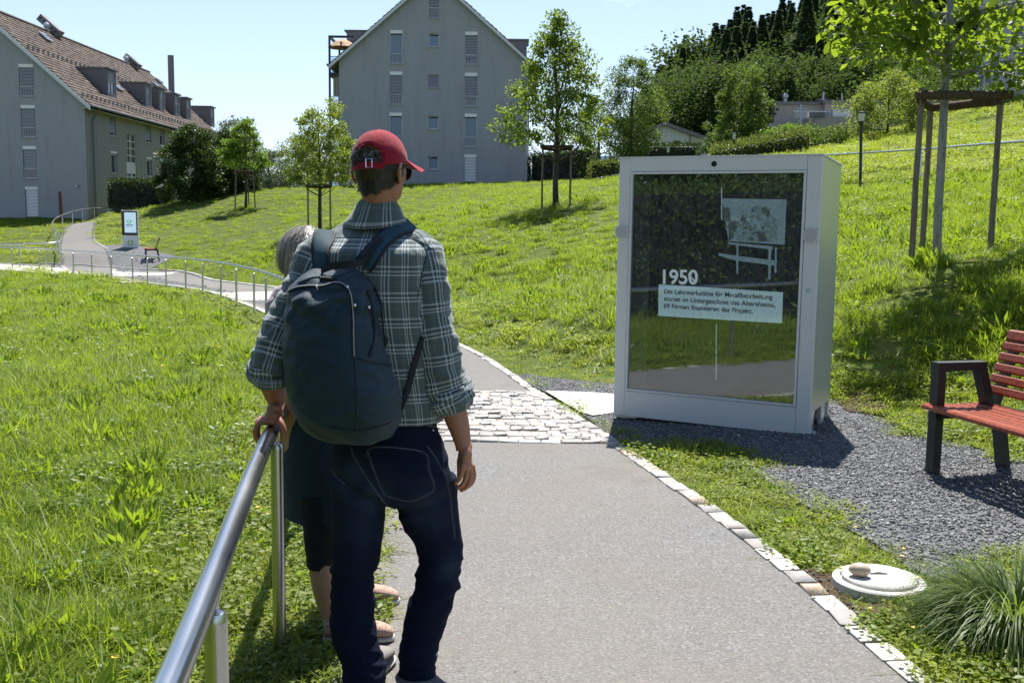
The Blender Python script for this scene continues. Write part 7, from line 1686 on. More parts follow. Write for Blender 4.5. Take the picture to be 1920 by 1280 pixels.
    # collar: stand and fallen leaf
    def collar():
        n = 60; ang = np.linspace(0, 2*PI, n+1); V = []; UV = []; cy, sy = math.cos(yaw), math.sin(yaw)
        prof = [(710,400,.070,.062,0),(712,386,.066,.060,.010),(712.5,382.5,.068,.062,.012),(711.5,386,.074,.068,.010),(709,396,.084,.078,.003),(707,406,.096,.090,-.006),(705,414,.108,.100,-.014),(705,415.5,.106,.098,-.015)]
        for j, (u, v, a, b, dz) in enumerate(prof):
            c0 = at(u, v, 3.395); lx, ly = a*np.cos(ang), b*np.sin(ang); V.append(np.stack([c0[0]+cy*lx-sy*ly, c0[1]+sy*lx+cy*ly, c0[2]-np.sin(ang)*dz*1.6-.030*np.maximum(0, np.sin(ang))], 1)); UV.append(np.stack([ang*.085, np.full(n+1, j*.012)], 1))
        V = np.array(V).reshape(-1, 3); UV = np.array(UV).reshape(-1, 2); i = np.arange(len(prof)*(n+1)).reshape(len(prof), n+1); F = np.stack([i[:-1,:-1].ravel(), i[:-1,1:].ravel(), i[1:,1:].ravel(), i[1:,:-1].ravel()], 1)
        return np_mesh('collar', V, F, M['plaid'], shirt, True, uv=UV)
    collar()
    bs = [bvh_of(shirt), bvh_of(rs), bvh_of(ls)]
    seam('yoke_seam', [(600,452),(640,446),(700,447),(745,446),(785,452),(815,470)], .0015, bs, 'navy_cloth', shirt); seam('arm_seam', [(806,450),(800,475),(790,520),(783,560)], .0016, bs, 'navy_cloth', shirt)
    # ---- bare body in one skin: head, neck, arms, hands
    b = MB(); hc = at(713, 309, 3.375); hy, hp = math.radians(-24), math.radians(-3); H, HR3 = head_frame(hc, hy, hp)
    def el(p, r, n=20): b.sphere(H(p), r, n, R=HR3)
    el((0,-.005,.012), (.074,.095,.088), 28); el((0,.035,-.035), (.062,.060,.075)); el((0,.048,-.082), (.050,.046,.042)); el((0,.073,-.112), (.024,.020,.018), 12)
    el((0,.094,-.036), (.013,.020,.030), 12); el((0,.105,-.047), (.015,.014,.012), 12); el((0,.088,-.080), (.022,.012,.012), 12); el((.03,.072,-.035), (.026,.020,.022), 12); el((-.03,.072,-.035), (.026,.020,.022), 12); el((0,.082,-.002), (.05,.018,.016), 14)
    for sx in (1, -1):
        el((sx*.052,.012,-.072), (.016,.040,.040), 12)
        for k in range(9):        # ear rim, lobe and bowl
            a = -1.9+k*.48; b.sphere(H((sx*(.079+.010*math.sin(k*.4)), -.010-.018*math.cos(a)*1.0, -.026+.030*math.sin(a))), .0072, 8)
        el((sx*.076,-.008,-.028), (.006,.015,.024), 10); el((sx*.076,-.001,-.056), (.006,.009,.010), 10)
    nk = [H((0,-.018,-.03)), H((0,-.020,-.075)), at(714,378,3.385), at(711,400,3.385), at(705,430,3.37)]; b.tube(bez(nk, 16), list(np.interp(np.linspace(0, 1, len(bez(nk, 16))), [0, .35, .7, 1], [.054, .054, .056, .07])), 22)
    b.sphere(at(698,490,3.37), (.13,.075,.06), 20); b.tube([at(700,490,3.37), at(700,600,3.36), at(722,760,3.375), at(735,870,3.365)], [.11,.13,.13,.13], 18)
    for rows in (LL, RL): b.tube([at(r[0], r[1], r[2]) for r in rows], [r[3]*.78 for r in rows], 14)
    RA = [(772,488,3.345,.045),(801,545,3.315,.05),(818,650,3.306,.046),(838,728,3.316,.043),(853,775,3.315,.0405),(862,805,3.305,.034),(868,830,3.298,.0275),(871,842,3.295,.0285)]
    LA = [(618,488,3.385,.045),(574,545,3.348,.05),(527,635,3.288,.046),(508,690,3.262,.043),(510,716,3.292,.041),(514,738,3.335,.034),(519,753,3.372,.0285)]
    for A_ in (RA, LA): R_ = crv([[*at(r[0], r[1], r[2]), r[3]] for r in A_], 26); b.tube([r[:3] for r in R_], list(R_[:,3]), 20)
    # right hand hanging, fingers loosely curled
    b.sphere(at(873,857,3.287), (.021,.036,.044), 16, R=roty(.12)); b.sphere(at(876,868,3.287), (.0185,.040,.024), 14)
    for (p, q, r_, e, rad) in (((869,869,3.252),(866,886,3.245),(861,898,3.247),(855,905,3.252),.0092),((875,873,3.272),(874,893,3.266),(868,907,3.268),(859,914,3.274),.0100),((881,874,3.294),(882,896,3.290),(876,911,3.292),(865,918,3.298),.0103),((885,870,3.315),(888,891,3.313),(884,905,3.314),(875,913,3.318),.0098),((866,846,3.315),(862,866,3.330),(862,882,3.335),(861,893,3.337),.0108)):
        P_ = bez([at(*p), at(*q), at(*r_), at(*e)], 12); b.tube(P_, list(np.linspace(rad*1.05, rad*.80, len(P_))), 10); b.sphere(P_[-1], rad*.80, 8); b.sphere(at(*q), rad*1.06, 8)
    # left hand closed round the rail
    rc = rail_at_y(3.40); r2 = rail_at_y(3.7); tv = (r2-rc)/np.linalg.norm(r2-rc); lv = np.array([-tv[1], tv[0], 0]); lv /= np.linalg.norm(lv); uv_ = np.cross(tv, lv)*-1; uv_ = Z3
    def Q(s, l, h): return rc+tv*s+lv*l+uv_*h
    R3r = np.stack([tv, lv, Z3], 1)
    b.sphere(Q(.0,.004,.040), (.044,.042,.0165), 18, R=R3r); b.sphere(Q(-.008,-.012,.058), (.034,.030,.022), 14, R=R3r); b.tube([at(519,753,3.372), Q(-.012,-.014,.072), Q(-.004,-.004,.050)], [.0285,.027,.024], 16)
    for s, g_, rad in ((-.036,.0,.0092),(-.0135,.004,.0101),(.0095,.006,.0104),(.032,.003,.0099)):
        P_ = bez([Q(s*.92,.018,.040), Q(s,.036,.034+g_), Q(s,.0475,.006), Q(s,.040,-.022), Q(s+.002,.018,-.0365)], 16); b.tube(P_, list(np.linspace(rad*1.1, rad*.82, len(P_))), 10); b.sphere(P_[-1], rad*.82, 8); b.sphere(Q(s,.036,.034+g_), rad*1.14, 8)
    P_ = bez([Q(-.020,-.016,.055), Q(-.044,-.036,.034), Q(-.052,-.045,.006), Q(-.046,-.041,-.020)], 12); b.tube(P_, list(np.linspace(.0145, .0095, len(P_))), 10); b.sphere(P_[-1], .0095, 8)
    body = remesh(b, .0034, 3, 'body', M['skin'], t)
    MB().tube([Q(.0095+.0128*math.cos(a)*0, .043, .020)+tv*.0118*math.cos(a)+ (lv*.6+Z3*.8)*.0118*math.sin(a) for a in np.linspace(0, 2*PI, 16, endpoint=False)], .0012, 5, closed=True).build('ring', M['chrome'], t)
    # ---- hair
    rng = np.random.default_rng(3); hb = MB(); nphi, nzv = 48, 16; V = []
    for i in range(nzv+1):
        for j in range(nphi+1):
            ph = -1.95+3.9*j/nphi; w = abs(ph)/1.95; zt = .035; zb = -.104+.064*w**1.6+.006*math.sin(ph*9); z = zt+(zb-zt)*i/nzv; rr = max(math.sqrt(max(.02, 1-((z-.012)/.115)**2)), .80 if z < 0 else 0); taper = .0035+.0065*(1-i/nzv)
            x = (.074*rr+taper)*math.sin(ph); y = -.005-(.095*rr*(1-.10*i/nzv)+taper)*math.cos(ph)*1.0
            if z < -.045: y += .35*(-.045-z)*math.cos(ph)*.25
            V.append(H((x, y, z)))
    F = [(i*(nphi+1)+j, i*(nphi+1)+j+1, (i+1)*(nphi+1)+j+1, (i+1)*(nphi+1)+j) for i in range(nzv) for j in range(nphi)]
    hair = MB().add(V, F).build('hair', M['hair_dark'], t, smooth=True)
    hs = MB(); V = np.array(V)
    for _ in range(3200):
        i, j = rng.integers(1, nzv), rng.integers(0, nphi); p = V[i*(nphi+1)+j]+rng.normal(0, .002, 3); dn = V[min(i+2, nzv)*(nphi+1)+j]-p+rng.normal(0, .003, 3); dn = dn/np.linalg.norm(dn)*rng.uniform(.010, .022); o_ = p-H((0, 0, -.02)); o_ /= np.linalg.norm(o_); sd = np.cross(dn, o_); sd = sd/np.linalg.norm(sd)*.0008
        hs.add([p-sd+o_*.001, p+sd+o_*.001, p+dn+o_*.0025], [(0, 1, 2)])
    tag(hs.build('hair_strands', M['hair_dark'], hair), kind='stuff')
    # ---- cap (worn a little askew)
    H_head, HR_head = H, HR3; H, HR3 = head_frame(hc, math.radians(-15), math.radians(-2), math.radians(-2))
    hb = MB(); cs = .1; n = 64; m_ = 20; V = []; rim = []
    for i in range(m_+1):
        for j in range(n):
            ph = 2*PI*j/n; fr = (1-math.cos(ph))/2 if False else 0; el0 = math.radians(8)*math.cos(ph) + math.radians(-5); e_ = el0+(PI/2-el0)*i/m_
            ce, se = math.cos(e_), math.sin(e_); x = .0845*ce**.94*math.sin(ph); y = .104*ce**.94*math.cos(ph)-.004; z = .010+.098*se*(1+.0*math.cos(ph)); V.append((x, y, z))
    V = np.array(V); V = V*(1+.010*np.array([mn.noise(Vector(p*28)) for p in V])[:,None]); F = []
    def arch(p): return p[1] < 0 and (p[0]/.046)**2+((p[2]-.004)/.052)**2 < 1
    for i in range(m_):
        for j in range(n):
            q = [i*n+j, i*n+(j+1) % n, (i+1)*n+(j+1) % n, (i+1)*n+j]
            if not arch(V[q].mean(0)): F.append(q)
    cap = MB().add(H(V), F).build('cap', M['red'], t, smooth=True); so = cap.modifiers.new('s', 'SOLIDIFY'); so.thickness = .003; so.offset = -1
    # arch hem, strap with buckle, button, eyelets, panel seams
    ar = [];
    for a in np.linspace(.03, PI-.03, 30):
        x, z = .046*math.cos(a), .004+.052*math.sin(a); sz = min(.97, max(-.2, (z-.010)/.098)); r = math.sqrt(max(0, 1-sz*sz))**.94; y = -.004-.104*r*math.sqrt(max(.02, 1-(x/(.0845*r))**2)); ar.append(H((x*1.01, y*1.012, z)))
    MB().tube(ar, .0026, 6).build('arch_hem', M['red'], cap, smooth=True)
    m = MB(); ring = []
    for ph in np.linspace(-.85, .62, 26): ring.append(((.0865*math.sin(ph)), -.004-.107*math.cos(ph), -.012))
    m.loft([[H((x*1.0, y, z-.011)), H((x*1.03, y*1.03, z-.010)), H((x*1.03, y*1.03, z+.010)), H((x, y, z+.011))] for x, y, z in ring]); m.build('strap', M['red'], cap)
    m = MB(); ph = .10; bx, by = .0885*math.sin(ph), -.004-.1105*math.cos(ph); q = [(bx-.010, by-.001, -.018), (bx+.010, by, -.019), (bx+.010, by, .007), (bx-.010, by-.001, .008)]; m.tube([H(p) for p in q], .0014, 6, closed=True); m.build('buckle', M['chrome'], cap)
    m = MB(); m.sphere(H((0, -.004, .108)), (.011, .011, .005), 14, R=HR3); m.build('button', M['red'], cap, smooth=True)
    for ph in (.62, -.62, 1.7, -1.7, 2.5):
        e_ = .62; x = .0845*math.cos(e_)**.94*math.sin(ph+PI); y = .104*math.cos(e_)**.94*math.cos(ph+PI)-.004; z = .010+.098*math.sin(e_); c0 = np.array([x, y, z])*1.012; nn = np.array([x/.0845**2, y/.104**2, z/.098**2]); nn /= np.linalg.norm(nn); e1, e2 = _frame(nn)
        MB().tube([H(c0+.0042*(math.cos(a)*e1+math.sin(a)*e2)) for a in np.linspace(0, 2*PI, 14, endpoint=False)], .0016, 6, closed=True).build('eyelet', M['red'], cap, smooth=True)
    for ph in (0, PI/3, 2*PI/3, PI, -PI/3, -2*PI/3):
        pts = []
        for e_ in np.linspace(.02 if ph != PI else .62, 1.5, 18): pts.append(H((.0845*1.004*math.cos(e_)**.94*math.sin(ph), .104*1.004*math.cos(e_)**.94*math.cos(ph)-.004, .010+.098*1.006*math.sin(e_))))
        MB().tube(pts, .0011, 5).build('panel_seam', M['red'], cap, smooth=True)
    V = []; na, nb = 24, 8
    for k in range(2):
        for i in range(nb+1):
            for j in range(na+1):
                ph = -1.10+2.20*j/na; s_ = i/nb; x0, y0 = .0835*math.sin(ph), .101*math.cos(ph)-.004; ex = .098*s_*math.cos(ph*.9)**.7; x = x0*(1+.10*s_); y = y0+ex; z = .009-.020*s_-.024*(x/.085)**2*(.4+.6*s_)-k*.0035; ca, sa = math.cos(-.30), math.sin(-.30); x, y = x*ca-y*sa, x*sa+y*ca; V.append(H((x, y, z+.012)))
    F = []; nn = (nb+1)*(na+1)
    for i in range(nb):
        for j in range(na): q = [i*(na+1)+j, i*(na+1)+j+1, (i+1)*(na+1)+j+1, (i+1)*(na+1)+j]; F.append(q); F.append([p+nn for p in reversed(q)])
    for j in range(na): F.append([nb*(na+1)+j, nb*(na+1)+j+1, nb*(na+1)+j+1+nn, nb*(na+1)+j+nn])
    for i in range(nb):
        for j in (0, na): F.append([i*(na+1)+j, (i+1)*(na+1)+j, (i+1)*(na+1)+j+nn, i*(na+1)+j+nn])
    MB().add(V, F).build('peak', M['red'], cap, smooth=True)
    # hair tuft showing through the arch
    hs = MB()
    for _ in range(420):
        a = rng.uniform(0, PI); r = math.sqrt(rng.random()); x, z = .042*r*math.cos(a), .002+.046*r*math.sin(a); p = H((x, -.099+.25*x*x*10-.0+(z-.01)*.18, z)); d = H((x+rng.normal(-.010, .010), -.109+rng.normal(0, .003), z-.014+rng.normal(0, .008)))-p; sd = rng.normal(0, 1, 3)*.0009
        hs.add([p-sd, p+sd, p+d*.6+np.array([0, 0, .004]), p+d], [(0, 1, 2), (1, 3, 2)])
    tag(hs.build('hair_tuft', M['hair_grey'] if False else M['hair_dark'], hair), kind='stuff')
    hs = MB()
    for _ in range(90):
        x, z = rng.normal(-.004, .014), rng.normal(.026, .006); p = H((x, -.104, z)); d = H((x+rng.normal(.008, .012), -.112, z-.012+rng.normal(0, .005)))-p; sd = rng.normal(0, 1, 3)*.0008; hs.add([p-sd, p+sd, p+d], [(0, 1, 2)])
    tag(hs.build('grey_hair', M['hair_silver'], hair), kind='stuff')
    hs = MB()
    for _ in range(200):
        x, z = .078+rng.normal(0, .002), rng.uniform(-.03, .004); p = H((x, .012+rng.normal(0, .008), z)); d = H((x+.002, .014+rng.normal(0, .004), z-.012))-p; sd = rng.normal(0, 1, 3)*.0008; hs.add([p-sd, p+sd, p+d], [(0, 1, 2)])
    tag(hs.build('sideburn', M['hair_grey'], hair), kind='stuff')
    H, HR3 = H_head, HR_head
    # ---- sunglasses
    g_ = MB()
    for sx in (1, -1): g_.tube([H((sx*.081, -.008, -.006)), H((sx*.080, .04, -.004)), H((sx*.074, .092, -.006))], .0028, 6)
    for sx in (1, -1):
        rim = [H((sx*(.036+.034*math.cos(a)), .105-.020*((.036+.034*math.cos(a))/.07)**2*1.2, -.018+.024*math.sin(a))) for a in np.linspace(0, 2*PI, 24, endpoint=False)]; g_.tube(rim, .0028, 6, closed=True)
    g_.tube([H((-.008, .108, -.010)), H((.008, .108, -.010))], .003, 6); gl = g_.build('sunglasses', M['black_gloss'], t, smooth=True)
    for sx in (1, -1):
        rim = [H((sx*(.036+.033*math.cos(a)), .105-.020*((.036+.033*math.cos(a))/.07)**2*1.2, -.018+.023*math.sin(a))) for a in np.linspace(0, 2*PI, 24, endpoint=False)]; MB().prism(rim, (H((0, .0015, 0))-H((0, 0, 0)))).build('lens', M['lens'], gl)
    # ---- shoes
    for (u, v, Y, yw) in ((694,1293,3.275,-.30),(792,1286,3.365,-.12)):
        c0 = at(u-12, v, Y); gz = th(c0[0], c0[1])+.016; R3 = rotz(yw); sh = MB(); rows = [(-.060,.028,.030,.045),(-.045,.034,.055,.055),(0,.040,.085,.050),(.06,.044,.060,.040),(.12,.047,.048,.032),(.17,.040,.036,.024),(.195,.020,.020,.014)]
        X, Yv, _ = sell(20, 2.4); sh.loft([[np.array([c0[0], c0[1], gz+.022+h/2])+R3 @ np.array([w*x, y0, h/2*zz]) for x, zz in zip(X, Yv)] for y0, w, h, _ in crv(rows, 18)]); s_ = sh.build('shoe', M['shoe_grey'], t, smooth=True)
        so = MB(); so.loft([[np.array([c0[0], c0[1], gz+.012])+R3 @ np.array([(w+.004)*x, y0*1.02, .012*zz]) for x, zz in zip(X, Yv)] for y0, w, h, _ in crv(rows, 18)]); so.build('sole', M['sole'], s_, smooth=True)
    return t, shirt, bs, jeans
MAN, SHIRT, BS, JEANS = man()

# ---------------------------------------------------------------- the backpack he wears
def backpack():
    yaw = math.radians(-24); base = at(645, 826, 3.17); t = thing('backpack', 'dark petrol blue backpack with black zips worn by the man in the red cap', 'backpack', base)
    rows = [(640,500,3.265,.050,.022),(636,505,3.25,.082,.045),(631,515,3.23,.108,.068),(625,531,3.21,.126,.088),(621,560,3.195,.145,.102),(622,600,3.185,.153,.110),(626,640,3.175,.160,.117),(634,690,3.165,.170,.122),(644,735,3.16,.177,.124),(650,770,3.165,.174,.120),(654,798,3.175,.158,.106),(657,815,3.19,.130,.088),(659,824,3.205,.095,.066),(660,828,3.21,.06,.04)]
    n = 132; R_ = crv([[*at(r[0], r[1], r[2]), r[3], r[4]] for r in rows], 130); X, Yv, _ = sell(n, 2.7); c, s = math.cos(yaw), math.sin(yaw); V = []
    zt, zb = R_[0][2], R_[-1][2]
    BF = [([(590,577),(615,562),(640,556),(655,553)],.014,7),([(585,556),(612,548),(640,545)],-.008,6),([(540,600),(548,572),(572,556)],.010,7),([(556,612),(580,590),(610,580)],-.006,8),([(618,600),(640,575),(652,560)],-.007,6),([(560,528),(592,518),(640,514),(664,512)],.008,5),([(664,512),(684,522),(694,545)],.009,6),([(600,526),(640,530)],-.008,5),([(670,560),(690,600),(694,640)],.006,7),([(668,690),(700,700),(740,720)],.007,8),([(672,740),(710,736),(752,752)],.005,8),([(600,786),(650,776),(664,770)],.006,8),([(560,770),(610,802),(660,812)],.006,7),([(680,790),(720,790),(748,780)],.006,7),([(536,640),(560,660),(600,664)],.004,9),([(700,660),(725,668)],.006,5)]
    for r in R_:
        lx, ly = r[3]*X, r[4]*Yv; P = np.stack([r[0]+c*lx-s*ly, r[1]+s*lx+c*ly, np.full(n, r[2])], 1); tt = (zt-r[2])/(zt-zb)
        d = nz(P, 8, (1, 1, 1.5), 2.)*.012*(1.25-tt)+nz(P, 19, (1.2, 1.2, 1.7), 8.)*.007*(1.2-tt)
        # slanting soft folds in the upper half
        d = d+.011*np.exp(-((tt-.24)/.13)**2)*np.sin(P[:,0]*34+P[:,2]*66)*(.5+nz(P, 7, off=4.))+.006*np.exp(-((tt-.10)/.05)**2)*np.sin(P[:,0]*58-P[:,2]*40)+.004*np.exp(-((tt-.97)/.08)**2)*np.sin(P[:,0]*55+P[:,2]*90)
        d = d+crease(P, BF); nx, ny = P[:,0]-r[0], P[:,1]-r[1]; L = np.hypot(nx, ny)+1e-6; P[:,0] += nx/L*d; P[:,1] += ny/L*d; V.append(P)
    k = len(R_); V = np.array(V).reshape(-1, 3); i = np.arange(k*n).reshape(k, n); F = np.stack([i[:-1].ravel(), np.roll(i, -1, 1)[:-1].ravel(), np.roll(i, -1, 1)[1:].ravel(), i[1:].ravel()], 1)
    V = np.vstack([V, R_[0,:3]+np.array([0, 0, .004]), R_[-1,:3]-np.array([0, 0, .004])]); a, b = len(V)-2, len(V)-1
    F = np.vstack([F, [(i[0,j], a, i[0,(j+1) % n], i[0,(j+1) % n]) for j in range(0)]]) if False else F
    mb = MB().add(V, [tuple(f) for f in F]+[(i[0,(j+1) % n], i[0,j], a) for j in range(n)]+[(i[-1,j], i[-1,(j+1) % n], b) for j in range(n)])
    bag = mb.build('bag', M['pack'], t, smooth=True); bb = bvh_of(bag)
    # zips
    z1 = [(532,560),(540,548),(556,540),(580,537),(606,537),(628,531),(645,535),(655,546),(660,565),(662,600),(663,640),(664,668)]
    ribbon('zip', z1, .0105, .003, bb, .002, 'webbing', t, 3); seam('zip_teeth', z1, .0022, bb, 'chrome' if False else 'frame_grey', t, .0048)
    z2 = [(688,545),(697,575),(701,610),(700,640),(693,668)]; ribbon('zip', z2, .008, .003, bb, .002, 'webbing', t, 3)
    seam('panel_seam', [(664,668),(667,710),(668,750),(667,785),(664,803)], .0022, bb, 'webbing', t, .001)
    seam('panel_seam', [(672,672),(700,680),(724,684),(746,690)], .0022, bb, 'webbing', t, .001); seam('panel_seam', [(620,800),(660,806),(700,802),(735,790)], .002, bb, 'webbing', t, .001); seam('panel_seam', [(560,530),(590,520),(625,519),(650,512),(668,508)], .0028, bb, 'pack', t, .001)
    seam('panel_seam', [(676,505),(700,530),(712,565),(718,610),(722,650)], .003, bb, 'webbing', t, .001)
    for (u, v, u2, v2) in ((652,541,645,552),(665,572,671,592),(689,576,690,597)):
        q = onsurf(bb, u, v, .006); q2 = onsurf(bb, u2, v2, .010)
        if q and q2:
            a, b_ = q[0], q2[0]; m = MB().sphere(a, (.006, .006, .006), 8); p = m.build('zip_pull', M['chrome'], t, smooth=True)
            sd = np.cross((b_-a)/np.linalg.norm(b_-a), q[1])*.0045; MB().tube([a, a*.5+b_*.5+sd, b_, a*.5+b_*.5-sd], .0014, 6, closed=True).build('pull_loop', M['webbing'], p)
    q = onsurf(bb, 614, 526, .004)
    ribbon('clip', [(601,525),(615,524),(630,527)], .013, .008, bb, .004, 'webbing', t, 2); seam('logo_tag', [(596,536),(597,544)], .004, bb, 'frame_grey', t, .004)
    c_ = bez([at(602, 508, 3.195), at(622, 500, 3.165), at(648, 496.5, 3.15), at(672, 494, 3.16), at(692, 488, 3.19)], 28)
    o = MB().loft([[p+Z3*.012-Y3*.002, p+Z3*.012+Y3*.004, p-Z3*.010+Y3*.004, p-Z3*.010-Y3*.002] for p in c_]).build('grab_handle', M['webbing'], t); shade_auto(o, 50)
    # shoulder straps over the shirt
    for pts, w in (([(606,505),(604,480),(606,455),(612,432),(622,416),(630,408)], .062), ([(684,498),(700,477),(716,457),(733,441),(752,430),(768,425)], .060)):
        o, P, S, N_, ws = ribbon('shoulder_strap', pts, w, .011, BS, .004, 'strap_pad', t, 8)
        for sg in (1, -1):
            m = MB(); m.tube([p+s_*sg*h*.5+nn*.005 for p, s_, nn, h in zip(P, S, N_, ws)], .0055, 7); m.build('strap_piping', M['webbing'], o, smooth=True)
    o, P, S, N_, ws = ribbon('load_strap', [(686,494),(696,478),(706,463),(713,455)], .026, .006, BS, .018, 'webbing', t, 4); k = len(P)//2
    R3 = np.stack([S[k], np.cross(N_[k], S[k]), N_[k]], 1); MB().box(P[1]+N_[1]*.008, (.034, .022, .010), np.stack([S[1], np.cross(N_[1], S[1]), N_[1]], 1), bev=.003).build('buckle', M['webbing'], t)
    # lower webbing from strap to pack, side buckle
    ribbon('lower_strap', [(791,632),(784,655),(776,684),(769,712),(760,742),(752,762)], .019, .004, [BS[0], bb], .005, 'webbing', t, 6)
    q = onsurf(bb, 722, 640, .010) or (at(722, 640, 3.2), np.array([0, -1., 0])); MB().box(q[0], (.018, .012, .030), rotz(.5) @ roty(.4), bev=.004).build('side_clip', M['webbing'], t)
    m = MB(); a, b_ = at(724, 655, 3.25), at(702, 668, 3.17); m.tube([a, b_], .010, 6); m.build('side_webbing', M['webbing'], t)
backpack()

# ---------------------------------------------------------------- the woman in front of him, and the far one
def woman():
    base = ground(625, 1200); t = thing('person', 'grey haired woman in navy dress and beige shoes, half hidden behind the man', 'person', base); b = MB()
    hc = at(573, 481, 3.92); H, HR3 = head_frame(hc, math.radians(-62), math.radians(-14))
    def el(p, r, n=18): b.sphere(H(p), r, n, R=HR3)
    el((0,0,.01), (.072,.090,.084)); el((0,.035,-.04), (.058,.055,.070)); el((0,.06,-.10), (.03,.03,.025), 12); el((0,.092,-.035), (.012,.018,.026), 12)
    for sx in (1, -1): el((sx*.074,-.005,-.03), (.008,.018,.026), 10); el((sx*.03,.065,-.03), (.022,.02,.018), 10)
    b.tube([H((0,-.015,-.04)), H((0,-.02,-.10)), at(578,552,3.90)], [.05,.05,.06], 16)
    b.tube([at(575,540,3.88), at(585,650,3.82), at(592,780,3.80), at(598,880,3.80)], [.12,.13,.14,.13], 18)
    NL = [(598,880,3.72,.066),(603,980,3.68,.058),(606,1050,3.665,.056),(613,1105,3.655,.052),(622,1150,3.645,.040),(628,1186,3.64,.033)]; FL = [(612,880,3.9,.066),(628,980,3.95,.058),(634,1035,3.99,.054),(640,1075,4.01,.050),(648,1108,4.02,.034)]
    for rows in (NL, FL): R_ = crv([[*at(r[0], r[1], r[2]), r[3]] for r in rows], 20); b.tube([r[:3] for r in R_], list(R_[:,3]), 18)
    for rows in ([(566,560,3.76,.05),(545,620,3.70,.045),(560,690,3.72,.04),(590,720,3.80,.03)], [(590,560,4.02,.05),(600,640,4.08,.045),(600,720,4.1,.035)]): b.tube([at(*r[:3]) for r in rows], [r[3] for r in rows], 14); b.sphere(at(*rows[-1][:3]), (.035,.045,.02), 10)
    for rows in ([(590,720,3.80)], [(600,720,4.1)]):
        c0 = at(*rows[0])
        for k in range(4): b.tube([c0+np.array([.02, -.03+.02*k, 0]), c0+np.array([.06, -.03+.02*k, -.01]), c0+np.array([.085, -.03+.02*k, -.035])], [.009,.008,.007], 8)
        b.tube([c0+np.array([.0, -.03, 0]), c0+np.array([.03, -.055, -.01])], [.010,.008], 8)
    remesh(b, .006, 4, 'body', M['skin_pale'], t)
    def tr(nm, rows, mt, fold=.006, e=2.2): return torso(rows, math.radians(-60), 40, 48, e, fold, 4., nm, mt, t)
    tr('top', [(592,730,3.82,.150,.125),(588,660,3.83,.150,.122),(582,600,3.86,.160,.120),(576,560,3.88,.165,.11),(573,535,3.89,.12,.09),(572,522,3.9,.062,.058)], 'pink_cloth', .010)
    sleeve([(577,545,3.80,.05),(560,553,3.72,.062),(541,565,3.68,.068),(533,582,3.67,.066),(533,605,3.68,.058)], 24, 32, .010, 1., 'sleeve', 'pink_cloth', t, .003)
    tr('dress', [(612,962,3.80,.190,.150),(612,945,3.80,.188,.150),(606,880,3.80,.175,.148),(600,810,3.80,.162,.140),(594,740,3.815,.150,.130),(590,700,3.82,.150,.125)], 'navy_cloth', .010, 2.3)
    for rows in ([(600,930,3.70,.082),(604,980,3.68,.074),(605,1020,3.67,.066),(606,1058,3.665,.0585),(606,1061,3.665,.055)], [(622,930,3.92,.08),(630,985,3.96,.070),(634,1030,3.985,.058)]): sleeve(rows, 26, 30, .003, 3., 'leggings', 'black_cloth', t, .002)
    # hair
    rng = np.random.default_rng(6); hb = MB(); n_, m_ = 40, 18; V = []
    for i in range(m_+1):
        for j in range(n_+1):
            ph = -2.1+4.2*j/n_; e_ = PI/2-(PI/2+.92)*i/m_; r = 1.0+.06*math.sin(ph*7+i*.5)*.5; x = .086*math.cos(e_)*math.sin(ph)*r; y = -.004-.104*math.cos(e_)*math.cos(ph)*r; z = .008+.102*math.sin(e_)*(1 if e_ > 0 else 1.15); V.append(H((x, y, z)))
    F = [(i*(n_+1)+j, i*(n_+1)+j+1, (i+1)*(n_+1)+j+1, (i+1)*(n_+1)+j) for i in range(m_) for j in range(n_)]
    hair = MB().add(V, F).build('hair', M['hair_grey'], t, smooth=True); V = np.array(V); hs = MB()
    for _ in range(2600):
        i, j = rng.integers(0, m_-1), rng.integers(0, n_); p = V[i*(n_+1)+j]+rng.normal(0, .004, 3); q = V[min(i+4, m_)*(n_+1)+min(n_, max(0, j+rng.integers(-1, 2)))]+rng.normal(0, .006, 3); o_ = p-hc; o_ /= np.linalg.norm(o_); sd = np.cross(q-p, o_); sd = sd/(np.linalg.norm(sd)+1e-9)*.0011; md = (p+q)/2+o_*.007
        hs.add([p-sd+o_*.002, p+sd+o_*.002, md+sd, md-sd, q+o_*rng.uniform(0, .006)], [(0, 1, 2, 3), (3, 2, 4)])
    tag(hs.build('hair_strands', M['hair_grey'], hair), kind='stuff')
    for (u, v, Y, yw) in ((738,1196,3.635,-PI/2+.06),(748,1124,4.02,-PI/2+.02)):
        tip = at(u, v, Y); gz = th(tip[0], tip[1])+.016; R3 = rotz(yw); c0 = tip-R3 @ np.array([0, .18, 0]); X, Yv, _ = sell(22, 2.4); rows = [(-.075,.028,.060),(-.05,.034,.070),(0,.036,.078),(.05,.040,.062),(.10,.042,.052),(.145,.037,.042),(.172,.024,.028),(.180,.010,.016)]
        m = MB(); m.loft([[np.array([c0[0], c0[1], gz+.020+h/2])+R3 @ np.array([w*x, y0, h/2*zz]) for x, zz in zip(X, Yv)] for y0, w, h in crv(rows, 20)]); s_ = m.build('shoe', M['suede'], t, smooth=True)
        m = MB(); m.loft([[np.array([c0[0], c0[1], gz+.011])+R3 @ np.array([(w+.003)*x, y0*1.02, .011*zz]) for x, zz in zip(X, Yv)] for y0, w, h in crv(rows, 20)]); m.build('sole', M['sole'], s_, smooth=True)
        for k in range(3):
            q = np.array([c0[0], c0[1], gz+.088-.008*k])+R3 @ np.array([0, .02+.022*k, 0]); w = R3 @ np.array([.022, 0, 0]); m = MB(); m.tube([q-w-Z3*.008, q+Z3*.002, q+w-Z3*.008], .0022, 5); m.build('lace', M['sole'], s_)
woman()
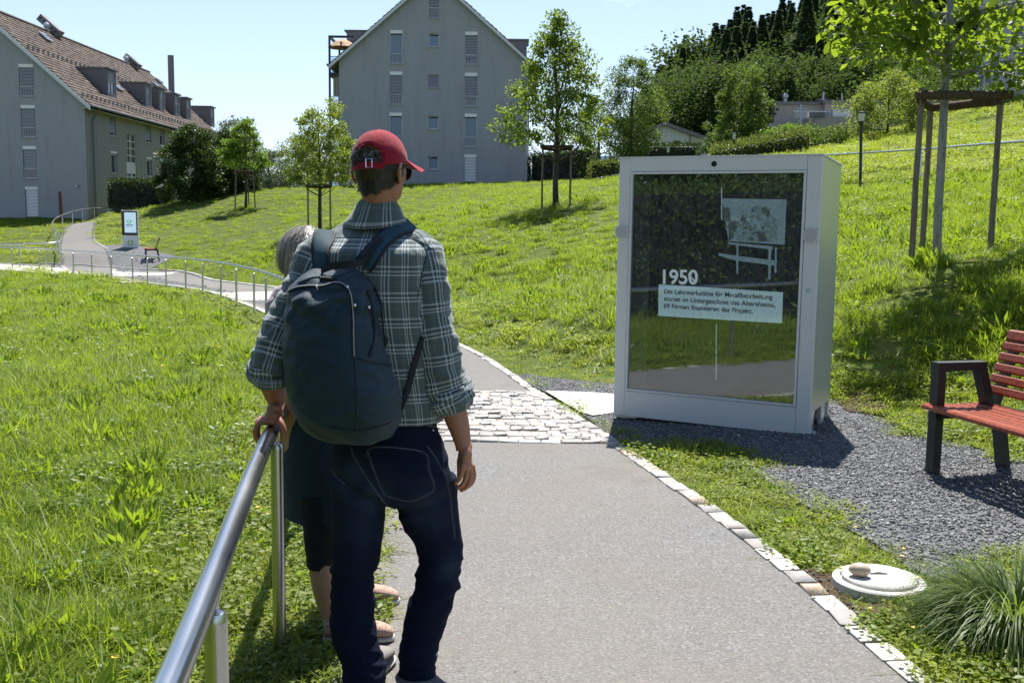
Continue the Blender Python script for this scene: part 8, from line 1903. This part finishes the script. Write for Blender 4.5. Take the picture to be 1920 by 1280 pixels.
def far_woman():
    d = 62.0; k = d/1920*1.0; hd = at(1146.5, 316.5, d); gz = hd[2]-1.54; t = thing('person', 'distant dark haired woman in a white t-shirt walking away at the hilltop rail', 'person', (hd[0], d, gz)); x0 = hd[0]
    b = MB(); b.sphere((x0, d, gz+1.56), (.085,.10,.115), 14); b.tube([(x0, d, gz+1.5), (x0, d, gz+1.35)], .055, 10); b.tube([(x0, d, gz+1.42), (x0, d, gz+1.2), (x0, d, gz+.95)], [.14,.16,.16], 14)
    for s in (1, -1):
        b.tube([(x0+s*.17, d, gz+1.36), (x0+s*.24, d+.02, gz+1.12), (x0+s*.22, d+.08, gz+.90)], [.05,.042,.03], 10); b.sphere((x0+s*.21, d+.10, gz+.84), (.03,.04,.05), 8)
        b.tube([(x0+s*.09, d, gz+.92), (x0+s*.10, d+.06*s, gz+.5), (x0+s*.10, d-.05*s, gz+.06)], [.09,.065,.045], 10); b.sphere((x0+s*.10, d+.04-.05*s, gz+.04), (.05,.12,.04), 8)
        for q in range(4): b.tube([(x0+s*.21, d+.07+.02*q, gz+.83), (x0+s*.205, d+.075+.02*q, gz+.76)], .009, 6)
    remesh(b, .014, 2, 'body', M['skin'], t)
    m = MB(); m.sphere((x0, d-.015, gz+1.575), (.105,.115,.13), 14); m.sphere((x0, d-.07, gz+1.46), (.09,.06,.12), 12); m.build('hair', M['hair_dark'], t, smooth=True)
    X, Yv, _ = sell(20, 2.4); m = MB(); m.loft([[(x0+a*x, d+bq*y, gz+z) for x, y in zip(X, Yv)] for z, a, bq in ((.86,.20,.15),(1.1,.19,.14),(1.3,.205,.13),(1.40,.17,.11),(1.45,.07,.07))])
    for s in (1, -1): m.tube([(x0+s*.16, d, gz+1.37), (x0+s*.235, d+.01, gz+1.18)], [.075,.08], 12)
    m.build('t_shirt', M['white_cloth'], t, smooth=True)
    m = MB(); m.loft([[(x0+a*x, d+bq*y, gz+z) for x, y in zip(X, Yv)] for z, a, bq in ((.70,.19,.15),(.9,.19,.15))])
    for s in (1, -1): m.tube([(x0+s*.09, d, gz+.82), (x0+s*.10, d+.06*s, gz+.5), (x0+s*.10, d-.05*s, gz+.08)], [.105,.085,.075], 12)
    m.build('trousers', M['grey_cloth'], t, smooth=True)
    k = MB(); k.loft([[np.array(p)+np.array(o) for o in ((-.018, 0, 0), (.018, 0, 0), (.018, -.01, 0), (-.018, -.01, 0))] for p in ((x0-.12, d-.10, gz+1.43), (x0, d-.16, gz+1.2), (x0+.17, d-.16, gz+.93))]); k.box((x0+.20, d-.13, gz+.86), (.16, .08, .13), bev=.02); o = k.build('shoulder_bag', M['maroon']); tag(o, 'small brown shoulder bag worn by the distant woman in white', 'bag')
far_woman()
